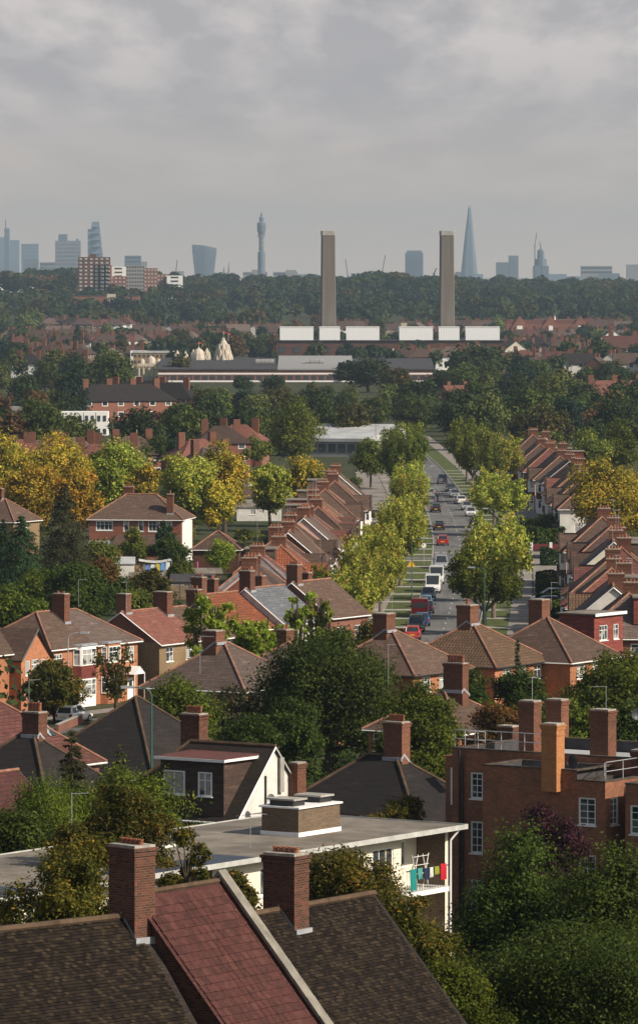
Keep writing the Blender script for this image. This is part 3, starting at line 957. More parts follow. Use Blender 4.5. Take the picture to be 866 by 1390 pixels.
def dish(x, y, z, rot, label, r=.4, mat='dark_metal'):
    mb = MB()
    rings = [(r * k / 4, .35 * (r * k / 4) ** 2 / r) for k in range(1, 5)]
    prev = None; n = 14
    for rr, dd in rings:
        ring = [(rr * math.cos(2 * math.pi * i / n), -dd * 1.0 + .12, rr * math.sin(2 * math.pi * i / n)) for i in range(n)]
        if prev: 
            for i in range(n): mb.face([prev[i], prev[(i + 1) % n], ring[(i + 1) % n], ring[i]]); 
        else: mb.face(ring)
        prev = ring
    mb.tube((0, .1, 0), (0, .3, -.1), .03, n=5)
    mb.tube((0, 0, -r * .9), (0, -r * .9, -.05), .012, n=4)
    mb.box(-.04, .04, -r * .9 - .05, -r * .9 + .05, -.09, 0)
    o = mb.build('satellite_dish', M[mat], None, (x, y, z), rot, smooth=False)
    return tag(o, label, 'satellite dish')


def railing(pts, h, label, name='roof_railing', cat='railing', mat='metal', rails=(1.0, .5), step=1.4, r=.025):
    mb = MB()
    pts = [Vector(p) for p in pts]
    for a, b in zip(pts, pts[1:]):
        n = max(1, round((b - a).length / step))
        for i in range(n + 1):
            p = a + (b - a) * i / n
            mb.tube(p, p + Vector((0, 0, h)), r, n=5)
        for k in rails: mb.tube(a + Vector((0, 0, h * k)), b + Vector((0, 0, h * k)), r, n=5)
    o = mb.build(name, M[mat])
    return tag(o, label, cat)


# ------------------------------------------------------------------ cars
CARCOL = {}


def paint(cname, c, metal=.0):
    if cname not in CARCOL:
        t = NT(cname + '_car_paint', .3, .5); t.b.inputs['Metallic'].default_value = metal
        t.b.inputs['Coat Weight'].default_value = .4
        f = t.noise(t.coord('Object'), 1.5, 4)
        CARCOL[cname] = t.color(t.mix(t.mapr(f, .3, .7), tuple(q * .85 for q in c), c))
    return CARCOL[cname]


M['tyre'] = plain('tyre_rubber', (.02, .02, .02), .85, .2, .1, 3)
M['rim'] = plain('wheel_rim', (.45, .46, .47), .35, .5, .1, 3, .6)
M['carglass'] = plain('car_glass', (.025, .03, .035), .08, .7, .1, 2)
M['lamp_clear'] = plain('headlamp_lens', (.7, .72, .72), .15, .6, .05, 4)
M['lamp_red'] = plain('tail_lamp_lens', (.35, .02, .02), .2, .6, .05, 4)
M['plate_y'] = plain('yellow_plate', (.60, .45, .05), .5, .3, .05, 4)
M['plate_w'] = plain('white_plate', (.7, .7, .7), .5, .3, .05, 4)

CAR_SPECS = {   # length, width, height; profile of belt / roof line (x from rear -L/2 to front L/2)
    'hatchback': dict(L=3.95, W=1.70, H=1.46, belt=[(-1.97, .86), (-1.8, .93), (.55, .93), (.95, .90), (1.75, .72), (1.97, .60)], gh=[(-1.85, .93), (-1.55, 1.38), (-.9, 1.46), (.1, 1.44), (.95, .92)]),
    'saloon': dict(L=4.5, W=1.76, H=1.43, belt=[(-2.25, .80), (-2.1, .96), (-1.3, .95), (.8, .92), (1.1, .90), (2.05, .72), (2.25, .58)], gh=[(-1.6, .95), (-.95, 1.38), (-.4, 1.43), (.3, 1.41), (1.15, .90)]),
    'mpv': dict(L=4.6, W=1.85, H=1.78, belt=[(-2.3, .95), (-2.2, 1.05), (1.0, 1.0), (1.4, .98), (2.1, .82), (2.3, .62)], gh=[(-2.2, 1.05), (-2.0, 1.70), (-1.4, 1.78), (.3, 1.74), (1.45, .98)]),
    'van': dict(L=5.0, W=1.95, H=2.15, belt=[(-2.5, 1.15), (-2.45, 1.2), (1.3, 1.15), (1.7, 1.10), (2.3, .92), (2.5, .65)], gh=[(-2.48, 1.2), (-2.42, 2.08), (-2.2, 2.15), (.9, 2.1), (1.75, 1.10)]),
}


def loft(mb, rings, mi=0, closed=True):
    n = len(rings[0])
    for a, b in zip(rings, rings[1:]):
        for k in range(n):
            j = (k + 1) % n
            mb.face([a[k], b[k], b[j], a[j]], mi)
    mb.face(rings[0], mi); mb.face(rings[-1][::-1], mi)


def car(kind, cname, c, label, x, y, rz, group=None, metal=0, panel=False, roofrack=False):
    S = CAR_SPECS[kind]; L, W, H = S['L'], S['W'], S['H']
    root = empty('parked_car' if kind != 'van' else 'parked_van', (x, y, gz(x, y) + .01), rz, label, 'car' if kind != 'van' else 'van', group)
    pm = paint(cname, c, metal)
    mb = MB()
    bx = [b[0] for b in S['belt']]; bz = [b[1] for b in S['belt']]
    xs = sorted(set([-L / 2, -L / 2 + .12, -L / 2 + .35, -L * .3, -L * .15, 0, L * .15, L * .3, L / 2 - .4, L / 2 - .15, L / 2]))
    rings = []
    for xx in xs:
        e = min(1, (L / 2 - abs(xx)) / .5)
        hw = W / 2 * (.84 + .16 * math.sqrt(max(0, e)))
        zt = lerp_tab(xx, bx, bz)
        zb = .24 + .10 * (1 - e)
        r = [(-hw * .92, zb), (-hw, zb + .18), (-hw, zt - .22), (-hw * .95, zt - .05), (-hw * .86, zt), (hw * .86, zt), (hw * .95, zt - .05), (hw, zt - .22), (hw, zb + .18), (hw * .92, zb)]
        rings.append([Vector((xx, q[0], q[1])) for q in r])
    loft(mb, rings)
    # roof panel + pillars
    g = S['gh']
    gr = []
    for i, (xx, zz) in enumerate(g):
        top = zz > S['belt'][1][1] + .2
        hw = W / 2 * (.80 if not top else (.70 if kind != 'van' else .86))
        gr.append((xx, zz, hw))
    tops = [q for q in gr if q[1] > H - .12]
    for a, b in zip(tops, tops[1:]):
        mb.box(a[0], b[0], -a[2], a[2], min(a[1], b[1]) - .04, max(a[1], b[1]) + .015)
    for sg in (-1, 1):
        for a, b in zip(gr, gr[1:]):
            mb.tube((a[0], sg * a[2], a[1]), (b[0], sg * b[2], b[1]), .045, n=4)
        for xm in (tops[0][0], (tops[0][0] + tops[-1][0]) / 2):
            mb.tube((xm, sg * tops[0][2], H - .05), (xm - .05, sg * W / 2 * .84, lerp_tab(xm, bx, bz)), .05, n=4)
    if kind == 'van' and panel:
        mb.box(-L / 2 + .06, .5, -W / 2 * .93, W / 2 * .93, 1.1, 2.12)
    # mirrors
    for sg in (-1, 1): mb.box(L * .17, L * .17 + .12, sg * W / 2 - .02 if sg > 0 else -W / 2 - .18, sg * W / 2 + .18 if sg > 0 else -W / 2 + .02, S['belt'][2][1] - .02, S['belt'][2][1] + .12)
    mb.build('body', pm, root)
    # glasshouse
    gb = MB()
    ring = []
    bel = S['belt'][2][1] - .06
    low = [(gr[0][0] + .02, bel), (gr[-1][0] - .03, bel)]
    n = len(gr)
    for sg in (-1, 1):
        pts = [(q[0], sg * (q[2] - .03) , q[1] - .015) for q in gr]
        base = [(gr[-1][0], sg * W / 2 * .80, bel), (gr[0][0], sg * W / 2 * .80, bel)]
        poly = pts + base
        gb.face(poly if sg < 0 else poly[::-1])
    for a, b in zip(gr, gr[1:]):
        gb.face([(a[0], -(a[2] - .03), a[1] - .015), (b[0], -(b[2] - .03), b[1] - .015), (b[0], b[2] - .03, b[1] - .015), (a[0], a[2] - .03, a[1] - .015)][::-1])
    gb.build('windows', M['carglass'], root)
    for xx in (-L * .31, L * .31):
        for sg in (-1, 1):
            wb = MB(); wb.tube((xx, sg * (W / 2 - .20), .32), (xx, sg * (W / 2 + .012), .32), .32, n=16)
            w = wb.build('wheel', M['tyre'], root)
            rb = MB(); rb.tube((xx, sg * (W / 2 - .05), .32), (xx, sg * (W / 2 + .022), .32), .19, n=12); rb.build('rim', M['rim'], w)
    zf = lerp_tab(L / 2 - .15, bx, bz); zr = lerp_tab(-L / 2 + .1, bx, bz)
    for sg in (-1, 1):
        hb = MB(); hb.box(L / 2 - .30, L / 2 - .035, sg * W * .36 - .17, sg * W * .36 + .17, zf - .24, zf - .06); hb.build('headlight', M['lamp_clear'], root)
        tb = MB(); tb.box(-L / 2 - .01, -L / 2 + .22, sg * W * .39 - .11, sg * W * .39 + .11, zr - .32, zr - .05); tb.build('taillight', M['lamp_red'], root)
    pb = MB(); pb.box(-L / 2 - .02, -L / 2 + .03, -.26, .26, .52, .64); pb.build('number_plate', M['plate_y'], root)
    pb = MB(); pb.box(L / 2 - .03, L / 2 + .02, -.26, .26, .38, .50); pb.build('number_plate', M['plate_w'], root)
    gb = MB(); gb.box(L / 2 - .06, L / 2 + .012, -W * .27, W * .27, .52, .64); gb.build('grille', M['dark_metal'], root)
    return root


def lamp_post(x, y, rot, label, h=7.5, z=None, mat='green_pole', group=None):
    root = empty('street_lamp', (x, y, gz(x, y) if z is None else z), rot, label, 'street lamp', group)
    mb = MB(); mb.tube((0, 0, 0), (0, 0, 1.2), .10, .09, 8); mb.tube((0, 0, 1.2), (0, 0, h - .5), .065, .05, 8)
    pr = Vector((0, 0, h - .5))
    for k in range(1, 6):
        a = k / 5 * math.pi / 2
        q = Vector((.55 * (1 - math.cos(a)), 0, h - .5 + .5 * math.sin(a))); mb.tube(pr, q, .04, .04, 6); pr = q
    mb.tube(pr, pr + Vector((.5, 0, .03)), .035, n=6)
    mb.build('pole', M[mat], root)
    lb = MB(); e = pr + Vector((.45, 0, .03))
    lb.prism([(e.x, -.10), (e.x + .7, -.13), (e.x + .78, 0), (e.x + .7, .13), (e.x, .10)], e.z - .07, e.z + .08)
    lb.build('lamp_head', M['metal'], root)
    return root
M['greywhite'] = plain('weathered_fascia', (.42, .42, .40), .8, .2, .25, 1.5)
# ------------------------------------------------------------------ main street centre line
CY = [380, 440, 560, 600, 658, 700, 775, 850, 950, 1060, 1160, 1300]
CXs = [4, 6.8, 12.7, 14.6, 17.0, 18.6, 20.5, 21.4, 21.6, 21.0, 19.5, 17]
def cxl(D): return lerp_tab(D, CY, CXs)
def tang(D): return math.atan2(8, cxl(D + 4) - cxl(D - 4))


def strip(off0, off1, D0, D1, z, step=12, h=None):
    mb = MB(); n = max(1, int((D1 - D0) / step))
    for i in range(n):
        a = D0 + (D1 - D0) * i / n; b = D0 + (D1 - D0) * (i + 1) / n
        q = [(cxl(a) + off0, a), (cxl(a) + off1, a), (cxl(b) + off1, b), (cxl(b) + off0, b)]
        P = [Vector((x, y, gz(x, y) + z)) for x, y in q]
        mb.face(P)
        if h:
            Bm = [p - Vector((0, 0, h)) for p in P]
            mb.face([P[0], P[3], Bm[3], Bm[0]]); mb.face([P[1], Bm[1], Bm[2], P[2]])
            if i == 0: mb.face([P[0], Bm[0], Bm[1], P[1]])
    return mb


def build_ground():
    xs = sorted(set([-3200, -2400, -1800, -1300, -950, -700, -520, -400, -300, -220, -160, -110, -70, -40, -20, 0, 20, 40, 70, 110, 160, 220, 300, 400, 520, 700, 950, 1300, 1800, 2400, 3200]))
    ys = sorted(set(list(range(-400, 600, 20)) + list(range(600, 3000, 200)) + list(range(3000, 8000, 200)) + list(range(8000, 17001, 1000))))
    v = [(x, y, gz(x, y)) for y in ys for x in xs]
    nx = len(xs)
    f = [(j * nx + i, j * nx + i + 1, (j + 1) * nx + i + 1, (j + 1) * nx + i) for j in range(len(ys) - 1) for i in range(nx - 1)]
    me = bpy.data.meshes.new('ground'); me.from_pydata(v, [], f); me.materials.append(M['ground'])
    me.polygons.foreach_set('use_smooth', [True] * len(f)); me.update()
    tag(link_mesh('ground', me), kind='structure')


build_ground()
D0, D1 = 480, 1290
tag(strip(-3.7, 3.7, D0, D1, .010).build('road', M['asphalt']), kind='structure')
for a, b, nm, mt in ((-3.85, -3.7, 'kerb', 'kerb'), (3.7, 3.85, 'kerb', 'kerb')):
    tag(strip(a, b, 506, D1, .125, h=.16).build(nm, M[mt]), kind='structure')
tag(strip(-7.4, -3.85, 506, D1, .115, h=.12).build('grass_verge', M['grass']), kind='structure')
tag(strip(3.85, 7.0, 506, D1, .115, h=.12).build('grass_verge', M['grass']), kind='structure')
tag(strip(-9.6, -7.4, 506, D1, .119, h=.12).build('pavement', M['paving']), kind='structure')
tag(strip(7.0, 9.4, 506, D1, .119, h=.12).build('pavement', M['paving']), kind='structure')
# crossovers: concrete drives across verge and pavement
mb = MB()
for k in range(36):
    D = 516 + k * 15.3
    for sg in (-1, 1):
        a, b = (3.86, 9.6) if sg > 0 else (-9.8, -3.86)
        w = 2.6
        q = [(cxl(D) + a, D), (cxl(D) + b, D), (cxl(D) + b, D + w), (cxl(D) + a, D + w)]
        mb.face([(x, y, gz(x, y) + .128) for x, y in q])
tag(mb.build('driveway_crossings', M['concrete']), kind='structure')


def ribbon(pts, w, z, name, mat):
    mb = MB()
    P = [Vector((x, y)) for x, y in pts]
    L = []; Rr = []
    for i, p in enumerate(P):
        d = (P[min(i + 1, len(P) - 1)] - P[max(i - 1, 0)]).normalized(); n = Vector((-d.y, d.x))
        L.append(p + n * w / 2); Rr.append(p - n * w / 2)
    for i in range(len(P) - 1):
        q = [Rr[i], Rr[i + 1], L[i + 1], L[i]]
        mb.face([(v.x, v.y, gz(v.x, v.y) + z) for v in q])
    return tag(mb.build(name, M[mat]), kind='structure')


U60 = Vector((math.cos(R(60)), math.sin(R(60))))
ribbon([(-60, 375), (-46, 400), (-20, 444), (-5.8, 469), (3, 484), (12, 500)], 7, .006, 'side_road', 'asphalt')
ribbon([(-66.5, 378), (-52.5, 403), (-26.5, 447), (-12.3, 472), (-5.5, 484)], 2.6, .03, 'pavement', 'paving')
ribbon([(cxl(727) + 3.7, 727), (cxl(727) + 60, 731)], 6.5, .134, 'side_road', 'asphalt')
ribbon([(cxl(727) - 3.7, 722), (cxl(727) - 60, 716)], 6.0, .134, 'side_road', 'asphalt')
# road paint
mb = MB()
def mark(x, y, w, l, ang=0):
    c, s = math.cos(ang), math.sin(ang)
    mb.face([(x + a * c - b * s, y + a * s + b * c, gz(x, y) + .0165) for a, b in ((-w / 2, -l / 2), (w / 2, -l / 2), (w / 2, l / 2), (-w / 2, l / 2))])
for D in range(560, 1200, 9): mark(cxl(D), D, .09, 2.2)
for D in (738, 740.2):
    for k in range(7): mark(cxl(D) - 3.2 + k * 1.05, D, .62, .55)
for k in range(6): mark(cxl(716) - 3.1 + k * .62, 716 + .0, .32, 2.2)
for D in (641, 645, 649):
    for k in range(3): mark(cxl(D) + 1.0 + k * .9, D + k * .7, .5, 1.5)
for D in (553, 555.2):
    for k in range(6): mark(cxl(D) - 3.1 + k * .62, D, .42, .9)
tag(mb.build('road_markings', M['marking']), kind='structure')

# ------------------------------------------------------------------ foreground terrace
A56 = R(56)
U = Vector((math.cos(A56), math.sin(A56))); V = Vector((U.y, -U.x))
T0 = Vector((-5.66, 164.0))
ZG = gz(*T0)


def terr(t0, t1, zr, roofm, wall, label, ends, pitch=R(48), W=8.2, chims=(), rot=A56, **kw):
    c = T0 + Vector((math.cos(rot), math.sin(rot))) * ((t0 + t1) / 2)
    g = gz(c.x, c.y)
    eave = zr - g - W / 2 * math.tan(pitch)
    return house(label, c.x, c.y, rot, t1 - t0, W, eave, pitch, ends, wall, roofm, [('f', -1.5, eave - 1.1, 1.3, 1.1), ('f', 1.0, eave - 1.1, 1.3, 1.1)], chims, z=g, over=.3, name='terraced_house', **kw)


gA = gz(*(T0 + Vector((math.cos(R(43)), math.sin(R(43)))) * -11.05))
f1 = terr(-22, -.1, 18.35, 'roof_dark', 'brick_dark', 'bottom left terraced house with a sooty brown plain tiled roof and tall stack', ('party', 'gable'), gutter='black', ridge='ridge_dark', ridge_r=.13, rot=R(43),
          chims=((10.9, .0, .84, 1.22, 20.55 - gA, 5, dict(mat='brick_dark', potr=.14, poth=.20)),))
gB = gz(*(T0 + U * 2.3))
f2 = terr(.0, 4.45, 19.0, 'roof_maroon', 'brick_dark', 'terraced house with a maroon interlocking tile roof between the two big foreground chimneys', ('gable', 'party'), gutter=None, ridge='ridge_dark', ridge_r=.10)
gC = gz(*(T0 + U * 8.9))
f3 = terr(4.75, 13.2, 17.75, 'roof_dark', 'brick_dark', 'terraced house with a dark roof whose verge ends above the bottom centre tree', ('party', 'gable'), gutter='black', ridge='ridge_dark', ridge_r=.12,
          chims=((-.75, 0, .84, 1.22, 19.55 - gC, 5, dict(mat='brick_dark', potr=.14, poth=.20)),))
def roof_of(h): return [c_ for c_ in _kids[h.name] if c_.name.startswith('roof')][0]
for h_, hl, zr_, t_, tw_, th2, ms_, cr in ((f1, 10.95, 18.35, gA, .165, .115, ('tile_a', 'tile_b', 'tile_c'), 0), (f2, 2.225, 19.0, gB, .30, .30, ('mtile_a', 'mtile_b', 'mtile_c'), 1), (f3, 4.225, 17.75, gC, .165, .115, ('tile_a', 'tile_b', 'tile_c'), 0)):
    gg = h_.location.z
    lay_tiles(roof_of(h_), max(-hl, hl - 15) , hl, 8.2, zr_ - gg - 4.1 * math.tan(R(48)), R(48), tw_, th2, ms_, int(hl * 10), corr=cr)
# parapet up the slope between maroon and dark roof (part of the maroon house)
pb = MB()
W = 8.2; k48 = math.tan(R(48))
g2 = gB
for sg in (-1, 1):
    n = 9
    for i in range(n):
        v0 = sg * (i / n) * (W / 2 + .25); v1 = sg * ((i + 1) / n) * (W / 2 + .25)
        za = 19.0 - abs(v0) * k48 + .34 - g2; zb = 19.0 - abs(v1) * k48 + .34 - g2
        x0, x1 = 4.45 / 2 - .02, 4.45 / 2 + .40
        P = [Vector((x0, v0, za)), Vector((x1, v0, za)), Vector((x1, v1 * .995, zb)), Vector((x0, v1 * .995, zb))]
        if sg < 0: P = P[::-1]
        Bt = [p - Vector((0, 0, .16)) for p in P]
        pb.face(P, 0); pb.face(Bt[::-1], 0)
        for a in range(4): b = (a + 1) % 4; pb.face([P[a], Bt[a], Bt[b], P[b]], 0)
        P2 = [p - Vector((0, 0, .161)) for p in P]; P2 = [Vector((min(max(p.x, x0 + .06), x1 - .06), p.y, p.z)) for p in P2]
        B2 = [p - Vector((0, 0, 1.1)) for p in P2]
        for a in range(4): b = (a + 1) % 4; pb.face([P2[a], B2[a], B2[b], P2[b]], 1)
pb.build('parapet', [M['stoneband'], M['brick_dark']], f2)

# ------------------------------------------------------------------ long flat-roofed block of flats
FB = Vector((-9.45, 233.3)); gF = gz(*FB) - .6; HT = 12.5 - gF
fb = empty('block_of_flats', (FB.x, FB.y, gF), A56, 'long low cream flats with grey flat roof, brick tank room and washing on a balcony', 'block of flats')
Lf, Wf = 42.0, 9.0
wins = []
wb = MB()
xb = 21.0
# front wall: recessed balcony bays at x in [17.4,21] and [-1.8,1.6], [-16,-12.6]
rec = [(-16, -12.4), (-2.2, 1.9), (17.0, 20.75)]
segs = []; cur = -xb
for a, b in rec: segs.append((cur, a)); cur = b
segs.append((cur, xb))
zs2 = HT - .16; storey = 2.65
fl = [zs2 - storey, zs2 - 2 * storey - .1]
for a, b in segs:
    hs = []
    if b - a > 3:
        n = int((b - a) / 3.0)
        for i in range(n):
            u = (b - a) * (i + .5) / n
            for z0 in (fl[0] + .95, fl[1] + .95):
                hs.append((u - .85, u + .85, z0, z0 + 1.25))
                wins.append((a, b, u - .85, u + .85, z0, z0 + 1.25))
    wall_panel(wb, (a, -Wf / 2), (b, -Wf / 2), -1, zs2, hs)
for a, b in rec:
    yb_ = -Wf / 2 + 1.6
    hs = []
    for z0 in (fl[0], fl[1]):
        hs += [(.35, 1.25, z0 + .05, z0 + 2.1), (1.6, 2.9, z0 + .9, z0 + 2.1)]
    wall_panel(wb, (a, yb_), (b, yb_), -1, zs2, hs)
    wall_panel(wb, (a, -Wf / 2), (a, yb_), -1, zs2, mi=1); wall_panel(wb, (b, yb_), (b, -Wf / 2), -1, zs2, mi=1)
wall_panel(wb, (xb, -Wf / 2), (xb, Wf / 2), -1, zs2, [(5.2, 6.2, fl[0] + 1, fl[0] + 2.1)], mi=1)
wall_panel(wb, (xb, Wf / 2), (-xb, Wf / 2), -1, zs2, mi=0); wall_panel(wb, (-xb, Wf / 2), (-xb, -Wf / 2), -1, zs2, mi=1)
wb.build('wall', [M['offwhite'], M['brick_brown']], fb)
for a, b, u0, u1, z0, z1 in wins: win(fb, (a, -Wf / 2), (b, -Wf / 2), u0, u1, z0, z1, 3, 1)
for a, b in rec:
    for z0 in (fl[0], fl[1]):
        win(fb, (a, -Wf / 2 + 1.6), (b, -Wf / 2 + 1.6), 1.6, 2.9, z0 + .9, z0 + 2.1, 2, 1)
        win(fb, (a, -Wf / 2 + 1.6), (b, -Wf / 2 + 1.6), .35, 1.25, z0 + .05, z0 + 2.1, 1, 2, sill=False, name='balcony_door')
        bb = MB(); bb.box(a + .003, b - .003, -Wf / 2 - .35, -Wf / 2 + 1.597, z0 - .22, z0)
        bl = bb.build('balcony', M['white'], fb)
        rb = MB()
        for i in range(int((b - a) / .14) + 1):
            x = a + .08 + i * .14
            if x < b - .05: rb.tube((x, -Wf / 2 - .28, z0), (x, -Wf / 2 - .28, z0 + 1.0), .010, n=4)
        rb.tube((a, -Wf / 2 - .28, z0 + 1.0), (b, -Wf / 2 - .28, z0 + 1.0), .03, n=5)
        rb.build('balustrade', M['dark_metal'], bl)
# roof slab with white fascia
rb = MB(); rb.prism([(-xb - .4, -Wf / 2 - .75), (xb + .45, -Wf / 2 - .75), (xb + .45, Wf / 2 + .4), (-xb - .4, Wf / 2 + .4)], zs2 + .001, HT)
rf = rb.build('roof', M['flatroof'], fb)
q = MB()
for a, b, c, d in ((-xb - .45, xb + .5, -Wf / 2 - .80, -Wf / 2 - .753), (-xb - .45, xb + .5, Wf / 2 + .403, Wf / 2 + .45)): q.box(a, b, c, d, zs2 - .02, HT + .05)
for a, b in ((-xb - .45, -xb - .403), (xb + .453, xb + .5)): q.box(a, b, -Wf / 2 - .753, Wf / 2 + .403, zs2 - .02, HT + .05)
q.build('fascia', M['greywhite'], rf)
q = MB()
q.box(-4.6, 4.2, -Wf / 2 - .74, -Wf / 2 + 1.5, HT + .003, HT + .05); q.box(-19.5, -11, -Wf / 2 - .74, -Wf / 2 + 1.8, HT + .003, HT + .05)
q.build('roof_membrane', M['blueroof'], rf)
q = MB()
q.box(12.55, 15.95, -1.8, .24, HT + .001, HT + 1.28, 0); q.box(12.45, 16.05, -1.9, .34, HT + 1.28, HT + 1.36, 1)
q.box(12.5, 16.0, -1.85, .29, HT + .002, HT + .20, 1)
tk = q.build('tank_room', [M['brick_brown'], M['white']], fb)
for a in (12.7, 14.9):
    q = MB(); q.box(a, a + .95, -1.4, -.1, HT + 1.36, HT + 1.62, 0); q.box(a - .08, a + 1.03, -1.5, 0, HT + 1.62, HT + 1.70, 1); q.build('vent', [M['black'], M['concrete']], tk)
q = MB(); q.box(4.8, 6.4, .6, 2.2, HT, HT + .18, 0); q.box(4.7, 6.5, .5, 2.3, HT + .18, HT + .30, 1); q.build('roof_hatch', [M['white'], M['felt']], fb)
q = MB(); q.box(-15.6, -13.6, -.6, 1.4, HT, HT + .2, 0); q.box(-15.7, -13.5, -.7, 1.5, HT + .2, HT + .36, 1); q.build('roof_hatch', [M['white'], M['felt']], fb)
q = MB(); q.tube((2.4, .2, HT), (2.4, .2, HT + .5), .10, n=8); q.tube((2.75, .3, HT), (2.75, .3, HT + .38), .09, n=8); q.box(2.1, 3.0, -.1, .6, HT, HT + .06); q.build('vent_pipe', M['white'], fb)
q = MB(); q.tube((20.6, -Wf / 2 - .40, -.5), (20.6, -Wf / 2 - .40, zs2 - .5), .05, n=6); q.tube((20.6, -Wf / 2 - .40, zs2 - .5), (20.9, -Wf / 2 - .68, zs2 - .02), .05, n=6); q.build('drainpipe', M['white'], fb)


def FBp(x, y, z):
    return Vector((FB.x + U.x * x - U.y * y, FB.y + U.y * x + U.x * y, gF + z))


# washing on the end balcony
def cloth(name, label, x0, w, h, c, zt, y=-Wf / 2 - .36, cat='laundry', seed=0):
    mb = MB(); n = 8; m = 6
    P = lambda i, j: (x0 + w * i / n, y - .03 * math.sin(i * 1.9 + seed) * j / m - .02 * j / m, zt - h * j / m + .02 * math.sin(i * 1.3 + seed) * (j == m))
    for i in range(n):
        for j in range(m):
            a, b, c_, d = P(i, j), P(i, j + 1), P(i + 1, j + 1), P(i + 1, j)
            mb.face([a, b, c_, d]); mb.face([(p[0], p[1] + .02, p[2]) for p in (a, d, c_, b)])
    o = mb.build(name, plain(name + '_cloth', c, .9, .1, .1, 4), None, (FB.x, FB.y, gF), A56)
    return tag(o, label, cat)


zr = fl[0] + 1.03
cloth('hanging_towel', 'turquoise towel hanging over the left of the end balcony rail', 17.2, .55, 1.0, (.02, .20, .19), zr + .05, seed=1)
cloth('hanging_towel', 'short pale turquoise towel beside the long turquoise one on the balcony', 17.85, .4, .5, (.07, .28, .27), zr + .05, seed=2)
cloth('hanging_shirt', 'dark blue shirt drying on the balcony rail', 18.4, .38, .5, (.02, .03, .07), zr, seed=3)
cloth('hanging_shirt', 'white shirt drying in the middle of the balcony rail', 18.9, .26, .45, (.6, .6, .6), zr, seed=4)
cloth('hanging_flag_cloth', 'small green and yellow cloth on the balcony rail beside the red towel', 19.3, .36, .36, (.22, .26, .03), zr, seed=5, cat='cloth')
cloth('hanging_towel', 'bright red towel hanging at the right end of the balcony rail', 19.8, .48, .75, (.42, .02, .035), zr + .08, seed=6)
mb = MB()
for sx in (0, .9):
    mb.tube((18.4 + sx, -Wf / 2 + .3, fl[0] + .02), (18.9 + sx, -Wf / 2 + .3, fl[0] + 1.6), .02, n=4); mb.tube((18.9 + sx, -Wf / 2 + .3, fl[0] + .02), (18.4 + sx, -Wf / 2 + .3, fl[0] + 1.6), .02, n=4)
for z in (.7, 1.1, 1.5): mb.tube((18.5, -Wf / 2 + .3, fl[0] + z), (19.8, -Wf / 2 + .3, fl[0] + z), .014, n=4)
tag(mb.build('clothes_airer', M['white'], None, (FB.x, FB.y, gF), A56), 'folding clothes airer standing on the end balcony behind the washing', 'clothes airer')
dish(wx(368, 287.3), 287.3, wz(1085, 287.3), R(40), 'grey satellite dish on the pebbledash gable of the dormer house', r=.30, mat='metal')
aerial(wx(98, 238), 238, 12.4, 2.6, 'H shaped grey television aerial rising from the flat roof behind the left bushes', R(20))

# ------------------------------------------------------------------ red brick flats on the right
BR = Vector((8.55, 277.5)); gR = gz(*BR); RB = -R(34)
br = empty('brick_flats', (BR.x, BR.y, gR), RB, 'dark red brick flats with stepped parapets, white sash windows and tall square chimneys', 'block of flats')
Z = lambda z: z - gR
wb = MB()
BLK = []          # x0,x1,y0,y1,top


def bblock(x0, x1, y0, y1, top, fh=(), rh=(), sides='frl', inner=None):
    if 'f' in sides: wall_panel(wb, (x0, y0), (x1, y0), -1.5, Z(top), fh)
    if 'r' in sides: wall_panel(wb, (x1, y0), (x1, y1), -1.5, Z(top), rh)
    if 'b' in sides: wall_panel(wb, (x1, y1), (x0, y1), -1.5, Z(top))
    if 'l' in sides: wall_panel(wb, (x0, y1), (x0, y0), -1.5, Z(top))
    # flat roof sunk behind the parapet, with the inner face of the parapet
    w = .28; zr_ = Z(top) - .55
    rm.face([(x0 + w, y0 + w, zr_), (x1 - w, y0 + w, zr_), (x1 - w, y1 - w, zr_), (x0 + w, y1 - w, zr_)])
    ring = [(x0 + w, y0 + w), (x1 - w, y0 + w), (x1 - w, y1 - w), (x0 + w, y1 - w)]
    for i in range(4):
        a, b = ring[i], ring[(i + 1) % 4]
        pm.face([(*b, zr_), (*a, zr_), (*a, Z(top)), (*b, Z(top))])
    o = .03
    O = [(x0 - o, y0 - o), (x1 + o, y0 - o), (x1 + o, y1 + o), (x0 - o, y1 + o)]; I = [(x0 + w + o, y0 + w + o), (x1 - w - o, y0 + w + o), (x1 - w - o, y1 - w - o), (x0 + w + o, y1 - w - o)]
    za, zb_ = Z(top), Z(top) + .07
    for i in range(4):
        j = (i + 1) % 4
        cm.face([(*O[i], zb_), (*O[j], zb_), (*I[j], zb_), (*I[i], zb_)]); cm.face([(*O[i], za), (*O[j], za), (*O[j], zb_), (*O[i], zb_)]); cm.face([(*I[j], za), (*I[i], za), (*I[i], zb_), (*I[j], zb_)])
        cm.face([(*O[j], za), (*O[i], za), (*I[i], za), (*I[j], za)])


rm, pm, cm = MB(), MB(), MB()
def hole(u, zc, w, h): return (u - w / 2, u + w / 2, Z(zc) - h / 2, Z(zc) + h / 2)
LW = [hole(4.28 - 2.75, 11.1, .78, 1.40), hole(4.28 - 2.75, 8.35, .78, 1.70), hole(4.28 - 2.75, 5.3, .78, 1.6)]
bblock(-4.28, 9.5, 3.75, 12.5, 13.0, LW)
MW = [hole(6.35, 10.55, 1.05, 1.42), hole(6.35, 7.6, 1.05, 1.42), hole(2.2, 5.6, 1.05, 1.42)]
bblock(0, 5.75, 0, 3.745, 12.6, [MW[2]], sides='fl')
bblock(5.752, 7.45, 0, 3.743, 12.1, [hole(6.35 - 5.752, 10.55, 1.05, 1.42), hole(6.35 - 5.752, 7.6, 1.05, 1.42)], [hole(.95, 10.55, .8, 1.42), hole(.95, 7.6, .8, 1.42)], sides='fr')
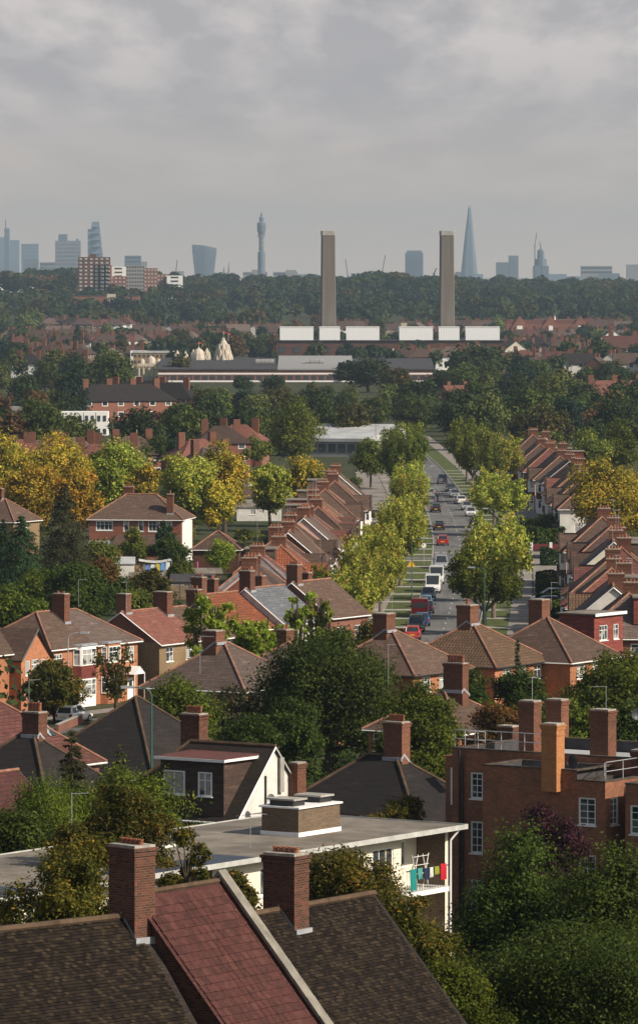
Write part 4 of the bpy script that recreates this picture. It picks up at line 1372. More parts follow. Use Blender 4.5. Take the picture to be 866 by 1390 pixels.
RWn = [hole(.75, 10.3, .95, 1.5), hole(.75, 7.3, .95, 1.5), hole(3.2, 10.3, .95, 1.5), hole(3.2, 7.3, .95, 1.5)]
bblock(8.77, 17, -.2, 9, 12.1, RWn, sides='frl')
bblock(10.2, 17, 2.2, 9.5, 13.3, sides='frl')
wb.build('wall', M['brick_flats'], br)
rm.build('roof', M['paleroof'], br); pm.build('parapet', M['felt'], br); cm.build('coping', plain('dark_coping', (.085, .065, .052), .95, .1, .4, 2), br)
def bwin(p0, p1, h): win(br, p0, p1, *h, 2, 4, depth=.11, bar=.035, gm='glass_dark', fr=.09)
for h in LW: bwin((-4.28, 3.75), (9.5, 3.75), h)
bwin((0, 0), (5.75, 0), MW[2])
for zc in (10.55, 7.6):
    bwin((5.752, 0), (7.45, 0), hole(6.35 - 5.752, zc, 1.05, 1.42)); bwin((7.45, 0), (7.45, 3.7), hole(.95, zc, .8, 1.42))
for h in RWn: bwin((8.77, -.2), (17, -.2), h)
q = MB(); q.box(-5.25, -4.285, 4.6, 9, -1.5, Z(12.45)); q.box(-5.3, -4.285, 4.55, 9.05, Z(12.45), Z(12.52)); q.build('wall', M['brick_flats'], br)
q = MB(); q.box(-4.9, -4.7, 4.55, 4.59, Z(9.9), Z(11.9)); q.build('window', M['white'], br)
q = MB(); q.tube((-3.75, 3.65, -1), (-3.75, 3.65, Z(13.0)), .07, n=6); q.tube((-3.55, 3.66, -1), (-3.55, 3.66, Z(12.7)), .04, n=5); q.build('drainpipe', M['black'], br)
q = MB(); q.tube((8.1, 3.2, -1), (8.1, 3.2, Z(12.0)), .06, n=6); q.tube((7.9, 2.0, Z(6)), (7.9, 2.0, Z(12.0)), .05, n=6); q.build('drainpipe', M['black'], br)


def stack(px, D, w, d, zt, zb, mat, pots=0, **kw):
    P = Vector((wx(px, D), D)) - BR
    chimney(br, P.dot(V), P.dot(U), w, d, Z(zb), Z(zt), pots, mat=mat, band=True, flash=False, **kw)


stack(719, 284.5, .95, .78, wz(951, 284.5), 12, 'brick_chim')
stack(756, 290, .98, .80, wz(949, 290), 12, 'brick_chim')
stack(750, 275.0, .92, .80, wz(982, 275), 11.5, 'brick_bright')
stack(818, 281, 1.12, .85, wz(963, 281), 11.8, 'brick_chim')
stack(874, 276.5, 1.1, .9, wz(1018, 276.5), 11.8, 'brick_chim')
stack(690, 300, 1.0, .8, wz(985, 300), 12, 'brick_chim')
def BRp(x, y, z): return Vector((BR.x + V.x * x + U.x * y, BR.y + V.y * x + U.y * y, z))
railing([BRp(-5.2, 8.5, 12.55), BRp(-4.2, 3.9, 13.07), BRp(1.6, 3.9, 13.07)], .95, 'galvanised guard rail on the left corner of the brick flats roof')
railing([BRp(5.9, 2.5, 11.9), BRp(7.4, .15, 12.17), BRp(7.4, 3.6, 12.17), BRp(9.2, 3.9, 13.07)], .95, 'galvanised guard rail round the small flat roof right of the orange chimney')
p = BRp(5.0, .9, 12.95); dish(p.x, p.y, p.z, R(-60), 'grey satellite dish behind the orange front chimney of the brick flats', r=.45)
p = BRp(4.9, 7.5, 15.0); dish(p.x, p.y, p.z, R(30), 'small dark satellite dish on the rear right stack of the brick flats', r=.33)
q = MB(); q.box(5.9, 8.6, 4.4, 7.6, Z(12.46), Z(12.62), 1); q.build('roof_hatch', [M['paleroof'], M['felt']], br)

# ------------------------------------------------------------------ dormer house with white gable, dark roofs round it
G0 = Vector((-6.23, 292.5)); gG = gz(*G0)
eG = 8.95 - gG
gh = house('house with white pebbledash gable and a flat red-roofed dormer of brown hung tiles', G0.x, G0.y, RB, 9.0, 6.9, eG, R(46), ('hip', 'gable'), 'render', 'roof_dark',
           [('r', 2.1, eG + .2 - .6, .75, .9, 1, 2), ('r', -2.3, 3.0, .9, 1.1)], ((-1.2, .6, 1.25, .85, 14.0 - gG, 6, dict(mat='brick_dark', potr=.12, poth=.42)), (4.82, 1.9, .55, .85, 11.5 - gG, 0, dict(mat='brick_chim', flash=False))),
           gutter='white', ridge='ridge_dark', over=.3)
q = MB(); q.box(-.55, 3.66, -3.5, .3, eG - 1.3, 11.82 - gG); dm = q.build('dormer', M['dormer_brown'], gh)
q = MB(); q.prism([(-.75, -3.75), (3.86, -3.75), (3.86, .4), (-.75, .4)], 11.825 - gG, lambda x, y: 12.0 - gG + (y + 3.75) * .03); q.build('dormer_roof', M['roof_maroon2'], dm)
q = MB(); q.box(-.8, 3.91, -3.80, -3.752, 11.84 - gG, 11.99 - gG); q.box(3.862, 3.91, -3.752, .4, 11.86 - gG, 12.0 - gG); q.build('fascia', M['white'], dm)
for a, b in ((.15, 1.55), (2.45, 3.35)): win(dm, (-.55, -3.5), (3.66, -3.5), a + .1, b + .1, 9.95 - gG, 11.25 - gG, 2, 2 if a > 2 else 1, proud=True, sub=True)
q = MB(); q.tube((4.56, -.8, 0), (4.56, -.8, eG + 2.0), .06, n=6); q.tube((4.56, .9, 2), (4.56, .9, eG + .6), .035, n=6); q.build('drainpipe', M['black'], gh)
P = G0 + V * 4.6 + U * .6
mb = MB(); mb.box(0, .10, -.18, .18, 0, 1.9); tag(mb.build('flue_box', M['concrete'], None, (P.x, P.y, gG + eG + 1.0), RB), 'slim grey flue box fixed high on the white gable', 'flue')

D1c = Vector((wx(518, 303), 303)); g1 = gz(*D1c)
house('hip roofed house with blackened tiles behind the flat roof, terracotta pots on its stack', D1c.x, D1c.y, RB, 10.5, 8.6, 11.2 - g1 - 3.7, R(38), ('hip', 'hip'), 'brick_red', 'roof_black',
      [('f', -2, 4.2, 1.4, 1.2), ('f', 2, 4.2, 1.4, 1.2)], ((.9, .2, 1.25, .85, 12.8 - g1, 7, dict(mat='brick_chim', potr=.11, poth=.42)),), gutter='black', ridge='ridge_dark')
c = Vector((wx(186, 352), 352)); g = gz(*c)
house('low spreading house with a black pyramid roof left of the round street-side tree', c.x, c.y, A56, 10.8, 10.4, 10.7 - g - 4.9, R(41), ('hip', 'hip'), 'brick_red', 'roof_black',
      [('f', -3, 3.2, 1.6, 1.3, 3, 1), ('f', 1, 3.2, 1.6, 1.3, 3, 1), ('l', 1, 3.2, 1.5, 1.3, 3, 1), ('l', -3, 3.2, 1.5, 1.3, 3, 1)], (), gutter='white', ridge='ridge_dark')
c = Vector((wx(-22, 334), 334)); g = gz(*c)
E1 = house('house at the left edge with a smooth maroon roof and skylight', c.x, c.y, A56, 11, 10, 12.0 - g - 4.2, R(39), ('hip', 'hip'), 'brick_red', 'roof_maroon2',
      [('f', 2, 4, 1.4, 1.2)], (), gutter='white', ridge='ridge')
q = MB(); kx = math.tan(R(39))
def onroof(x, v, o): return (x, v, (12.0 - g - 4.2) + (5 + v) * kx + o)
q.face([onroof(2.6, -3.3, .09), onroof(3.3, -3.3, .09), onroof(3.3, -2.5, .09), onroof(2.6, -2.5, .09)]); q.build('skylight', M['glass'], E1)
c = Vector((wx(38, 312), 312)); g = gz(*c)
house('house with sooty roof and four tall terracotta pots beside the maroon roof', c.x, c.y, R(-34), 9.5, 8.6, 11.3 - g - 3.75, R(41), ('hip', 'hip'), 'brick_red', 'roof_black',
      [('f', 0, 3.2, 1.4, 1.2)], ((.3, .3, 1.2, .85, 12.6 - g, 4, dict(mat='brick_dark', potr=.13, poth=.55)),), gutter='white', ridge='ridge_dark')
# low maroon roof in front of it
c = Vector((wx(-45, 290), 290)); g = gz(*c)
house('low house at the left edge with maroon tiled slope ending in a white verge', c.x, c.y, A56, 9, 9, 10.9 - g - 3.8, R(40), ('hip', 'gable'), 'brick_red', 'roof_maroon', [('f', 0, 3, 1.4, 1.2)], (), gutter='white')

# ------------------------------------------------------------------ left group of brick semis at the side road
A60 = R(60)
def semi_window_set(e): return [('f', -1.9, e - 1.15, 1.35, 1.25, 3, 2), ('f', 1.9, e - 1.15, 1.5, 1.25, 3, 2), ('f', -1.8, 1.5, 1.7, 1.35, 3, 2)]


e = 5.5
n60 = Vector((math.sin(A60), -math.cos(A60)))
cR = Vector((-16.2, 475.0)); cen = cR - U60 * 7.25 - n60 * 4
pL = cen - U60 * 3.62; pR = cen + U60 * 3.62
hA = house('brown-roofed half of the orange brick pair with red hung tiles on its bay', pL.x, pL.y, A60, 7.22, 8, e, R(34), ('hip', 'party'), 'brick_orange', 'roof_brown',
           [('f', -2.2, 4.2, 1.3, 1.25, 3, 2), ('l', 1.0, 4.2, 1.0, 1.2), ('l', -2, 1.6, 1.1, 1.3)], ((3.0, -.9, .9, 1.3, 9.75, 2, dict(poth=.2)),), name='semi_detached_house')
bay(hA, 1.6, 8, 3.0, .7, 0, 5.35, 'white', band='hung_tile', top='flat')
hB = house('grey-roofed half of the orange brick pair with a white gabled porch', pR.x, pR.y, A60, 7.22, 8, e, R(34), ('party', 'hip'), 'brick_orange', 'roof_grey',
           [('f', 2.3, 4.2, 1.5, 1.3, 3, 2), ('f', .2, 1.5, 1.2, 1.4, 2, 2)], (), name='semi_detached_house')
bay(hB, -1.3, 8, 2.6, .6, 0, 5.35, 'brick_orange', top='flat')
door_part(hB, 2.3, 8, mat='white', porch='white')
c0 = cen - U60 * 13.6
hC = house('orange brick house at the left edge with a dark-tiled front gable', c0.x, c0.y, A60, 9.5, 8, e, R(34), ('hip', 'hip'), 'brick_orange', 'roof_brown',
           [('f', -3.2, 4.2, 1.3, 1.2, 2, 2), ('r', .5, 4.2, 1.0, 1.2)], ((-2.5, .4, 1.2, .9, 9.6, 3),), name='semi_detached_house')


def wing(parent, u, W, width, depth, z1, rise, wallm, roofm, wins=(), back=3.5, barge='black'):
    y0 = -W / 2; y1 = y0 - depth; a, b = u - width / 2, u + width / 2
    mb = MB()
    hs = [(w[0] - w[2] / 2 + width / 2, w[0] + w[2] / 2 + width / 2, w[1] - w[3] / 2, w[1] + w[3] / 2) for w in wins]
    wall_panel(mb, (a, y1), (b, y1), -1, z1, hs); wall_panel(mb, (b, y1), (b, y0), -1, z1); wall_panel(mb, (a, y0), (a, y1), -1, z1)
    mb.face([(a, y1, z1), (b, y1, z1), (u, y1, z1 + rise)])
    w_ = mb.build('gable_wing', M[wallm], parent)
    for w in wins: win(w_, (a, y1), (b, y1), w[0] - w[2] / 2 + width / 2, w[0] + w[2] / 2 + width / 2, w[1] - w[3] / 2, w[1] + w[3] / 2, w[4], w[5], sub=False)
    g_ = MB()
    for w in wins: g_.face([(u + w[0] - w[2] / 2, y1 + .08, w[1] - w[3] / 2), (u + w[0] + w[2] / 2, y1 + .08, w[1] - w[3] / 2), (u + w[0] + w[2] / 2, y1 + .08, w[1] + w[3] / 2), (u + w[0] - w[2] / 2, y1 + .08, w[1] + w[3] / 2)])
    if wins: g_.build('pane', M['glass'], w_)
    rb = MB(); o = .3; sl = rise / (width / 2); ze = z1 - o * sl; yf = y1 - .25; yb = y0 + back; t = .12; zt = z1 + rise
    for sg, xe in ((-1, a - o), (1, b + o)):
        q = [Vector((xe, yf, ze)), Vector((u, yf, zt)), Vector((u, yb, zt)), Vector((xe, yb, ze))]
        if sg > 0: q = q[::-1]
        rb.face(q[::-1]); rb.face([p - Vector((0, 0, t)) for p in q])
        rb.face([q[0], q[1], q[1] - Vector((0, 0, t)), q[0] - Vector((0, 0, t))] if sg < 0 else [q[3], q[2], q[2] - Vector((0, 0, t)), q[3] - Vector((0, 0, t))])
    r = rb.build('wing_roof', M[roofm], parent)
    vb = MB()
    for xe in (a - o, b + o): vb.tube((xe, yf - .02, ze - .06), (u, yf - .02, zt - .06), .09, n=4)
    vb.build('bargeboard', M[barge], r)
    return w_


wing(hC, 2.3, 8, 4.6, 1.2, 5.0, 2.3, 'brick_orange', 'roof_brown', [(-1.25, 4.0, .7, 1.3, 1, 1), (0, 4.0, 1.25, 1.4, 1, 2), (1.25, 4.0, .7, 1.3, 1, 1), (0, 1.5, 2.4, 1.4, 4, 2)])
hD = house('orange brick house behind the left gable with a brown roof', c0.x - U60.x * 10 - 2, c0.y - U60.y * 10, A60, 8, 8, e, R(34), ('hip', 'hip'), 'brick_orange', 'roof_brown', [('r', 0, 4, 1, 1.2), ('f', 2, 4.2, 1.4, 1.2)], ((0, 0, 1.2, .9, 9.6, 3),), name='semi_detached_house')
c = Vector((-14.9, 475)) + U60 * 3.7 - n60 * 4 + Vector((.6, 1))
hE = house('yellow brick end house with a bright red roof and two square chimneys', c.x, c.y, A60, 7.4, 8, 5.1, R(33), ('gable', 'party'), 'brick_yellow', 'roof_red',
           [('f', -1.9, 3.9, 1.25, 1.3, 2, 2), ('f', 1.6, 3.9, 1.4, 1.3, 3, 2), ('f', -1.9, 1.3, 1.3, 1.2, 2, 2)], ((-3.0, .2, .95, 1.0, 9.3, 0), (2.9, -.3, 1.0, 1.5, 9.2, 0)), name='end_terrace_house', gable_wall='brick_red')
q = MB(); q.box(-1.0, 3.0, -5.3, -4.003, 2.5, 2.75); q.box(-.9, -.6, -5.2, -4.003, 0, 2.5); q.box(2.6, 2.9, -5.2, -4.003, 0, 2.5); q.build('porch', M['brick_yellow'], hE)
c2 = c + U60 * 7.4
house('mid terrace house with a mottled brown roof joined to the bright red roof', c2.x, c2.y, A60, 7.3, 8, 5.1, R(33), ('party', 'hip'), 'brick_yellow', 'roof_brown', [('f', -1.9, 3.9, 1.25, 1.3), ('f', 1.6, 3.9, 1.4, 1.3, 3, 2)], ((2.0, .3, 1.0, 1.2, 9.1, 2),), name='end_terrace_house')
for k_, (rf_n, wl_n, lb) in enumerate((('roof_orange', 'brick_red', 'orange-tiled terraced house next to the mottled brown roof'), ('roof_slate', 'render', 'terraced house with a blue-grey slate roof beyond the orange-tiled one'), ('roof_brown', 'brick_red', 'brown-tiled terraced house beyond the slate roof'))):
    c3 = c2 + U60 * (7.4 * (k_ + 1) + .6) + n60 * (-1.5 + k_ * .8)
    house(lb, c3.x, c3.y, A60, 7.2, 8.4, 5.4 + .3 * k_, R(36), ('gable', 'gable'), wl_n, rf_n, [('f', -1.7, 4.2, 1.3, 1.3), ('f', 1.7, 4.2, 1.3, 1.3)], ((-2.9, .2, .9, 1.2, 10.1 + .3 * k_, 3), (2.9, 2.2, .8, .8, 9.6, 2)), name='terraced_house')
# hipped houses lit from the right between the trees
def hipped(px, D, L, W, e, p, roofm, label, chims, rot=A60, wall='brick_orange', wins=None, off=(0, 0), name='detached_house', **kw):
    c = Vector((wx(px, D) + off[0], D + off[1]))
    return house(label, c.x, c.y, rot, L, W, e, R(p), ('hip', 'hip'), wall, roofm, wins if wins is not None else [('f', -2.6, e - 1.1, 1.5, 1.25, 3, 2), ('f', .2, e - 1.1, 1.2, 1.25, 2, 2), ('f', 2.9, e - 1.1, 1.3, 1.25, 2, 2), ('f', -2.2, 1.5, 2, 1.3, 3, 1), ('r', 0, e - 1.1, 1.0, 1.2), ('l', 1, e - 1.1, 1.0, 1.2)], chims, name=name, **kw)


hipped(533, 441, 9.6, 9.2, 5.1, 34, 'roof_brown', 'hipped house with brown roof left of the street junction', ((-.6, .5, 1.5, 1.3, 9.6, 0),), gutter='black')
hipped(641, 449, 9.6, 9.4, 5.3, 34, 'roof_tan', 'hipped house with tan pantiled roof straddling the end of the street', ((-.3, .3, 1.5, 1.3, 9.9, 1, dict(poth=.5, potr=.18)),), gutter='black')
hipped(742, 455, 9.2, 9.2, 5.3, 35, 'roof_brown', 'hipped house with brown pantiled roof left of the red tile-hung loft', ((.3, .9, 1.5, 1.3, 10.0, 0),))
hipped(306, 416, 9.4, 9.0, 5.4, 35, 'roof_grey', 'hipped grey-brown roofed house between the two pruned lime trees', ((-.9, .5, 1.35, 1.2, 9.5, 0),))
hipped(392, 424, 8.5, 8.6, 5.2, 34, 'roof_grey', 'low hipped roof showing between the pruned lime and the big dark tree', ((1.5, 1.2, 1.2, .9, 9.0, 2),), gutter='black')
hipped(602, 376, 7.5, 8, 4.9, 32, 'roof_brown', 'low brown-roofed house with a stack of tall pots among the shrubs', ((.9, .2, 1.6, .8, 9.3, 6, dict(poth=.55, potr=.12)),), rot=R(-34))
# red tile-hung loft with flat roof at the head of the right-hand terrace
P0 = Vector((wx(806, 466), 466)); g = gz(*P0)
q0 = empty('loft_house', (P0.x, P0.y, g), A56, 'boxy red tile-hung house end with flat roof and two white windows', 'house')
LL, WW = 4.9, 3.6
zt = 8.05
wbx = MB()
hls = [(.9, 2.3, 5.75, 7.1), (3.3, 4.2, 5.75, 7.1)]
wall_panel(wbx, (0, 0), (LL, 0), -.5, zt, hls); wall_panel(wbx, (LL, 0), (LL, WW), -.5, zt); wall_panel(wbx, (LL, WW), (0, WW), -.5, zt); wall_panel(wbx, (0, WW), (0, 0), -.5, zt)
wbx.build('wall', M['hung_tile'], q0)
for h in hls: win(q0, (0, 0), (LL, 0), *h, 3 if h[1] < 3 else 2, 2)
q = MB(); q.box(-.2, LL + .2, -.25, WW + .2, zt + .001, zt + .12); rr = q.build('roof', M['flatroof'], q0)
q = MB(); q.box(-.25, LL + .25, -.30, -.252, zt - .12, zt + .14); q.build('fascia', M['white'], rr)

# ------------------------------------------------------------------ big brick house among the golden trees
c = Vector((wx(192, 718), 718)); g = gz(*c)
BH = house('large red brick house with sweeping brown hipped roof in front of the golden trees', c.x, c.y, R(-9), 12.6, 8.6, 6.0, R(35), ('hip', 'hip'), 'brick_red', 'roof_brown',
           [('f', -4.2, 4.9, 2.3, 1.3, 4, 2), ('f', -1.2, 4.9, .8, 1.5, 1, 2), ('f', .8, 4.9, .8, 1.5, 1, 2), ('f', 2.6, 4.9, 1.6, 1.5, 3, 2), ('f', 4.6, 5.1, .9, .9, 2, 1), ('f', -2.2, 1.2, 1.0, 1.8, 2, 2), ('f', 3.5, 1.4, 1.5, 1.2, 3, 1), ('r', 0, 4.9, 1.6, 1.3, 3, 2)],
           ((-1.8, .6, 1.3, .9, 10.0, 4), (4.6, -3.2, .9, .8, 9.2, 1, dict(poth=.5))), gutter='white', fr=.12)
bay(BH, 0, 0.01, .01, .01, 0, .1, 'render', top='flat') if False else None
q = MB()   # lean-to roof across the front
q.face([(-2.6, -7.3, 2.5), (6.5, -7.3, 2.5), (6.3, -4.31, 3.7), (-2.6, -4.31, 3.7)]); q.face([(-2.6, -4.31, 3.55), (6.3, -4.31, 3.55), (6.5, -7.3, 2.35), (-2.6, -7.3, 2.35)])
q.face([(-2.6, -7.3, 2.35), (6.5, -7.3, 2.35), (6.5, -7.3, 2.5), (-2.6, -7.3, 2.5)])
q.build('lean_to_roof', M['roof_brown'], BH)
q = MB(); wall_panel(q, (-2.4, -7.0), (6.2, -7.0), 0, 2.4, [(1, 2.4, 1, 2.1), (4.5, 6.5, .9, 2.1)]); wall_panel(q, (6.2, -7), (6.2, -4.31), 0, 2.4); q.build('lean_to', M['brick_red'], BH)
q = MB(); q.face([(-6.2, -7.0, 2.3), (-2.7, -7.0, 2.3), (-2.7, -4.31, 2.9), (-6.2, -4.31, 2.9)]); q.face([(-6.2, -4.31, 2.8), (-2.7, -4.31, 2.8), (-2.7, -7.0, 2.2), (-6.2, -7.0, 2.2)]); q.build('conservatory_roof', M['paleroof'], BH)
q = MB(); wall_panel(q, (6.31, -3.4), (6.31, .6), 0, 5.6); q.prism([(6.305, -3.2), (7.0, -2.7), (7.0, 0), (6.305, .5)], 0, 5.6); by = q.build('bay_window', M['white'], BH)
c = Vector((wx(8, 722), 722))
house('yellow brick house at the left edge behind the dark conifers', c.x, c.y, R(-25), 6.5, 7.5, 5.5, R(36), ('hip', 'hip'), 'brick_yellow', 'roof_brown', [('f', 1.4, 4.2, 1.3, 1.1, 2, 1), ('r', 0, 4.2, 1.2, 1.1)], ((-1, 0, 1.2, .8, 9.6, 2),))
c = Vector((wx(296, 692), 692))
house('small pyramid-roofed garage with one white window', c.x, c.y, R(-4), 5.9, 5.6, 3.2, R(36), ('hip', 'hip'), 'brick_dark', 'roof_brown', [('f', .3, 2.2, 1.0, .9, 2, 1)], (), cat='garage', name='garage')

# ------------------------------------------------------------------ back yards: sheds, garages, fences, walls
def shed(px, D, w, d, h, label, wallm='brick_brown', roofm='flatroof', rot=0, slope=.12, name='shed', cat='shed', z=None):
    c = Vector((wx(px, D), D)); g = gz(*c)
    root = empty(name, (c.x, c.y, g), rot, label, cat)
    m = MB()
    hs = [(w * .3, w * .3 + .8, 1.0, 1.8)] if w > 2.6 else []
    for a, b, hh in (((-w / 2, -d / 2), (w / 2, -d / 2), hs), ((w / 2, -d / 2), (w / 2, d / 2), ()), ((w / 2, d / 2), (-w / 2, d / 2), ()), ((-w / 2, d / 2), (-w / 2, -d / 2), ())):
        wall_panel(m, a, b, -.5, h, hh)
    m.build('wall', M[wallm], root)
    m = MB(); m.prism([(-w / 2 - .15, -d / 2 - .15), (w / 2 + .15, -d / 2 - .15), (w / 2 + .15, d / 2 + .15), (-w / 2 - .15, d / 2 + .15)], lambda x, y: h + (y + d / 2) * slope, lambda x, y: h + .12 + (y + d / 2) * slope)
    m.build('roof', M[roofm], root)
    for hh in hs: win(root, (-w / 2, -d / 2), (w / 2, -d / 2), *hh, 2, 1)
    return root


def fence(px0, D0_, px1, D1_, h, label, mat='fence', name='garden_fence', cat='fence', th=.06):
    a = Vector((wx(px0, D0_), D0_)); b = Vector((wx(px1, D1_), D1_)); L = (b - a).length
    g = min(gz(*a), gz(*b))
    root = empty(name, (a.x, a.y, g), math.atan2(b.y - a.y, b.x - a.x), label, cat)
    n = max(1, round(L / 1.9))
    for i in range(n):
        m = MB(); m.box(i * L / n + .05, (i + 1) * L / n - .05, -th / 2, th / 2, -.3, h - .05 * (i % 2)); m.build('panel', M[mat], root)
    for i in range(n + 1):
        m = MB(); m.box(i * L / n - .048, i * L / n + .048, -.06, .06, -.3, h + .08); m.build('post', M['timber'] if mat == 'fence' else M['concrete'], root)
    return root


def gwall(px0, D0_, px1, D1_, h, label, mat='brick_red', th=.23):
    a = Vector((wx(px0, D0_), D0_)); b = Vector((wx(px1, D1_), D1_)); L = (b - a).length
    g = min(gz(*a), gz(*b))
    root = empty('garden_wall', (a.x, a.y, g), math.atan2(b.y - a.y, b.x - a.x), label, 'wall')
    m = MB(); m.box(0, L, -th / 2, th / 2, -.5, h); m.build('brickwork', M[mat], root)
    m = MB(); m.box(-.03, L + .03, -th / 2 - .04, th / 2 + .04, h + .001, h + .07); m.build('coping', M['concrete'], root)
    return root


shed(150, 665, 6.0, 4.5, 2.5, 'long flat grey-roofed shed below the large brick house', 'render', 'paleroof', .03)
shed(205, 650, 5.2, 3.0, 1.6, 'low red brick outbuilding right of the grey-roofed shed', 'brick_red', 'flatroof')
shed(262, 655, 7.0, 3.4, 1.8, 'brown brick garage with a flat roof in the back yards', 'brick_brown', 'flatroof', .05, name='garage', cat='garage')
shed(262, 634, 5.2, 5.0, 2.0, 'grey corrugated lean-to in the middle of the back yards', 'concrete', 'felt')
shed(282, 600, 3.8, 3.4, 2.6, 'cream rendered garage with tall flat front', 'offwhite', 'flatroof', -.05, name='garage', cat='garage')
shed(213, 560, 3.0, 2.4, 1.9, 'garden shed with pale sheet roof above the red roof', 'fence', 'paleroof', .1)
shed(342, 872, 8.5, 6, 2.3, 'long low garage block with brown roof between the golden trees', 'concrete', 'roof_brown', 0, .25, name='garage_block', cat='garage')
shed(350, 905, 9.5, 5, 2.6, 'white-walled flat garage behind the brown-roofed one', 'white', 'paleroof', 0, name='garage_block', cat='garage')
shed(352, 838, 7, 4, 2.1, 'pale flat-roofed garage in front of the brown-roofed one', 'render', 'flatroof', 0, name='garage_block', cat='garage')
fence(118, 622, 262, 632, 1.7, 'dark timber fence running across the left back yards')
fence(312, 705, 372, 716, 1.8, 'brown panel fence right of the small pyramid-roofed garage')
fence(236, 572, 330, 580, 1.8, 'dark fence above the bright red roof')
fence(120, 700, 250, 690, 1.2, 'low fence at the foot of the large house garden')
gwall(232, 660, 245, 690, 1.2, 'short brick wall beside the small pyramid-roofed garage')
gwall(186, 640, 238, 642, 1.5, 'red brick yard wall below the washing line')
# washing line and play frame in the yards
root = empty('washing_line', (wx(196, 655), 655, gz(wx(196, 655), 655)), R(5), 'washing line with blue and white clothes in the back yard', 'washing line')
m = MB(); m.tube((0, 0, 0), (0, 0, 2.9), .04, n=5); m.tube((3.4, 0, 0), (3.4, 0, 3.4), .04, n=5); m.tube((0, 0, 2.8), (3.4, 0, 3.2), .01, n=3); m.build('line', M['metal'], root)
cc = [(.1, .25, .6), (.7, .7, .72), (.5, .45, .1), (.12, .3, .62), (.65, .66, .68)]
for i, cl in enumerate(cc):
    m = MB(); x = .2 + i * .62; m.box(x, x + .5, -.012, .012, 1.9 + .07 * i, 2.75 + .09 * i); m.build('garment', plain('garment_%d' % i, cl, .9, .1, .1), root)
m = MB(); n = 8
for i in range(n):
    x0, x1 = -1.0 + i * .5, -.5 + i * .5
    f_ = lambda x: 2.9 - .25 * math.sin((x + 1) / 4 * math.pi)
    m.face([(x0, -.1, f_(x0)), (x1, -.1, f_(x1)), (x1, .7, f_(x1) + .25), (x0, .7, f_(x0) + .25)])
tag(m.build('white_tarpaulin', M['greywhite'], None, (wx(200, 657), 657, gz(0, 657) + .3), R(5)), 'sagging white tarpaulin stretched above the washing line', 'tarpaulin')
m = MB()
for x in (0, .5, 1.9): m.tube((x, 0, 0), (x, 0, 2.3), .09, n=6)
tag(m.build('play_frame_posts', plain('pink_paint', (.45, .12, .25), .6, .3, .1), None, (wx(248, 672), 672, gz(0, 672)), 0), 'three pink posts of a garden play frame beside the pyramid-roofed garage', 'play frame')
m = MB(); m.lathe([(.25, 0), (.2, .35), (.05, .8), (.03, .85)], 10); tag(m.build('folded_parasol', plain('orange_fabric', (.6, .14, .04), .9, .1, .1), None, (wx(278, 684), 684, gz(0, 684) + .3)), 'folded orange garden parasol in front of the pyramid-roofed garage', 'parasol')

for px, D, z, h, lab in ((107, 470, 9.9, 1.6, 'aerial on the stack of the orange brick pair'), (172, 477, 9.4, 1.5, 'aerial on the left stack of the red-roofed house'), (532, 441, 10.2, 1.5, 'aerial on the stack left of the junction'), (748, 455, 10.6, 1.5, 'aerial on the stack left of the red tile-hung loft'),
                        (272, 291, 17.3, 1.2, 'aerial on the pots of the dormer house stack'), (527, 303, 15.8, 1.4, 'aerial on the stack of the blackened hip roof'), (722, 284.5, 15.4, 1.3, 'aerial on the left rear stack of the brick flats'), (822, 281, 15.2, 1.3, 'aerial on the right stack of the brick flats'), (340, 238, 12.5, 1.6, 'aerial lying low on the cream flats roof'), (435, 560, 9.6, 1.8, 'aerial among the roofs above the junction'), (40, 320, 12.9, 1.0, 'aerial beside the four tall pots on the left')):
    aerial(wx(px, D), D, z - .9, h + .9, lab, R((px * 37) % 360))

gwall(78, 436, 118, 449, .8, 'brown brick front garden wall before the white hatchback', 'brick_red')
# ------------------------------------------------------------------ the two rows of semis along the main street
ORD = ['first', 'second', 'third', 'fourth', 'fifth', 'sixth', 'seventh', 'eighth', 'ninth', 'tenth', 'eleventh', 'twelfth', 'thirteenth', 'fourteenth', 'fifteenth', 'sixteenth', 'seventeenth', 'eighteenth', 'nineteenth', 'twentieth',
       'twenty-first', 'twenty-second', 'twenty-third', 'twenty-fourth', 'twenty-fifth', 'twenty-sixth', 'twenty-seventh', 'twenty-eighth', 'twenty-ninth', 'thirtieth', 'thirty-first', 'thirty-second', 'thirty-third', 'thirty-fourth', 'thirty-fifth', 'thirty-sixth', 'thirty-seventh', 'thirty-eighth']
UL, UW, UE, UP = 6.75, 8.6, 5.5, R(40)


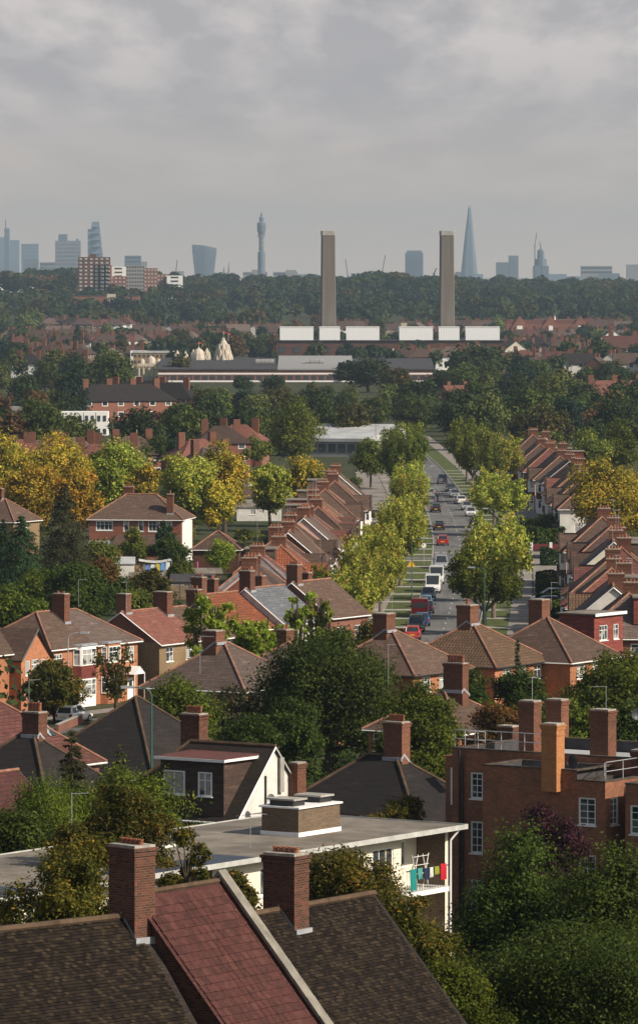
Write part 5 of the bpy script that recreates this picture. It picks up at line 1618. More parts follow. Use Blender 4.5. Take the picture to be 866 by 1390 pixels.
def unit_proto(style, hipside):
    oe = 'hip' if style in (0, 1, 2) else 'gable'
    ends = (oe, 'party') if hipside < 0 else ('party', oe)
    s = hipside
    wall = ['render', 'brick_red', 'render', 'pink'][style]
    tops = ['gable', 'hip', 'gable', 'flat'][style]
    # party-wall end is at -s ; bay on the party side
    ub = -s * 1.35; ud = s * 2.0
    ws = [('f', s * 2.1, 4.35, 1.15, 1.15, 2, 2), ('b', -1.6, 4.3, 1.4, 1.2, 2, 2), ('b', 1.7, 4.3, 1.4, 1.2, 2, 2), ('b', 0, 1.4, 1.8, 1.4, 3, 1), ('r' if s > 0 else 'l', .5, 4.2, .8, 1.1, 1, 2), ('r' if s > 0 else 'l', -1.8, 2.6, .9, 1.2, 1, 2)]
    h = house('x', 0, 0, 0, UL, UW, UE, UP, ends, wall, 'roof_brown', ws,
              ((-s * (UL / 2 - .46), .3, .84, 1.55, UE + UW / 2 * math.tan(UP) + .95, 4, dict(potr=.12, poth=.28, flash=False)),), name='semi_detached_house', z=0, fr=.11)
    bay(h, ub, UW, 2.9, .75, 0, 5.35, 'white' if style in (0, 2, 3) else 'brick_red', band='hung_tile' if style in (1, 3) else None, top=tops, tim=True, gable_h=1.7, fr=.12)
    door_part(h, ud, UW, mat='timber', porch='roof_brown' if style in (0, 2) else None)
    return h


protos = {}
roofs_l = ['roof_brown', 'roof_brown', 'roof_red', 'roof_brown', 'roof_grey', 'roof_brown', 'roof_grey', 'roof_brown', 'roof_far', 'roof_maroon2', 'roof_tan', 'roof_far']
walls_l = ['render', 'brick_red', 'brick_red', 'offwhite', 'brick_orange', 'pink', 'brick_dark', 'brick_red']
rn = random.Random(21)


def place_unit(style, hs, x, y, rz, label, group, roofm, wallm):
    k = (style, hs)
    if k not in protos:
        protos[k] = unit_proto(style, hs); o = protos[k]
    else:
        o = copy_tree(protos[k])
    o.location = (x, y, gz(x, y)); o.rotation_euler = (0, 0, rz)
    tag(o, label, 'house', group)
    for ch in _kids[o.name]:
        if ch.name.split('.')[0] in ('roof', 'bay_roof'): set_mat(ch, 0, M[roofm])
        if ch.name.split('.')[0] == 'wall': set_mat(ch, 0, M[wallm])
    return o


ROOFN = {'roof_far': 'dark brown', 'roof_brown': 'brown', 'roof_red': 'red', 'roof_grey': 'grey-brown', 'roof_maroon2': 'maroon', 'roof_slate': 'blue-grey slate', 'roof_orange': 'orange tiled', 'roof_tan': 'tan'}
units = []


def row(side, Ds, group, sname, skip=()):
    """side -1 left of the road, +1 right. pairs centred at D in Ds"""
    n = 0
    for i, D in enumerate(Ds):
        th = tang(D)
        x = cxl(D) + side * (18.6 + rn.uniform(-.9, .9)); D += rn.uniform(-.5, .5); zj = rn.uniform(-.5, .35)
        tv = Vector((math.cos(th), math.sin(th)))
        rz = th if side < 0 else th + math.pi
        style = rn.choice([0, 1, 2, 3] if side < 0 else [0, 3, 2, 1])
        for j in (0, 1):
            n += 1
            sg = -1 if j == 0 else 1                 # nearer half, farther half
            c = Vector((x, D)) + tv * sg * (UL / 2)
            hs = sg if side < 0 else -sg
            rf = rn.choice(roofs_l); wl = rn.choice(walls_l)
            if side < 0 and i == 3: rf = 'roof_orange' if j == 0 else 'roof_red'
            if side < 0 and i == 2 and j == 0: rf = 'roof_slate'
            lab = '%s house from the near end of the %s, %s roof' % (ORD[n - 1], sname, ROOFN[rf])
            o = place_unit(style, hs, c.x, c.y, rz, lab, group, rf, wl)
            o.scale.z = 1 + zj * .1
            units.append((side, D, j, o, style))


row(-1, [532 + 16.2 * i for i in range(17)], 'houses in the left-hand row along the street', 'left-hand street row')
row(1, [487 + 17.2 * i for i in range(11)], 'houses in the near right-hand row along the street', 'near right-hand street row')
row(1, [762 + 17.0 * i for i in range(15)], 'houses in the far right-hand row along the street', 'far right-hand street row')

# loft dormers on a few roofs: brown box dormers facing the back or side
for (side, D, j, o, style) in units:
    if (side, j) == (-1, 0) and rn.random() < .45 or (side, j) == (1, 0) and rn.random() < .3:
        m = MB(); zt = UE + UW / 2 * math.tan(UP) - .25
        m.box(-2.2, 2.4, .4, 3.6, UE + 1.0, zt, 0)
        d = m.build('loft_dormer', [M[rn.choice(['roof_brown', 'hung_tile', 'roof_grey'])]], o)
        m = MB(); m.box(-2.35, 2.55, .3, 3.8, zt + .001, zt + .12); m.build('dormer_roof', M['flatroof'], d)
# back additions behind the right row
m = None

for i, (side, D, j, o, style) in enumerate(units):
    if D < 760 and rn.random() < .5:
        z = UE + UW / 2 * math.tan(UP) + .9
        p = o.location; sx = (-1 if j == 0 else 1) if side < 0 else (1 if j == 0 else -1)
        th = o.rotation_euler.z; lx = -sx * (UL / 2 - .46)
        aerial(p.x + lx * math.cos(th) - .3 * math.sin(th), p.y + lx * math.sin(th) + .3 * math.cos(th), z + gz(p.x, p.y), rn.uniform(1.6, 2.8), 'aerial on the ' + o['label'].split(',')[0], rn.uniform(0, 6))

# front gardens: hedges and low walls between drives
hn = 0
for side, Ds in ((1, [494 + 7.7 * i for i in range(24)]), (-1, [560 + 9.8 * i for i in range(26)])):
    for D in Ds:
        if side > 0 and 715 < D < 740: continue
        hn += 1
        x0 = cxl(D) + side * 9.9; x1 = cxl(D) + side * 13.6
        near = 'from the near end of the %s front gardens' % ('right-hand' if side > 0 else 'left-hand')
        k = ORD[[494 + 7.7 * i for i in range(24)].index(D)] if side > 0 else ORD[[560 + 9.8 * i for i in range(26)].index(D)]
        if rn.random() < .72:
            hedge(x0, D, x1, D, 1.1, rn.uniform(1.1, 1.8), '%s garden boundary %s, a clipped green hedge' % (k, near), rn.choice(['l_hedge', 'l_hedge', 'l_mid']), leaf=.16, group='hedges between the front gardens')
        else:
            a = Vector((x0, D)); b = Vector((x1, D))
            root = empty('garden_wall', (a.x, a.y, gz(*a)), math.atan2(b.y - a.y, b.x - a.x), '%s garden boundary %s, a low brick wall' % (k, near), 'wall', 'low walls between the front gardens')
            L = (b - a).length
            m = MB(); m.box(0, L, -.12, .12, -.3, .9); m.build('brickwork', M['brick_red'], root); m = MB(); m.box(-.03, L + .03, -.16, .16, .901, .97); m.build('coping', M['concrete'], root)
# concrete forecourts
for side in (-1, 1):
    tag(strip(side * 9.6 if side > 0 else -14.0, 14.0 if side > 0 else -9.6, 510, 1060, .055).build('forecourts', M['paving']), kind='structure')
root = empty('garden_wall', (cxl(744) + 10, 743, 0), R(0), 'dark red painted wall with white piers at the far side of the right-hand side road', 'wall')
m = MB(); m.box(0, 5.4, -.15, .15, -.2, 1.0); m.build('brickwork', plain('dark_red_paint', (.16, .03, .035), .7, .3, .2), root)
for x in (0, 2.7, 5.4):
    m = MB(); m.box(x - .2, x + .2, -.2, .2, -.2, 1.25); m.build('pier', M['white'], root)
hedge(cxl(757) + 10, 755, cxl(757) + 14, 757, 4, 2.6, 'tall dark hedge behind the dark red garden wall', 'l_dark', .2)
hedge(cxl(770) + 10, 772, cxl(770) + 14, 775, 4, 3.0, 'bushy dark hedge in front of the mock Tudor house', 'l_dark', .2)
hedge(cxl(715) + 10.5, 706, cxl(715) + 14.5, 706, 3, 2.2, 'square hedge on the near corner of the right-hand side road', 'l_hedge', .18)

# ------------------------------------------------------------------ cars (heading: +90 deg = driving away from the camera)
AW, TW = R(90), R(-90)
def sc(px, D, kind, cn, c, label, face=AW, metal=0, panel=False, yaw=0):
    x = wx(px, D)
    th = tang(D) - R(90)
    g = 'vehicles on the main street'
    o = car(kind, cn, c, label, x, D, face + th + yaw, g, metal, panel)
    o.location.z = gz(x, D) + .012
    return o


BLK_, WHT, SIL, RED, BLU, GRY = (.012, .012, .014), (.72, .72, .70), (.42, .43, .44), (.38, .02, .025), (.02, .09, .22), (.06, .065, .075)
sc(560, 561, 'hatchback', 'coral_red', (.50, .06, .06), 'coral red hatchback at the near end of the left kerb')
sc(564.5, 573, 'mpv', 'dark_grey', GRY, 'dark grey people carrier parked behind the coral red hatchback', TW)
sc(573, 583, 'hatchback', 'mid_blue', BLU, 'blue hatchback squeezed beside the dark grey people carrier')
sc(570, 598, 'van', 'bright_red', (.48, .012, .03), 'bright red panel van parked on the left kerb', AW, panel=True)
sc(579, 605, 'hatchback', 'navy', (.015, .03, .07), 'navy hatchback beyond the bright red van', AW)
sc(577.5, 615, 'hatchback', 'pale_blue', (.10, .22, .34), 'pale blue hatchback with yellow rear plate beyond the red van', AW)
sc(581, 631, 'saloon', 'slate', (.05, .06, .08), 'slate grey car in front of the white van', TW)
sc(587, 645, 'van', 'white', WHT, 'white van facing the camera on the left kerb', TW)
sc(592, 664, 'van', 'off_white', (.60, .60, .58), 'white pick-up van behind the front white van', TW)
sc(598.5, 697, 'mpv', 'silver', SIL, 'silver people carrier driving towards the camera', TW, .4)
sc(600.5, 760, 'hatchback', 'red', RED, 'red hatchback driving away up the street')
sc(595.5, 806, 'hatchback', 'black', BLK_, 'black hatchback behind which the red hatchback drives')
sc(591, 868, 'hatchback', 'black', BLK_, 'black car parked under the trees on the far left kerb')
sc(585, 900, 'hatchback', 'grey_blue', (.12, .16, .22), 'grey blue car on the far left kerb, nearer of the last pair')
sc(583, 930, 'hatchback', 'silver', SIL, 'silver car at the far end of the left kerb', AW, .4)
sc(600, 990, 'mpv', 'grey_blue', (.12, .16, .22), 'grey van at the top of the street')
sc(611, 952, 'saloon', 'graphite', (.05, .055, .06), 'dark saloon at the far end of the right kerb', TW)
sc(617, 927, 'saloon', 'silver', SIL, 'silver saloon parked behind the white saloon on the right kerb', TW, .4)
sc(624.5, 900, 'saloon', 'white', WHT, 'white saloon parked askew on the right kerb', AW, yaw=R(6))
sc(633, 876, 'saloon', 'silver_b', (.5, .5, .5), 'pale silver saloon nearer than the white one on the right kerb', TW, .4)
sc(638.5, 853, 'hatchback', 'white', WHT, 'white hatchback in the middle of the right kerb row', TW)
sc(644, 815, 'mpv', 'taupe', (.16, .15, .14), 'grey brown people carrier on the right kerb', AW)
sc(649, 788, 'saloon', 'silver', SIL, 'silver car half hidden by the nearest right street tree', TW, .4)
sc(647, 800, 'hatchback', 'pearl', (.55, .55, .52), 'pearl car tucked behind the half hidden silver car', TW)
# cars in drives and side road
def fc(px, D, kind, cn, c, label, rz, metal=0, panel=False):
    x = wx(px, D); o = car(kind, cn, c, label, x, D, rz, 'cars parked off the street', metal, panel); o.location.z = gz(x, D) + .07; return o


fc(747, 622, 'mpv', 'silver', SIL, 'silver people carrier on a drive in the right-hand front gardens', R(-175), .4)
fc(738, 612, 'hatchback', 'steel_blue', (.16, .20, .26), 'steel blue hatchback on the drive beside the silver people carrier', R(-170))
fc(760, 640, 'hatchback', 'black', BLK_, 'black car on the drive behind the silver people carrier', R(-170))
fc(765, 560, 'hatchback', 'dark_green', (.02, .07, .05), 'dark green car on the nearest right-hand drive', R(-175))
fc(101, 447, 'hatchback', 'white', WHT, 'white hatchback parked outside the orange brick pair', R(65))
fc(72, 458, 'mpv', 'off_white', (.60, .60, .58), 'white van on the forecourt of the leftmost brick house', R(-30))
fc(470, 604, 'saloon', 'silver', SIL, 'silver car on the left-hand drives behind the street trees', R(0), .4)
fc(454, 597, 'hatchback', 'navy', (.015, .03, .07), 'navy car next to the silver one on the left-hand drives', R(8))
fc(437, 585, 'mpv', 'off_white', (.60, .60, .58), 'white car on the left-hand drives nearest the junction', R(5))
fc(514, 800, 'saloon', 'silver', SIL, 'silver saloon in a drive by the upper left pavement', R(0), .4)
fc(508, 770, 'hatchback', 'navy', (.015, .03, .07), 'navy car in a drive by the upper left pavement', R(0))
fc(512, 840, 'hatchback', 'black', BLK_, 'black car in a drive below the conical tree', R(0))
fc(705, 800, 'hatchback', 'silver', SIL, 'silver car in a drive of the far right-hand row', R(180), .4)

# street furniture
lamp_post(cxl(556) + 4.6, 549, R(170), 'street lamp standing at the road junction before the tan-roofed house', 8.2)
lamp_post(wx(206, 300), 300, R(180), 'green street lamp before the black pyramid roof', 5.6, z=38 - 640 * 300 / F - .0 + .0 - 2.0)
lamp_post(wx(93, 447), 447, R(0), 'tall grey street lamp outside the orange brick pair', 7.6, mat='metal')
lamp_post(cxl(620) - 4.6, 620, R(0), 'street lamp on the left verge beside the parked vans', 7.8)
lamp_post(cxl(700) + 4.7, 700, R(180), 'street lamp among the right verge trees', 7.8)
lamp_post(cxl(860) - 4.6, 860, R(0), 'street lamp on the far left verge', 7.8)
root = empty('road_sign', (wx(558, 655), 655, .1), 0, 'yellow road sign on a grey post on the left verge', 'road sign')
m = MB(); m.tube((0, 0, 0), (0, 0, 3.2), .045, n=6); m.build('post', M['metal'], root)
m = MB(); m.face([(-.55, -.06, 2.5), (.55, -.06, 2.5), (0, -.06, 3.35)]); m.face([(-.55, -.04, 2.5), (0, -.04, 3.35), (.55, -.04, 2.5)]); m.build('sign_plate', plain('sign_yellow', (.75, .40, .02), .5, .3, .05), root)
root = empty('road_sign', (wx(575, 705), 705, .1), 0, 'small white round sign on the left verge before the side road', 'road sign')
m = MB(); m.tube((0, 0, 0), (0, 0, 2.6), .04, n=6); m.build('post', M['metal'], root)
m = MB(); m.tube((0, -.05, 2.6), (0, -.02, 2.6), .32, n=16); m.build('sign_plate', M['white'], root)
for px, D, lab in ((372 / 2 + 0, 1010, 'pole rising behind the golden trees on the left'), (510, 1120, 'short mast beside the grey-roofed hall')):
    m = MB(); m.tube((0, 0, 0), (0, 0, 9.5 if D < 1100 else 7.5), .09, n=6); m.tube((-.8, 0, 7.2), (.8, 0, 7.2), .05, n=4)
    tag(m.build('telegraph_pole', M['concrete'], None, (wx(px, D), D, 0)), lab, 'pole')


# ------------------------------------------------------------------ pedestrian
def person(x, y, z, label, rz=0):
    J = {'pel': (0, 0, .95), 'sp': (0, .01, 1.2), 'ch': (0, .0, 1.38), 'nk': (0, 0, 1.5), 'hd': (0, -.01, 1.60), 'ht': (0, -.01, 1.70),
         'ls': (-.17, 0, 1.42), 'le': (-.24, .03, 1.13), 'lh': (-.25, -.06, .88), 'rs': (.17, 0, 1.42), 're': (.24, .06, 1.13), 'rh': (.25, .12, .90),
         'lk': (-.10, -.12, .50), 'lf': (-.10, -.16, .06), 'lt': (-.10, -.32, .04), 'rk': (.10, .08, .50), 'rf': (.10, .22, .08), 'rt': (.10, .10, .03), 'lhip': (-.10, 0, .88), 'rhip': (.10, 0, .88)}
    Rr = {'pel': .14, 'sp': .13, 'ch': .15, 'nk': .06, 'hd': .10, 'ht': .075, 'ls': .07, 'le': .05, 'lh': .035, 'rs': .07, 're': .05, 'rh': .035, 'lk': .065, 'lf': .05, 'lt': .035, 'rk': .065, 'rf': .05, 'rt': .035, 'lhip': .095, 'rhip': .095}
    E = [('pel', 'sp'), ('sp', 'ch'), ('ch', 'nk'), ('nk', 'hd'), ('hd', 'ht'), ('ch', 'ls'), ('ls', 'le'), ('le', 'lh'), ('ch', 'rs'), ('rs', 're'), ('re', 'rh'), ('pel', 'lhip'), ('lhip', 'lk'), ('lk', 'lf'), ('lf', 'lt'), ('pel', 'rhip'), ('rhip', 'rk'), ('rk', 'rf'), ('rf', 'rt')]
    ks = list(J); me = bpy.data.meshes.new('person')
    me.from_pydata([J[k] for k in ks], [(ks.index(a), ks.index(b)) for a, b in E], [])
    t = NT('person_clothes', .9, .1)
    sx = t.n('SeparateXYZ'); t.l(t.coord('Object'), sx.inputs[0])
    c1 = t.mix(t.mapr(sx.outputs[2], .93, .95), (.02, .022, .035), (.03, .03, .035)); c2 = t.mix(t.mapr(sx.outputs[2], 1.50, 1.51), c1, (.42, .26, .19)); c3 = t.mix(t.mapr(sx.outputs[2], 1.64, 1.65), c2, (.03, .02, .015))
    me.materials.append(t.color(c3))
    o = link_mesh('person', me, None, (x, y, z), rz)
    md = o.modifiers.new('skin', 'SKIN'); md.use_smooth_shade = True
    for i, k in enumerate(ks):
        sv = me.skin_vertices[0].data[i]; sv.radius = (Rr[k], Rr[k]); sv.use_root = (k == 'pel')
    o.modifiers.new('sub', 'SUBSURF').levels = 1; o.modifiers['sub'].render_levels = 1
    return tag(o, label, 'person')


x = wx(593.5, 905); person(x, 905, .011, 'person in dark clothes walking in the road by the far left parked cars', R(20))
x = wx(647, 985); person(x, 985, .125, 'person in dark clothes standing on the far right verge', R(-30))
# ------------------------------------------------------------------ near trees (each its own mesh)
T = lambda *a, **k: tree_at(*a, unique=True, **k)
T(92, 1128, 205, 190, 'loose', 'l_olive', 'olive-brown small-leaved tree in the bottom left, behind the sooty roof')
T(160, 1070, 185, 232, 'loose', 'l_olive', 'olive tree behind the left foreground chimney')
T(250, 1130, 85, 205, 'loose', 'l_olive', 'thin olive tree just right of the left foreground chimney', gap=.6)
T(452, 1138, 175, 212, 'loose', 'l_olive', 'yellowing green tree in front of the cream flats, right of the right foreground chimney')
T(545, 1212, 165, 205, 'loose', 'l_olive', 'lower yellowing green tree beside the dark verge at the bottom centre')
T(318, 1165, 85, 222, 'bush', 'l_olive', 'small yellowish bush between the maroon roof and the right foreground chimney')
T(708, 1150, 215, 214, 'round', 'l_dark', 'broad dark green tree in the bottom right, left of its twin')
T(815, 1128, 220, 210, 'round', 'l_dark', 'broad dark green tree filling the bottom right corner')
T(760, 1235, 330, 185, 'round', 'l_dark', 'low dark tree at the bottom edge below the broad green trees')
T(610, 1300, 150, 175, 'loose', 'l_mid', 'low shrub at the bottom edge right of the dark verge')
T(735, 1098, 125, 250, 'loose', 'l_purple', 'purple-leaved tree against the brick flats', gap=.7)
T(178, 1030, 200, 258, 'round', 'l_mid', 'large feathery green tree left of the cream flats')
T(282, 1082, 95, 262, 'loose', 'l_mid', 'feathery green tree below the flat-roofed dormer')
T(40, 1035, 190, 252, 'willow', 'l_mid', 'drooping green tree at the left edge above the flats')
T(98, 990, 95, 285, 'conifer', 'l_brown', 'dark cypress beside the sooty chimney on the left', name='conifer_tree')
T(165, 1010, 60, 280, 'conifer', 'l_brown', 'slim dark conifer in front of the black pyramid roof', name='conifer_tree')
T(25, 1095, 130, 240, 'round', 'l_dark', 'dark green tree at the left edge below the drooping one')
T(243, 904, 110, 372, 'tall', 'l_mid', 'upright bushy green tree beside the black pyramid roof')
T(318, 935, 80, 385, 'loose', 'l_brown', 'brownish thin tree left of the big dark tree')
T(338, 960, 90, 350, 'round', 'l_dark', 'round dark shrubby tree behind the terracotta pots')
T(448, 862, 200, 388, 'round', 'l_dark', 'biggest dark green tree in the middle of the picture')
T(395, 940, 90, 372, 'round', 'l_dark', 'dark green tree at the left foot of the biggest tree')
T(577, 915, 105, 352, 'tall', 'l_mid', 'green tree with yellow tips right of the biggest dark tree')
T(558, 1062, 80, 285, 'bush', 'l_olive', 'small reddish-green shrub in front of the blackened hip roof')
T(505, 1085, 60, 270, 'bush', 'l_olive', 'low bush behind the brick tank room')
T(668, 948, 100, 335, 'round', 'l_rust', 'orange-tinged tree behind the galvanised roof rail')
T(640, 905, 80, 400, 'bush', 'l_dark', 'dark shrub between the brown-roofed and tan-roofed houses')
T(705, 900, 100, 402, 'round', 'l_dark', 'dark bushy tree in front of the pantiled house')
T(702, 868, 14, 425, 'conifer', 'l_conifer', 'very thin dark cypress against the tan roof', name='conifer_tree')
T(830, 878, 160, 378, 'round', 'l_mid', 'broad green tree at the right edge above the brick flats')
T(780, 930, 90, 345, 'round', 'l_mid', 'green tree behind the tall chimneys of the brick flats')
T(860, 930, 90, 335, 'round', 'l_dark', 'dark green tree at the right edge behind the flats')
T(530, 985, 70, 330, 'bush', 'l_dark', 'dark bush at the right foot of the biggest tree')
T(75, 905, 90, 447, 'loose', 'l_olive', 'small light-leaved street tree in front of the left gable', gap=.7)
T(158, 880, 75, 452, 'sparse', 'l_olive', 'lopped and nearly bare street tree in front of the orange brick pair', nleaf=1500, leaf=.16)
T(288, 810, 95, 440, 'sparse', 'l_bright', 'pruned lime with thin bright tufts in front of the red-roofed house', nleaf=8000, leaf=.19)
T(345, 828, 90, 432, 'sparse', 'l_bright', 'pruned bright green lime right of its thinner twin', nleaf=13000, leaf=.19)
T(402, 803, 46, 470, 'sparse', 'l_bright', 'small bright tufted tree left of the two by the drives', nleaf=3500, leaf=.18)
T(434, 800, 50, 474, 'sparse', 'l_bright', 'small bright tufted tree right of the two by the drives', nleaf=4500, leaf=.18)
T(505, 845, 70, 480, 'bush', 'l_olive', 'green bush behind the biggest dark tree by the junction')
T(465, 850, 60, 500, 'bush', 'l_mid', 'garden shrubs with orange flowers by the left-hand drives')

# mid distance, left
T(88, 655, 92, 640, 'conifer', 'l_brown', 'tall drooping dark conifer left of the large brick house', name='conifer_tree', leaf=.16, nleaf=26000)
T(30, 700, 110, 606, 'conifer', 'l_conifer', 'wide dark green conifer at the left edge', name='conifer_tree', leaf=.16, nleaf=26000)
T(5, 705, 50, 625, 'conifer', 'l_conifer', 'dark conifer cut by the left edge behind the wide one', name='conifer_tree', leaf=.16, nleaf=12000)
T(105, 765, 110, 562, 'round', 'l_dark', 'dark green tree below the drooping conifer', leaf=.17)
T(62, 775, 80, 575, 'round', 'l_mid', 'green tree left of the dark green one below the conifers', leaf=.17)
T(22, 800, 90, 540, 'round', 'l_mid', 'mid green tree at the left edge above the orange houses', leaf=.17)
T(130, 735, 60, 655, 'round', 'l_pale', 'lighter green shrub at the left end of the large house', leaf=.17)
T(183, 722, 40, 690, 'bush', 'l_pale', 'rounded shrub in front of the large house lean-to', leaf=.17)
T(222, 706, 22, 700, 'loose', 'l_conifer', 'spiky palm-like tree against the large house', leaf=.16)
T(235, 728, 50, 690, 'bush', 'l_dark', 'low dark bush at the right end of the large house', leaf=.16)
T(165, 785, 70, 600, 'bush', 'l_dark', 'dark green bush in the back yards below the grey shed', leaf=.17)
T(210, 775, 80, 610, 'bush', 'l_olive', 'yellowish bush in the middle of the back yards', leaf=.17)
T(185, 800, 50, 570, 'loose', 'l_pale', 'thin pale shrub in front of the dark yard fence', leaf=.17)
T(245, 765, 50, 640, 'bush', 'l_mid', 'green bush beside the brown brick garage', leaf=.17)
T(140, 760, 50, 640, 'bush', 'l_rust', 'brownish bush left of the grey-roofed shed', leaf=.17)
T(300, 735, 46, 682, 'bush', 'l_bright', 'bright green hedge-like bush below the pyramid-roofed garage', leaf=.15)
T(130, 612, 44, 850, 'round', 'l_dark', 'dark tree filling the gap between two left golden trees', leaf=.2)
T(340, 705, 26, 840, 'bush', 'l_mid', 'small tree between the garages and the golden trees', leaf=.2)
# golden trees
GT = [(12, 592, 95, 805, 'l_gold', 'golden tree cut by the left edge'), (48, 628, 80, 770, 'l_amber', 'amber tree second from the left edge'), (88, 598, 90, 790, 'l_gold', 'tall golden tree above the drooping conifer'),
      (105, 640, 75, 752, 'l_amber', 'amber tree low behind the drooping conifer'), (162, 604, 88, 800, 'l_lime', 'broad golden-green tree behind the left end of the large house roof'), (196, 628, 40, 780, 'l_gold', 'small bright yellow tree behind the large house ridge'),
      (252, 620, 84, 772, 'l_lime', 'yellow-green tree behind the right end of the large house'), (305, 604, 76, 790, 'l_gold', 'tall golden tree right of the large house'), (295, 660, 50, 770, 'l_gold', 'lower golden tree joined to the tall one'),
      (368, 628, 54, 800, 'l_lime', 'dark golden tree, left of the pair by the flat garages'), (408, 624, 66, 815, 'l_gold', 'bright golden tree, right of the pair by the flat garages'), (822, 624, 108, 722, 'l_gold', 'large golden tree behind the right-hand row')]
for px, yt, w, D, m_, lab in GT:
    w *= 1.03; yt -= 3
    T(px, yt, w, D, 'round', m_, lab, name='autumn_tree', leaf=.225, nleaf=16500)
T(866, 640, 60, 735, 'round', 'l_gold', 'golden tree cut by the right edge beside the large one', name='autumn_tree', leaf=.24, nleaf=9000)

# street trees
k = 0
for D, off, h, r, lm, lab in ((543, -8.4, 8.6, 3.3, 'l_lime', 'yellow-green street tree closest to the junction on the left'), (556, -11.5, 8.0, 3.4, 'l_mid', 'darker green garden tree left of the junction street trees'), (572, -8.0, 9.2, 3.5, 'l_lime', 'nearest yellow-green street tree on the left verge'), (592, -7.4, 10.6, 3.3, 'l_lime', 'second yellow-green street tree on the left verge'), (604, -9.5, 9.0, 3.6, 'l_lime', 'yellow-green tree in the left-hand gardens behind the second verge tree'),
                         (625, -8.4, 9.2, 3.2, 'l_lime', 'third yellow-green street tree on the left verge'), (657, -6.9, 11.2, 3.7, 'l_lime', 'fourth yellow-green street tree on the left verge'),
                         (688, -7.4, 9.9, 3.4, 'l_lime', 'fifth yellow-green street tree on the left verge'), (737, -7.5, 8.4, 2.8, 'l_lime', 'sixth yellow-green street tree on the left verge'), (775, -7.2, 9.6, 3.1, 'l_lime', 'seventh yellow-green street tree on the left verge'),
                         (815, -6.9, 10.2, 3.3, 'l_lime', 'eighth yellow-green street tree on the left verge'),
                         (848, -7.4, 9.0, 3.0, 'l_lime', 'ninth yellow-green street tree on the left verge'), (960, -7.0, 11, 3.8, 'l_pale', 'last pale green street tree on the left verge'),
                         (880, -7.2, 14.2, 4.3, 'l_pale', 'tall pale green street tree at the far end of the left verge'), (925, -7.0, 13, 3.8, 'l_pale', 'pale green tree behind the tall one on the left verge'),
                         (568, 4.6, 9.4, 4.0, 'l_mid', 'nearest dark green street tree on the right verge'), (594, 5.2, 10.8, 4.0, 'l_lime', 'second street tree on the right verge, yellow-green above the dark one'),
                         (626, 5.4, 10.4, 3.7, 'l_lime', 'third street tree on the right verge'), (788, 5.9, 9.2, 4.2, 'l_lime', 'yellow-green street tree beside the silver cars on the right verge'),
                         (812, 5.8, 9.3, 3.6, 'l_lime', 'yellow-green street tree behind the one by the silver cars'),
                         (905, 5.6, 12.2, 4.0, 'l_pale', 'large green street tree on the far right verge, nearest of three'), (940, 5.6, 12.0, 4.2, 'l_pale', 'large green street tree on the far right verge, middle of three'), (985, 6.0, 12.4, 4.0, 'l_pale', 'large green street tree on the far right verge, farthest of three'),
                         (930, 10.5, 11.2, 3.8, 'l_lime', 'yellow-green tree in the far right gardens')):
    ms = tree_proto('street', k % 4, lm, 10500, .18, 'bark_light')
    if off < 0 and D < 860: r *= .88
    plant_tree('street_tree', cxl(D) + off, D, h, r, ms, (4, 10), lab, 'tree', 'trees along the main street'); k += 1
T(694, 592, 44, 1000, 'round', 'l_lime', 'golden-green round tree before the far right-hand row', leaf=.26, nleaf=8000)
T(400, 552, 70, 1040, 'tall', 'l_pale', 'tall egg-shaped green tree above the bright golden tree', leaf=.26, nleaf=12000)
T(503, 598, 46, 970, 'tall', 'l_pale', 'conical pale green tree above the left-hand row', leaf=.24, nleaf=9000)
T(345, 596, 58, 1080, 'round', 'l_pale', 'round grey-green tree left of the egg-shaped tree', leaf=.28, nleaf=8000)
T(238, 578, 56, 1000, 'conifer', 'l_conifer', 'dark pointed tree behind the golden trees', leaf=.26, nleaf=12000, name='conifer_tree')
T(208, 588, 50, 1010, 'round', 'l_dark', 'dark rounded tree left of the dark pointed one', leaf=.26, nleaf=7000)
T(75, 585, 34, 1000, 'conifer', 'l_conifer', 'dark cypress among the red roofs on the left', leaf=.26, nleaf=8000, name='conifer_tree')
T(740, 700, 50, 760, 'bush', 'l_dark', 'dark garden shrub before the mock Tudor house', leaf=.18)
T(742, 588, 60, 1080, 'round', 'l_pale', 'pale tree behind the far right-hand row', leaf=.28, nleaf=7000)
T(800, 590, 60, 1000, 'round', 'l_pale', 'pale green tree behind the large golden tree, left of two', leaf=.28, nleaf=7000)
T(840, 580, 60, 1010, 'tall', 'l_mid', 'green tree behind the large golden tree, right of two', leaf=.28, nleaf=7000)
# garden of the big house: dry grasses
rng = np.random.default_rng(4)
n = 5000
P = np.stack([rng.uniform(wx(128, 690), wx(250, 690), n), rng.uniform(684, 706, n), np.zeros(n)], 1); P[:, 2] = gz(0, 690) + rng.uniform(0, .9, n)
A_ = np.stack([rng.normal(size=n) * .06, rng.normal(size=n) * .06, np.full(n, .32)], 1); B_ = np.stack([np.full(n, .05), rng.normal(size=n) * .03, np.zeros(n)], 1)
tag(link_mesh('dry_grass', quads_mesh('dry_grass', P, A_, B_, rng.uniform(0, 1, n), M['l_flower'])), kind='stuff')
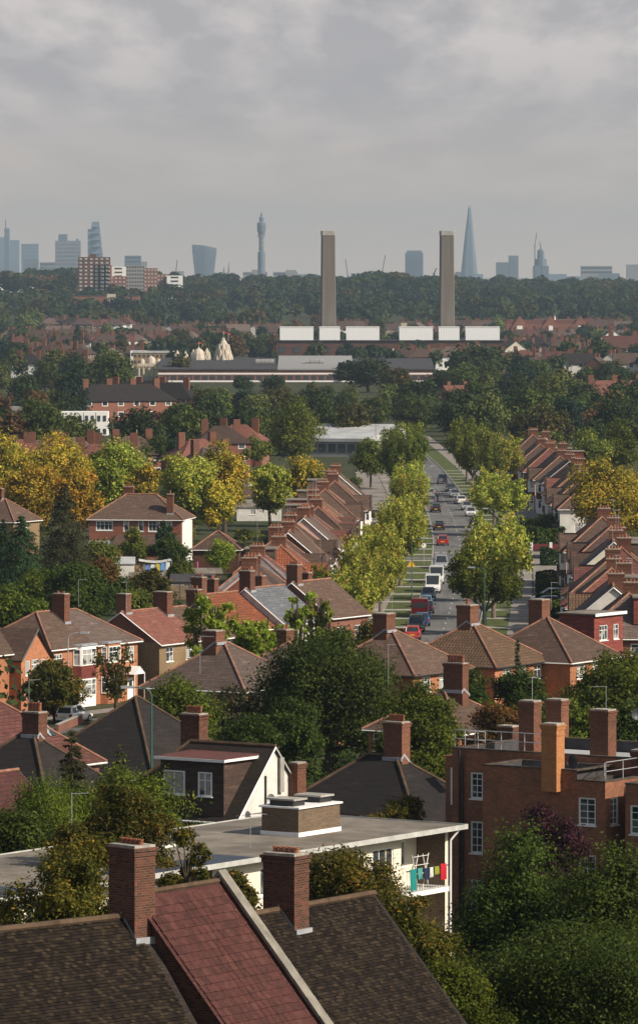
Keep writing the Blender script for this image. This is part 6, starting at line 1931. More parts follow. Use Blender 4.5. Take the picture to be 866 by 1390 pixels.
# ------------------------------------------------------------------ far houses
def far_proto(kind):
    L, W = (11, 8) if kind != 'long' else (24, 9)
    h = empty('far_house')
    rf = 'roof_brown'
    e = 5.2
    rm_, lines, cs, vg = roof_mesh(L, W, e, R(38), ('hip', 'hip') if kind != 'gable' else ('gable', 'gable'), .4)
    hs = []
    m = MB()
    for a, b in (((-L / 2, -W / 2), (L / 2, -W / 2)), ((L / 2, -W / 2), (L / 2, W / 2)), ((L / 2, W / 2), (-L / 2, W / 2)), ((-L / 2, W / 2), (-L / 2, -W / 2))): wall_panel(m, a, b, -2, e)
    if kind == 'gable':
        for x in (-L / 2, L / 2):
            f = [(x, -W / 2, e), (x, W / 2, e), (x, 0, e + W / 2 * math.tan(R(38)))]
            m.face(f if x > 0 else f[::-1])
    m.build('wall', M['brick_red'], h)
    rm_.build('roof', M[rf], h)
    for x in ((-L * .3, L * .3) if kind != 'long' else (-9, -3, 3, 9)):
        c = MB(); c.box(x - .7, x + .7, -.2, .7, e + 1, e + W / 2 * math.tan(R(38)) + 1.3); c.build('chimney', M['brick_chim'], h)
    n = 3 if kind != 'long' else 6
    for i in range(n):
        for z in (1.2, 3.7):
            x = -L / 2 + L * (i + .5) / n
            c = MB(); c.box(x - .75, x + .75, -W / 2 - .06, -W / 2 - .005, z, z + 1.2); w = c.build('window', M['white'], h)
            c = MB(); c.box(x - .6, x + .6, -W / 2 - .075, -W / 2 - .062, z + .15, z + 1.05); c.build('pane', M['glass_dark'], w)
    return h


fp = {}
FROOF = ['roof_far', 'roof_far', 'roof_grey', 'roof_brown', 'roof_maroon2', 'roof_far', 'roof_black']
FWALL = ['brick_red', 'brick_dark', 'render', 'brick_yellow', 'brick_brown', 'white']
rf_ = random.Random(5)


def far_house(kind, x, y, rz, label, group, s=1.0, roofm=None, wallm=None):
    if kind not in fp: fp[kind] = far_proto(kind); o = fp[kind]
    else: o = copy_tree(fp[kind])
    o.location = (x, y, gz(x, y)); o.rotation_euler = (0, 0, rz); o.scale = (s, s, s)
    tag(o, label, 'house', group)
    for ch in _kids[o.name]:
        b = ch.name.split('.')[0]
        if b == 'roof': set_mat(ch, 0, M[roofm or rf_.choice(FROOF)])
        if b == 'wall': set_mat(ch, 0, M[wallm or rf_.choice(FWALL)])
    return o


# red roofed houses just behind the golden trees (left)
i = 0
for px, D, rz in ((42, 965, 0), (62, 985, 5), (100, 1000, -8), (135, 960, 12), (158, 985, 0), (20, 990, 0), (180, 1010, 20), (286, 945, 40), (268, 990, 30), (300, 1080, 10), (325, 1090, -10)):
    far_house('pair', wx(px, D), D, R(rz), 'red-roofed house %s behind the golden trees' % ['low left', 'left', 'centre left', 'tall', 'right', 'far left', 'rearmost', 'dark right', 'dark upper right', 'small', 'small upper'][i], 'red-roofed houses behind the golden trees', 1.0, ['roof_red', 'roof_brown', 'roof_grey', 'roof_red', 'roof_far'][i % 5], 'brick_red'); i += 1
# big hipped/gabled brick houses: named ones
for px, D, rz, k, rm2, lab in ((165, 1425, 25, 'long', 'roof_maroon2', 'long dark-roofed brick hall behind the white flats, left wing'), (205, 1450, -20, 'long', 'roof_brown', 'long dark-roofed brick hall behind the white flats, right wing'),
                               (850, 1480, 12, 'long', 'roof_red', 'red brick gabled hall at the right edge'), (620, 1560, 30, 'gable', 'roof_red', 'orange-roofed house among the trees right of centre')):
    far_house(k, wx(px, D), D, R(rz), lab, None, 1.15 if D != 1560 else .85, 'roof_black' if 'dark' in lab else rm2, 'brick_red')
# rows at 2000-3300 m
rows = [(8, 110, 3050, 8, 'gable'), (20, 150, 2750, 10, 'pair'), (120, 200, 2880, 7, 'pair'), (190, 380, 3150, 15, 'gable'), (200, 320, 2950, 9, 'pair'), (10, 90, 2350, 7, 'pair'), (100, 190, 2300, 6, 'pair'), (30, 110, 2050, 5, 'pair'),
        (460, 600, 3250, 11, 'gable'), (700, 860, 3050, 12, 'pair'), (690, 780, 2600, 6, 'pair'), (780, 866, 2400, 6, 'pair'), (640, 760, 2150, 6, 'pair'), (755, 866, 2050, 5, 'gable'), (620, 700, 3300, 6, 'gable'), (730, 866, 3350, 10, 'gable'), (60, 180, 3400, 8, 'pair'), (540, 640, 2250, 5, 'pair')]
for ri, (a, b, D, n, kd) in enumerate(rows):
    for k in range(n):
        px = a + (b - a) * (k + .5) / n + rf_.uniform(-2, 2); d = D + rf_.uniform(-30, 30)
        far_house(kd, wx(px, d), d, R(rf_.choice([0, 0, 8, -10, 75])), 'small brick house with a pitched roof in the hazy suburb beyond the near woods', 'houses in the hazy suburb', rf_.uniform(1.0, 1.25))
for k, px in enumerate((8, 22, 36, 50, 64)):
    D = 4650
    far_house('pair', wx(px, D), D, R(10), 'white-walled house with maroon roof on the left hilltop below the towers', 'white-walled houses on the left hilltop', 1.5, 'roof_maroon2', 'white')


def blockb(name, label, px0, px1, ytop, D, depth, wallm, cat='tower block', zb=None, rot=0, roofm=None, parts=None, floors=0, cols=0, wmat='white', group=None, whole=False):
    x0, x1 = wx(px0, D), wx(px1, D); zt = wz(ytop, D); g = min(gz(x0, D), gz(x1, D)) - 2 if zb is None else zb
    cx = (x0 + x1) / 2; w = (x1 - x0)
    root = empty(name, (cx, D, g), R(rot), label, cat, group)
    m = MB(); m.box(-w / 2, w / 2, -depth / 2, depth / 2, 0, zt - g); m.build('wall', M[wallm] if isinstance(wallm, str) else wallm, root)
    if roofm:
        m = MB(); m.box(-w / 2 - .3, w / 2 + .3, -depth / 2 - .3, depth / 2 + .3, zt - g + .01, zt - g + .8); m.build('roof', M[roofm], root)
    if floors:
        H_ = zt - g; fh = min(3.2, H_ / floors)
        for f in range(floors):
            z = H_ - (f + 1) * fh + fh * .3
            if cols:
                for c in range(cols):
                    xx = -w / 2 + w * (c + .5) / cols
                    q = MB(); q.box(xx - w / cols * .24, xx + w / cols * .24, -depth / 2 - .12, -depth / 2 - .01, z, z + fh * .42); q.build('window', M[wmat], root)
            else:
                q = MB(); q.box(-w / 2 + .4, w / 2 - .4, -depth / 2 - .12, -depth / 2 - .01, z, z + fh * .5); q.build('window_band', M[wmat], root)
    return root


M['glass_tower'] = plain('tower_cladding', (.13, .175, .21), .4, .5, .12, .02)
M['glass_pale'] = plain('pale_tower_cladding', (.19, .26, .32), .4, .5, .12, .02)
M['conc_far'] = plain('far_concrete', (.26, .26, .26), .9, .2, .12, .02)
M['stone_white'] = plain('carved_pale_stone', (.50, .44, .36), .9, .2, .12, .5)
M['dark_win'] = plain('dark_glazing', (.04, .05, .06), .3, .5, .1, .1)
M['clad'] = None
t = NT('white_corrugated_cladding', .6, .3)
sx = t.n('SeparateXYZ'); t.l(t.coord('UV'), sx.inputs[0])
w_ = t.math('SINE', t.math('MULTIPLY', sx.outputs[0], 2 * math.pi / 1.15))
M['clad'] = t.color(t.mix(t.mapr(w_, -1, 1), (.72, .74, .76), (.84, .85, .87)))

# white flats
for k in range(5):
    a = 66 + k * 16.5
    blockb('white_flat', 'white flat-roofed terrace house, %s of the five at left' % ['leftmost', 'second', 'middle', 'fourth', 'rightmost'][k], a, a + 15.6, 558.5, 1300, 9, 'white', 'house', floors=2, cols=2, wmat='dark_win', group='white flat-roofed terrace houses', zb=-1)
for k, (a, b) in enumerate(((0, 14), (15, 33))):
    blockb('white_flat', 'pale flat-roofed block at the left edge beside the white terrace, %s' % ['outer', 'inner'][k], a, b, 552, 1330, 9, 'conc_far', 'house', floors=2, cols=2, wmat='dark_win', zb=-1)
# school hall with pale roof
c = Vector((wx(470, 1150), 1150))
root = empty('school_hall', (c.x, c.y, 0), R(-20), 'long low hall with a pale grey flat roof behind the left-hand row', 'hall')
m = MB(); m.box(-9, 9, -12, 12, -.5, 3.3); m.build('wall', M['conc_far'], root)
m = MB(); m.prism([(-9.4, -12.4), (9.4, -12.4), (9.4, 12.4), (-9.4, 12.4)], 3.31, lambda x, y: 4.0 + (y + 12.4) * .10); m.build('roof', M['paleroof'], root)
for k in range(8):
    m = MB(); m.box(-8.6 + k * 2.2, -6.9 + k * 2.2, -12.1, -12.01, 1, 2.8); m.build('window', M['dark_win'], root)

# temple
TX, TD = wx(262, 2010), 2010
tp = empty('temple', (TX, TD, 0), R(0), 'carved white stone temple with domes and ribbed spires behind the woods', 'temple')
s2 = F / TD
def tpx(px): return wx(px, TD) - TX
def spire(px, w, yt, yb, dy=0, name='spire', ribs=12):
    r = w / 2 / s2; zt = wz(yt, TD); zb = wz(yb, TD)
    H_ = zt - zb
    prof = [(r, 0), (r * 1.02, H_ * .12), (r * .95, H_ * .30), (r * .80, H_ * .48), (r * .60, H_ * .66), (r * .38, H_ * .82), (r * .18, H_ * .92), (r * .22, H_ * .94), (r * .05, H_ * .99), (.05, H_ * 1.0)]
    m = MB(); m.lathe([(a, zb + b) for a, b in prof], 24, (tpx(px), dy), rib=-.10, ribn=ribs * 2)
    # little turrets climbing the spire
    for tier, (rr, zz, hh) in enumerate(((r * .92, .05, .34), (r * .78, .26, .32), (r * .58, .46, .30))):
        for k in range(8):
            a = k * math.pi / 4 + tier * .39
            cx_, cy_ = tpx(px) + rr * math.cos(a), dy + rr * math.sin(a)
            m.lathe([(r * .20, zb + H_ * zz), (r * .19, zb + H_ * (zz + hh * .5)), (r * .10, zb + H_ * (zz + hh * .85)), (.03, zb + H_ * (zz + hh))], 6, (cx_, cy_))
    return m.build(name, M['stone_white'], tp)


def dome(px, w, yt, yb, dy=0):
    r = w / 2 / s2; zb = wz(yb, TD); H_ = wz(yt, TD) - zb
    m = MB(); m.lathe([(r, zb), (r, zb + H_ * .15), (r * .97, zb + H_ * .3), (r * .82, zb + H_ * .55), (r * .55, zb + H_ * .75), (r * .22, zb + H_ * .86), (r * .1, zb + H_ * .9), (.06, zb + H_)], 20, (tpx(px), dy), rib=-.05, ribn=20)
    return m.build('dome', M['stone_white'], tp)


m = MB(); m.box(tpx(222), tpx(322), -6, 14, 0, wz(494, TD)); m.build('plinth', M['stone_white'], tp)
spire(303.5, 24, 458, 494); spire(241, 12, 475, 496); spire(252, 11, 476, 496); spire(281, 13, 472, 494); spire(262, 9, 474, 494, 8)
dome(270, 20, 470, 492); dome(206, 13, 482, 493, -3)
for px in (194, 216): dome(px, 8, 486, 494, -3)
m = MB(); m.box(tpx(188), tpx(222), -7, 3, wz(497, TD), wz(493.5, TD)); m.build('pavilion_roof', M['stone_white'], tp)
for px in (190, 196, 203, 210, 220):
    m = MB(); m.tube((tpx(px), -6.5, 0), (tpx(px), -6.5, wz(497, TD)), .35, n=6); m.build('column', M['stone_white'], tp)
m = MB(); m.box(tpx(166), tpx(220), -9, -7.6, 0, wz(510, TD)); m.build('terrace_wall', M['stone_white'], tp)
fm = plain('red_flag', (.5, .05, .04), .9, .1, .1)
for px, yt in ((303.5, 450), (270, 464), (310, 452)):
    zt = wz(yt, TD); m = MB(); m.tube((tpx(px), 0, zt - 3), (tpx(px), 0, zt), .08, n=4, mi=0); m.build('flagpole', M['metal'], tp)
    m = MB(); m.face([(tpx(px), 0, zt), (tpx(px), 0, zt - .9), (tpx(px) + 1.3, .2, zt - .5)]); m.face([(tpx(px), 0.03, zt), (tpx(px) + 1.3, .23, zt - .5), (tpx(px), 0.03, zt - .9)]); m.build('flag', fm, tp)
# long school / cultural centre
lb = empty('long_low_building', (wx(400, 1960), 1960, 0), 0, 'long low brick building with white bands and pale flat roof right of the temple', 'hall')
xa, xb_ = wx(215, 1960) - wx(400, 1960), wx(588, 1960) - wx(400, 1960)
zt = wz(502.5, 1960)
m = MB(); m.box(xa, xb_, 0, 60, 0, zt); m.build('wall', M['brick_red'], lb)
for a_, b_, mt, rise in ((xa - .5, xa + 44, 'felt', 3.2), (xa + 44.02, xb_ * .42, 'conc_far', 4.0), (xb_ * .42 + .02, xb_ + .5, 'felt', 3.0)):
    m = MB(); m.prism([(a_, -.5), (b_, -.5), (b_, 60), (a_, 60)], zt + .01, lambda x, y: zt + .5 + (y + .5) / 60 * rise); m.build('roof', M[mt], lb)
for z in (zt - 1.6, zt - 4.4):
    m = MB(); m.box(xa, xb_, -.15, -.01, z, z + .6); m.build('stone_band', M['white'], lb)
for k in range(34):
    x = xa + 2 + k * (xb_ - xa - 4) / 34
    for z in (zt - 3.6, zt - 6.6):
        m = MB(); m.box(x, x + 1.9, -.12, -.01, z, z + 1.6); m.build('window', M['dark_win'], lb)
for k, px in enumerate((350, 356, 362, 368, 418, 424, 430, 436)):
    x = wx(px, 1960) - wx(400, 1960)
    m = MB(); m.tube((x - 1.0, 24, zt + 2.6), (x + 1.0, 24, zt + 2.6), 1.2, n=10); m.build('roof_light', M['conc_far'], lb)
blockb('office_block', 'three-storey brown office with pale top floor behind the temple', 182, 253, 479, 2280, 14, 'brick_yellow', 'office', floors=3, cols=12, wmat='dark_win', roofm='paleroof', zb=-1)
blockb('office_block', 'low white office wing left of the brown office behind the temple', 178, 200, 476, 2300, 10, 'white', 'office', floors=2, cols=4, wmat='dark_win', zb=-1)
blockb('warehouse', 'low shed with a thin white roof line right of centre among dark trees', 672, 732, 518, 1950, 20, 'conc_far', 'warehouse', roofm='white', zb=-1)
blockb('warehouse', 'pale blue-roofed shed among the trees at right', 735, 765, 514, 2050, 20, 'conc_far', 'warehouse', roofm='glass_pale' and 'paleroof', zb=-1)

# retail shed with chimney stacks
SD = 2620
sh = empty('retail_warehouse', (wx(530, SD), SD, 0), 0, 'wide dark warehouse under the raised white boxes', 'warehouse')
xa, xb_ = wx(375, SD) - wx(530, SD), wx(690, SD) - wx(530, SD)
m = MB(); m.box(xa, xb_, 3, 50, 0, wz(462.5, SD)); m.build('wall', M['brick_dark'], sh)
m = MB(); m.box(xa - 1, xb_ + 1, 2, 51, wz(462.5, SD) + .01, wz(461.8, SD)); m.build('roof', M['felt'], sh)
for k in range(16):
    x = xa + 3 + k * (xb_ - xa - 6) / 15
    m = MB(); m.box(x - 1.6, x + 1.6, 2.8, 2.98, 2, 5); m.build('window', M['dark_win'], sh)
for k, (a, b) in enumerate(((380, 425.5), (433.5, 461.5), (470, 515), (542, 587.5), (595.5, 623.5), (632, 678))):
    lab = ['white cladded box, leftmost of the six on the warehouse', 'small white box at the foot of the left stack', 'white cladded box just right of the left stack', 'white cladded box just left of the right stack', 'small white box at the foot of the right stack', 'white cladded box, rightmost of the six'][k]
    x0, x1 = wx(a, SD), wx(b, SD); z0, z1 = wz(462.3, SD), wz(443.5, SD)
    r = empty('cladded_box', ((x0 + x1) / 2, SD + 8, z0), 0, lab, 'plant housing', 'white boxes on the warehouse')
    w = (x1 - x0) / 2
    m = MB(); m.box(-w, w, -6, 6, .1, z1 - z0 - .3); m.build('cladding', M['clad'], r)
    m = MB(); m.box(-w - .15, w + .15, -6.15, 6.15, z1 - z0 - .3, z1 - z0); m.build('top_trim', M['white'], r)
t = NT('stained_stack_concrete', .95, .1)
sx = t.n('SeparateXYZ'); t.l(t.coord('Object'), sx.inputs[0])
mp = t.n('Mapping'); t.l(t.coord('Object'), mp.inputs[0]); mp.inputs['Scale'].default_value = (.5, .5, .03)
f = t.noise(mp.outputs[0], 1, 5, .6)
rows_ = t.math('FRACT', t.math('DIVIDE', sx.outputs[2], 3.2))
cc_ = t.mix(t.mapr(f, .3, .7), (.115, .10, .088), (.165, .145, .125))
cc_ = t.mix(t.mapr(rows_, .92, .96, 0, .25), cc_, (.12, .10, .085))
M['stackc'] = t.color(cc_)
for px, lab in ((445.5, 'left of the two tall square concrete chimney stacks'), (607.5, 'right of the two tall square concrete chimney stacks')):
    r = empty('chimney_stack', (wx(px, SD), SD + 20, 0), R(4), lab, 'chimney stack', 'twin chimney stacks')
    zt = wz(313.5, SD + 20); w0 = 3.75; w1 = 3.3
    m = MB()
    def sq(w, z): 
        ch = w * .12
        return [Vector(q) for q in ((-w, -w + ch, z), (-w + ch, -w, z), (w - ch, -w, z), (w, -w + ch, z), (w, w - ch, z), (w - ch, w, z), (-w + ch, w, z), (-w, w - ch, z))]
    loft(m, [sq(w0, 0), sq(w1, zt - 2.2)][::-1]); m.build('shaft', M['stackc'], r)
    m = MB(); loft(m, [sq(w1 + .18, zt - 2.2), sq(w1 + .18, zt)][::-1]); m.build('cap', M['concrete'], r)
blockb('stair_head', 'small yellow box above the white housings between the stacks', 544, 552, 438.5, 2660, 5, 'stone_white', 'plant housing', zb=10)
# brick shed with white cupolas
cp = empty('market_hall', (wx(580, 2280), 2280, 0), 0, 'low dark-roofed hall with two small white-domed turrets', 'hall')
xa, xb_ = wx(495, 2280) - wx(580, 2280), wx(660, 2280) - wx(580, 2280)
m = MB(); m.box(xa, xb_, 0, 25, 0, wz(496, 2280)); m.build('wall', M['brick_red'], cp)
m = MB()
y0, y1, z0, z1 = -1, 26, wz(496, 2280), wz(484, 2280)
m.face([(xa, y0, z0), (xb_, y0, z0), (xb_ - 8, 12, z1), (xa + 8, 12, z1)]); m.face([(xb_, y1, z0), (xa, y1, z0), (xa + 8, 12, z1), (xb_ - 8, 12, z1)]); m.face([(xb_, y0, z0), (xb_, y1, z0), (xb_ - 8, 12, z1)]); m.face([(xa, y1, z0), (xa, y0, z0), (xa + 8, 12, z1)])
m.face([(xa, y0, z0 - .1), (xa, y1, z0 - .1), (xb_, y1, z0 - .1), (xb_, y0, z0 - .1)])
m.build('roof', M['roof_black'], cp)
for px in (533.5, 620):
    x = wx(px, 2280) - wx(580, 2280); zb = wz(482, 2280)
    m = MB(); m.lathe([(1.3, zb - 4), (1.3, zb - .5), (2.1, zb - .4), (2.1, zb), (1.9, zb + .8), (1.1, zb + 1.7), (.25, zb + 2.2), (.06, zb + 3.0)], 14, (x, -3)); m.build('turret_dome', M['white'], cp)
    m = MB(); m.box(x - 2.4, x + 2.4, -5.5, -1, 0, zb - 4.01); m.build('turret', M['brick_orange'], cp)
# school with white cupola
sc_ = empty('school', (wx(737, 3150), 3150, gz(0, 3150)), 0, 'red brick school with gables and a slim white cupola', 'school')
m = MB(); m.box(-22, 28, 0, 15, 0, 10); m.build('wall', M['brick_red'], sc_)
for x in (-14, 4, 22):
    m = MB(); m.face([(x - 5, -1, 8), (x + 5, -1, 8), (x, -1, 15)]); m.face([(x - 5, -1, 0), (x + 5, -1, 0), (x + 5, -1, 8), (x - 5, -1, 8)]); m.face([(x - 5, -1, 8), (x, -1, 15), (x, 8, 15), (x - 5, 8, 8)]); m.face([(x, -1, 15), (x + 5, -1, 8), (x + 5, 8, 8), (x, 8, 15)]); m.build('gable', M['brick_red'], sc_)
    m = MB(); m.box(x - 1.6, x + 1.6, -1.2, -1.01, 4, 9); m.build('window', M['white'], sc_)
m = MB(); m.box(-22, 28, .5, 14, 10.01, 12.5); m.build('roof', M['roof_red'], sc_)
m = MB(); zt = wz(428, 3150) - gz(0, 3150); m.lathe([(1.3, 12), (1.3, zt - 6), (1.7, zt - 5.9), (1.5, zt - 4.5), (.6, zt - 3), (.1, zt)], 10, (7, 5)); m.build('cupola', M['white'], sc_)
for px, D, yt, lab, wm in ((607, 2420, 473, 'white-gabled house', 'white'),):
    pass
# a few white gables at right
i = 0
for px, D, sc0, rz in ((830, 2500, 1.8, 90), (700, 2380, 1.3, 90), (845, 2350, 1.6, 0), (648, 2330, 1.2, 85)):
    far_house('gable', wx(px, D), D, R(rz), ['large white-gabled hall at the right below the skyline', 'cream-gabled house in the right middle distance', 'maroon-roofed hall with white eaves at the right edge', 'yellow gabled house right of the dark-roofed hall'][i], None, sc0, ['roof_grey', 'roof_brown', 'roof_maroon2', 'roof_red'][i], ['white', 'offwhite', 'white', 'brick_yellow'][i]); i += 1

# ------------------------------------------------------------------ hilltop flats at left
D = 4400
for a, b, yt, wl, lab, fl_, co in ((107, 150, 349, 'brick_dark', 'dark brick tower block with rows of white windows on the left hill', 11, 6), (128, 152, 360, 'brick_red', 'red brick slab in front of the dark tower block', 9, 3), (151, 172, 362, 'white', 'white rendered block between the brick towers', 5, 1),
                                   (150, 172, 375, 'brick_red', 'low red brick block below the white rendered one', 6, 4), (172, 197, 360, 'conc_far', 'pale concrete tower with balconies right of the white block', 10, 7), (196, 214, 364, 'brick_red', 'brown brick tower right of the pale balconied one', 9, 4),
                                   (214, 228, 372, 'brick_red', 'low brick block at the right end of the hill flats', 5, 3), (227, 248, 374, 'white', 'small white building at the right end of the hill flats', 3, 1)):
    blockb('tower_block', lab, a, b, yt, D + (a % 7) * 9, 12, wl, floors=fl_, cols=co, wmat='dark_win' if wl in ('white', 'conc_far') else 'greywhite')
blockb('tower_block', 'small penthouse block on top of the dark brick tower', 122, 131, 345, D + 30, 6, 'brick_dark', zb=wz(350, D))
blockb('low_block', 'long grey-roofed school with a yellow stair tower on the left hillside', 100, 190, 402, 3900, 14, 'brick_red', 'school', roofm='felt')
blockb('low_block', 'small yellow tower on the left hillside', 146, 157, 399, 3880, 8, 'stone_white', 'tower')

# ------------------------------------------------------------------ skyline
SK = 11500
def sky_block(px0, px1, yt, label, mat='glass_tower', D=SK, depth=35, name='office_tower', cat='tower', floors=0, top=None, group=None, bm='dark_win', vert=0):
    r = blockb(name, label, px0, px1, yt, D, depth, mat, cat, zb=0, group=group)
    x0, x1 = wx(px0, D), wx(px1, D); w = x1 - x0; zt = wz(yt, D)
    for f in range(floors):
        z = zt - 6 - f * 9
        q = MB(); q.box(-w / 2 + 1, w / 2 - 1, -depth / 2 - .6, -depth / 2 - .1, z, z + 3.5); q.build('window_band', M[bm], r)
    for f in range(vert):
        x = -w / 2 + w * (f + .5) / vert
        q = MB(); q.box(x - .8, x + .8, -depth / 2 - 1, -depth / 2 - .1, 0, zt - 3); q.build('fin', M[bm], r)
    if top:
        for a, b, y in top:
            q = MB(); xa_ = wx(a, D) - (x0 + x1) / 2; xb2 = wx(b, D) - (x0 + x1) / 2
            q.box(xa_, xb2, -depth * .3, depth * .3, zt + .01, wz(y, D)); q.build('roof_plant', M[mat], r)
    return r


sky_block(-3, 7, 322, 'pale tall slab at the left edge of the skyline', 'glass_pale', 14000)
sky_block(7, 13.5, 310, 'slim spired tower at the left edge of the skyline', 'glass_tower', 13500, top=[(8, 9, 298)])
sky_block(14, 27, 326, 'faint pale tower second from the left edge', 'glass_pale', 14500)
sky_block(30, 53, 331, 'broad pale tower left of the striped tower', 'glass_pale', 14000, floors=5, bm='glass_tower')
sky_block(33, 53, 352, 'short darker block before the broad pale tower', 'glass_tower', 12500)
sky_block(55, 76, 356, 'low pale block left of the striped tower', 'conc_far', 12000, floors=3)
sky_block(76, 110, 327, 'striped slab tower with pale bands and a rooftop box', 'glass_tower', 12000, floors=10, bm='conc_far', top=[(80, 92, 318), (104, 107, 324)], vert=2)
sky_block(62, 88, 363, 'low grey-blue block under the striped tower', 'glass_tower', 11500)
sky_block(170, 192, 347, 'square blue-grey office above the brick towers', 'glass_tower', 12000, floors=3)
sky_block(193, 200, 355, 'small pale block right of the square office', 'conc_far', 12000)
sky_block(234, 250, 368, 'low pale roofs right of the hill flats', 'conc_far', 11500)
# wedge tower
def taper(label, D, base, rings, mat, name='office_tower', cat='tower', extra=None, depth=40):
    cx = wx(base, D)
    r = empty(name, (cx, D, 0), 0, label, cat)
    m = MB(); rr = []
    for y, a, b, d in rings:
        z = max(0, wz(y, D)); xa_, xb2 = wx(a, D) - cx, wx(b, D) - cx
        rr.append([Vector((xa_, -d / 2, z)), Vector((xb2, -d / 2, z)), Vector((xb2, d / 2, z)), Vector((xa_, d / 2, z))])
    loft(m, rr[::-1]); m.build('shaft', M[mat], r)
    return r, cx


r, cx = taper('wedge-shaped glass tower with a sloping right side', 12800, 131, [(396, 119.5, 145, 45), (370, 119.5, 142.5, 44), (302, 125.5, 135, 22), (301, 125.5, 135, 22)], 'glass_tower')
m = MB(); m.box(wx(120, 12800) - cx, wx(125.4, 12800) - cx, -18, 18, 0, wz(311, 12800)); m.build('stair_core', M['glass_pale'], r)
for k in range(7):
    z = wz(308 + k * 9, 12800); e_ = wx(135 + k * 1.0, 12800) - cx
    m = MB(); m.box(wx(125.8, 12800) - cx, e_, -26 - k * 1.2, -25 - k * 1.2 + 14 - k, z, z + 2.5); m.build('floor_band', M['glass_pale'], r)
# flared tower
D = 12600; cx = wx(277, D); r = empty('office_tower', (cx, D, 0), 0, 'top-heavy glass tower with curved flaring sides', 'tower')
rr = []
for y, a, b in ((396, 266, 289.5), (378, 265.3, 290.5), (365, 264, 291.5), (352, 262.5, 293), (342, 261.5, 294.2), (337, 261.2, 294.4)):
    z = max(0, wz(y, D)); xa_, xb2 = wx(a, D) - cx, wx(b, D) - cx
    rr.append([Vector((xa_, -18, z)), Vector(((xa_ + xb2) / 2, -22, z)), Vector((xb2, -18, z)), Vector((xb2, 18, z)), Vector(((xa_ + xb2) / 2, 22, z)), Vector((xa_, 18, z))])
z0 = wz(337, D); last = []
for v in rr[-1]:
    u = (v.x - rr[-1][0].x) / (rr[-1][2].x - rr[-1][0].x); last.append(Vector((v.x, v.y, z0 + (5.2 - 5.6 * u * u) * D / F)))
rr.append(last)
m = MB(); loft(m, rr[::-1]); m.build('shaft', M['glass_tower'], r)
for k in range(11):
    u = (k + .5) / 11
    P0_ = rr[0][0].lerp(rr[0][2], u); pts = [rg[0].lerp(rg[2], u) for rg in rr]
    q = MB()
    for a, b in zip(pts, pts[1:]): q.tube(a - Vector((0, 5, 0)), b - Vector((0, 5, 0)), .5, n=4)
    q.build('fin', M['glass_pale'], r)
# telecom tower
D = 10500; cx = wx(355, D); k_ = D / F
r = empty('telecom_tower', (cx, D, 0), 0, 'cylindrical telecom tower with stacked aerial galleries and a narrow mast', 'tower')
m = MB(); m.lathe([(w * k_, wz(y, D)) for w, y in ((5.0, 405), (5.0, 342), (3.0, 341), (3.0, 320), (3.6, 319), (5.6, 314), (6.0, 311), (6.0, 303), (5.0, 302), (2.6, 301.5), (2.6, 298), (3.6, 297), (3.2, 295), (1.4, 294), (1.2, 290), (.5, 289.5), (.4, 287))], 20); m.build('shaft', M['glass_tower'], r)
for y in (338, 334.5, 331, 327.5, 324):
    m = MB(); m.lathe([(3.2 * k_, wz(y, D)), (4.2 * k_, wz(y - .3, D)), (4.2 * k_, wz(y - 1.3, D)), (3.2 * k_, wz(y - 1.6, D))], 16); m.build('gallery', M['conc_far'], r)
for a in range(10):
    m = MB(); m.tube((math.cos(a * .628) * 3.9 * k_, math.sin(a * .628) * 3.9 * k_, wz(322, D)), (math.cos(a * .628) * 3.9 * k_, math.sin(a * .628) * 3.9 * k_, wz(318.5, D)), 1.6, n=6); m.build('aerial', M['conc_far'], r)
m = MB(); m.lathe([(6.06 * k_, wz(309, D)), (6.06 * k_, wz(307.5, D))], 20); m.build('window_band', M['dark_win'], r)
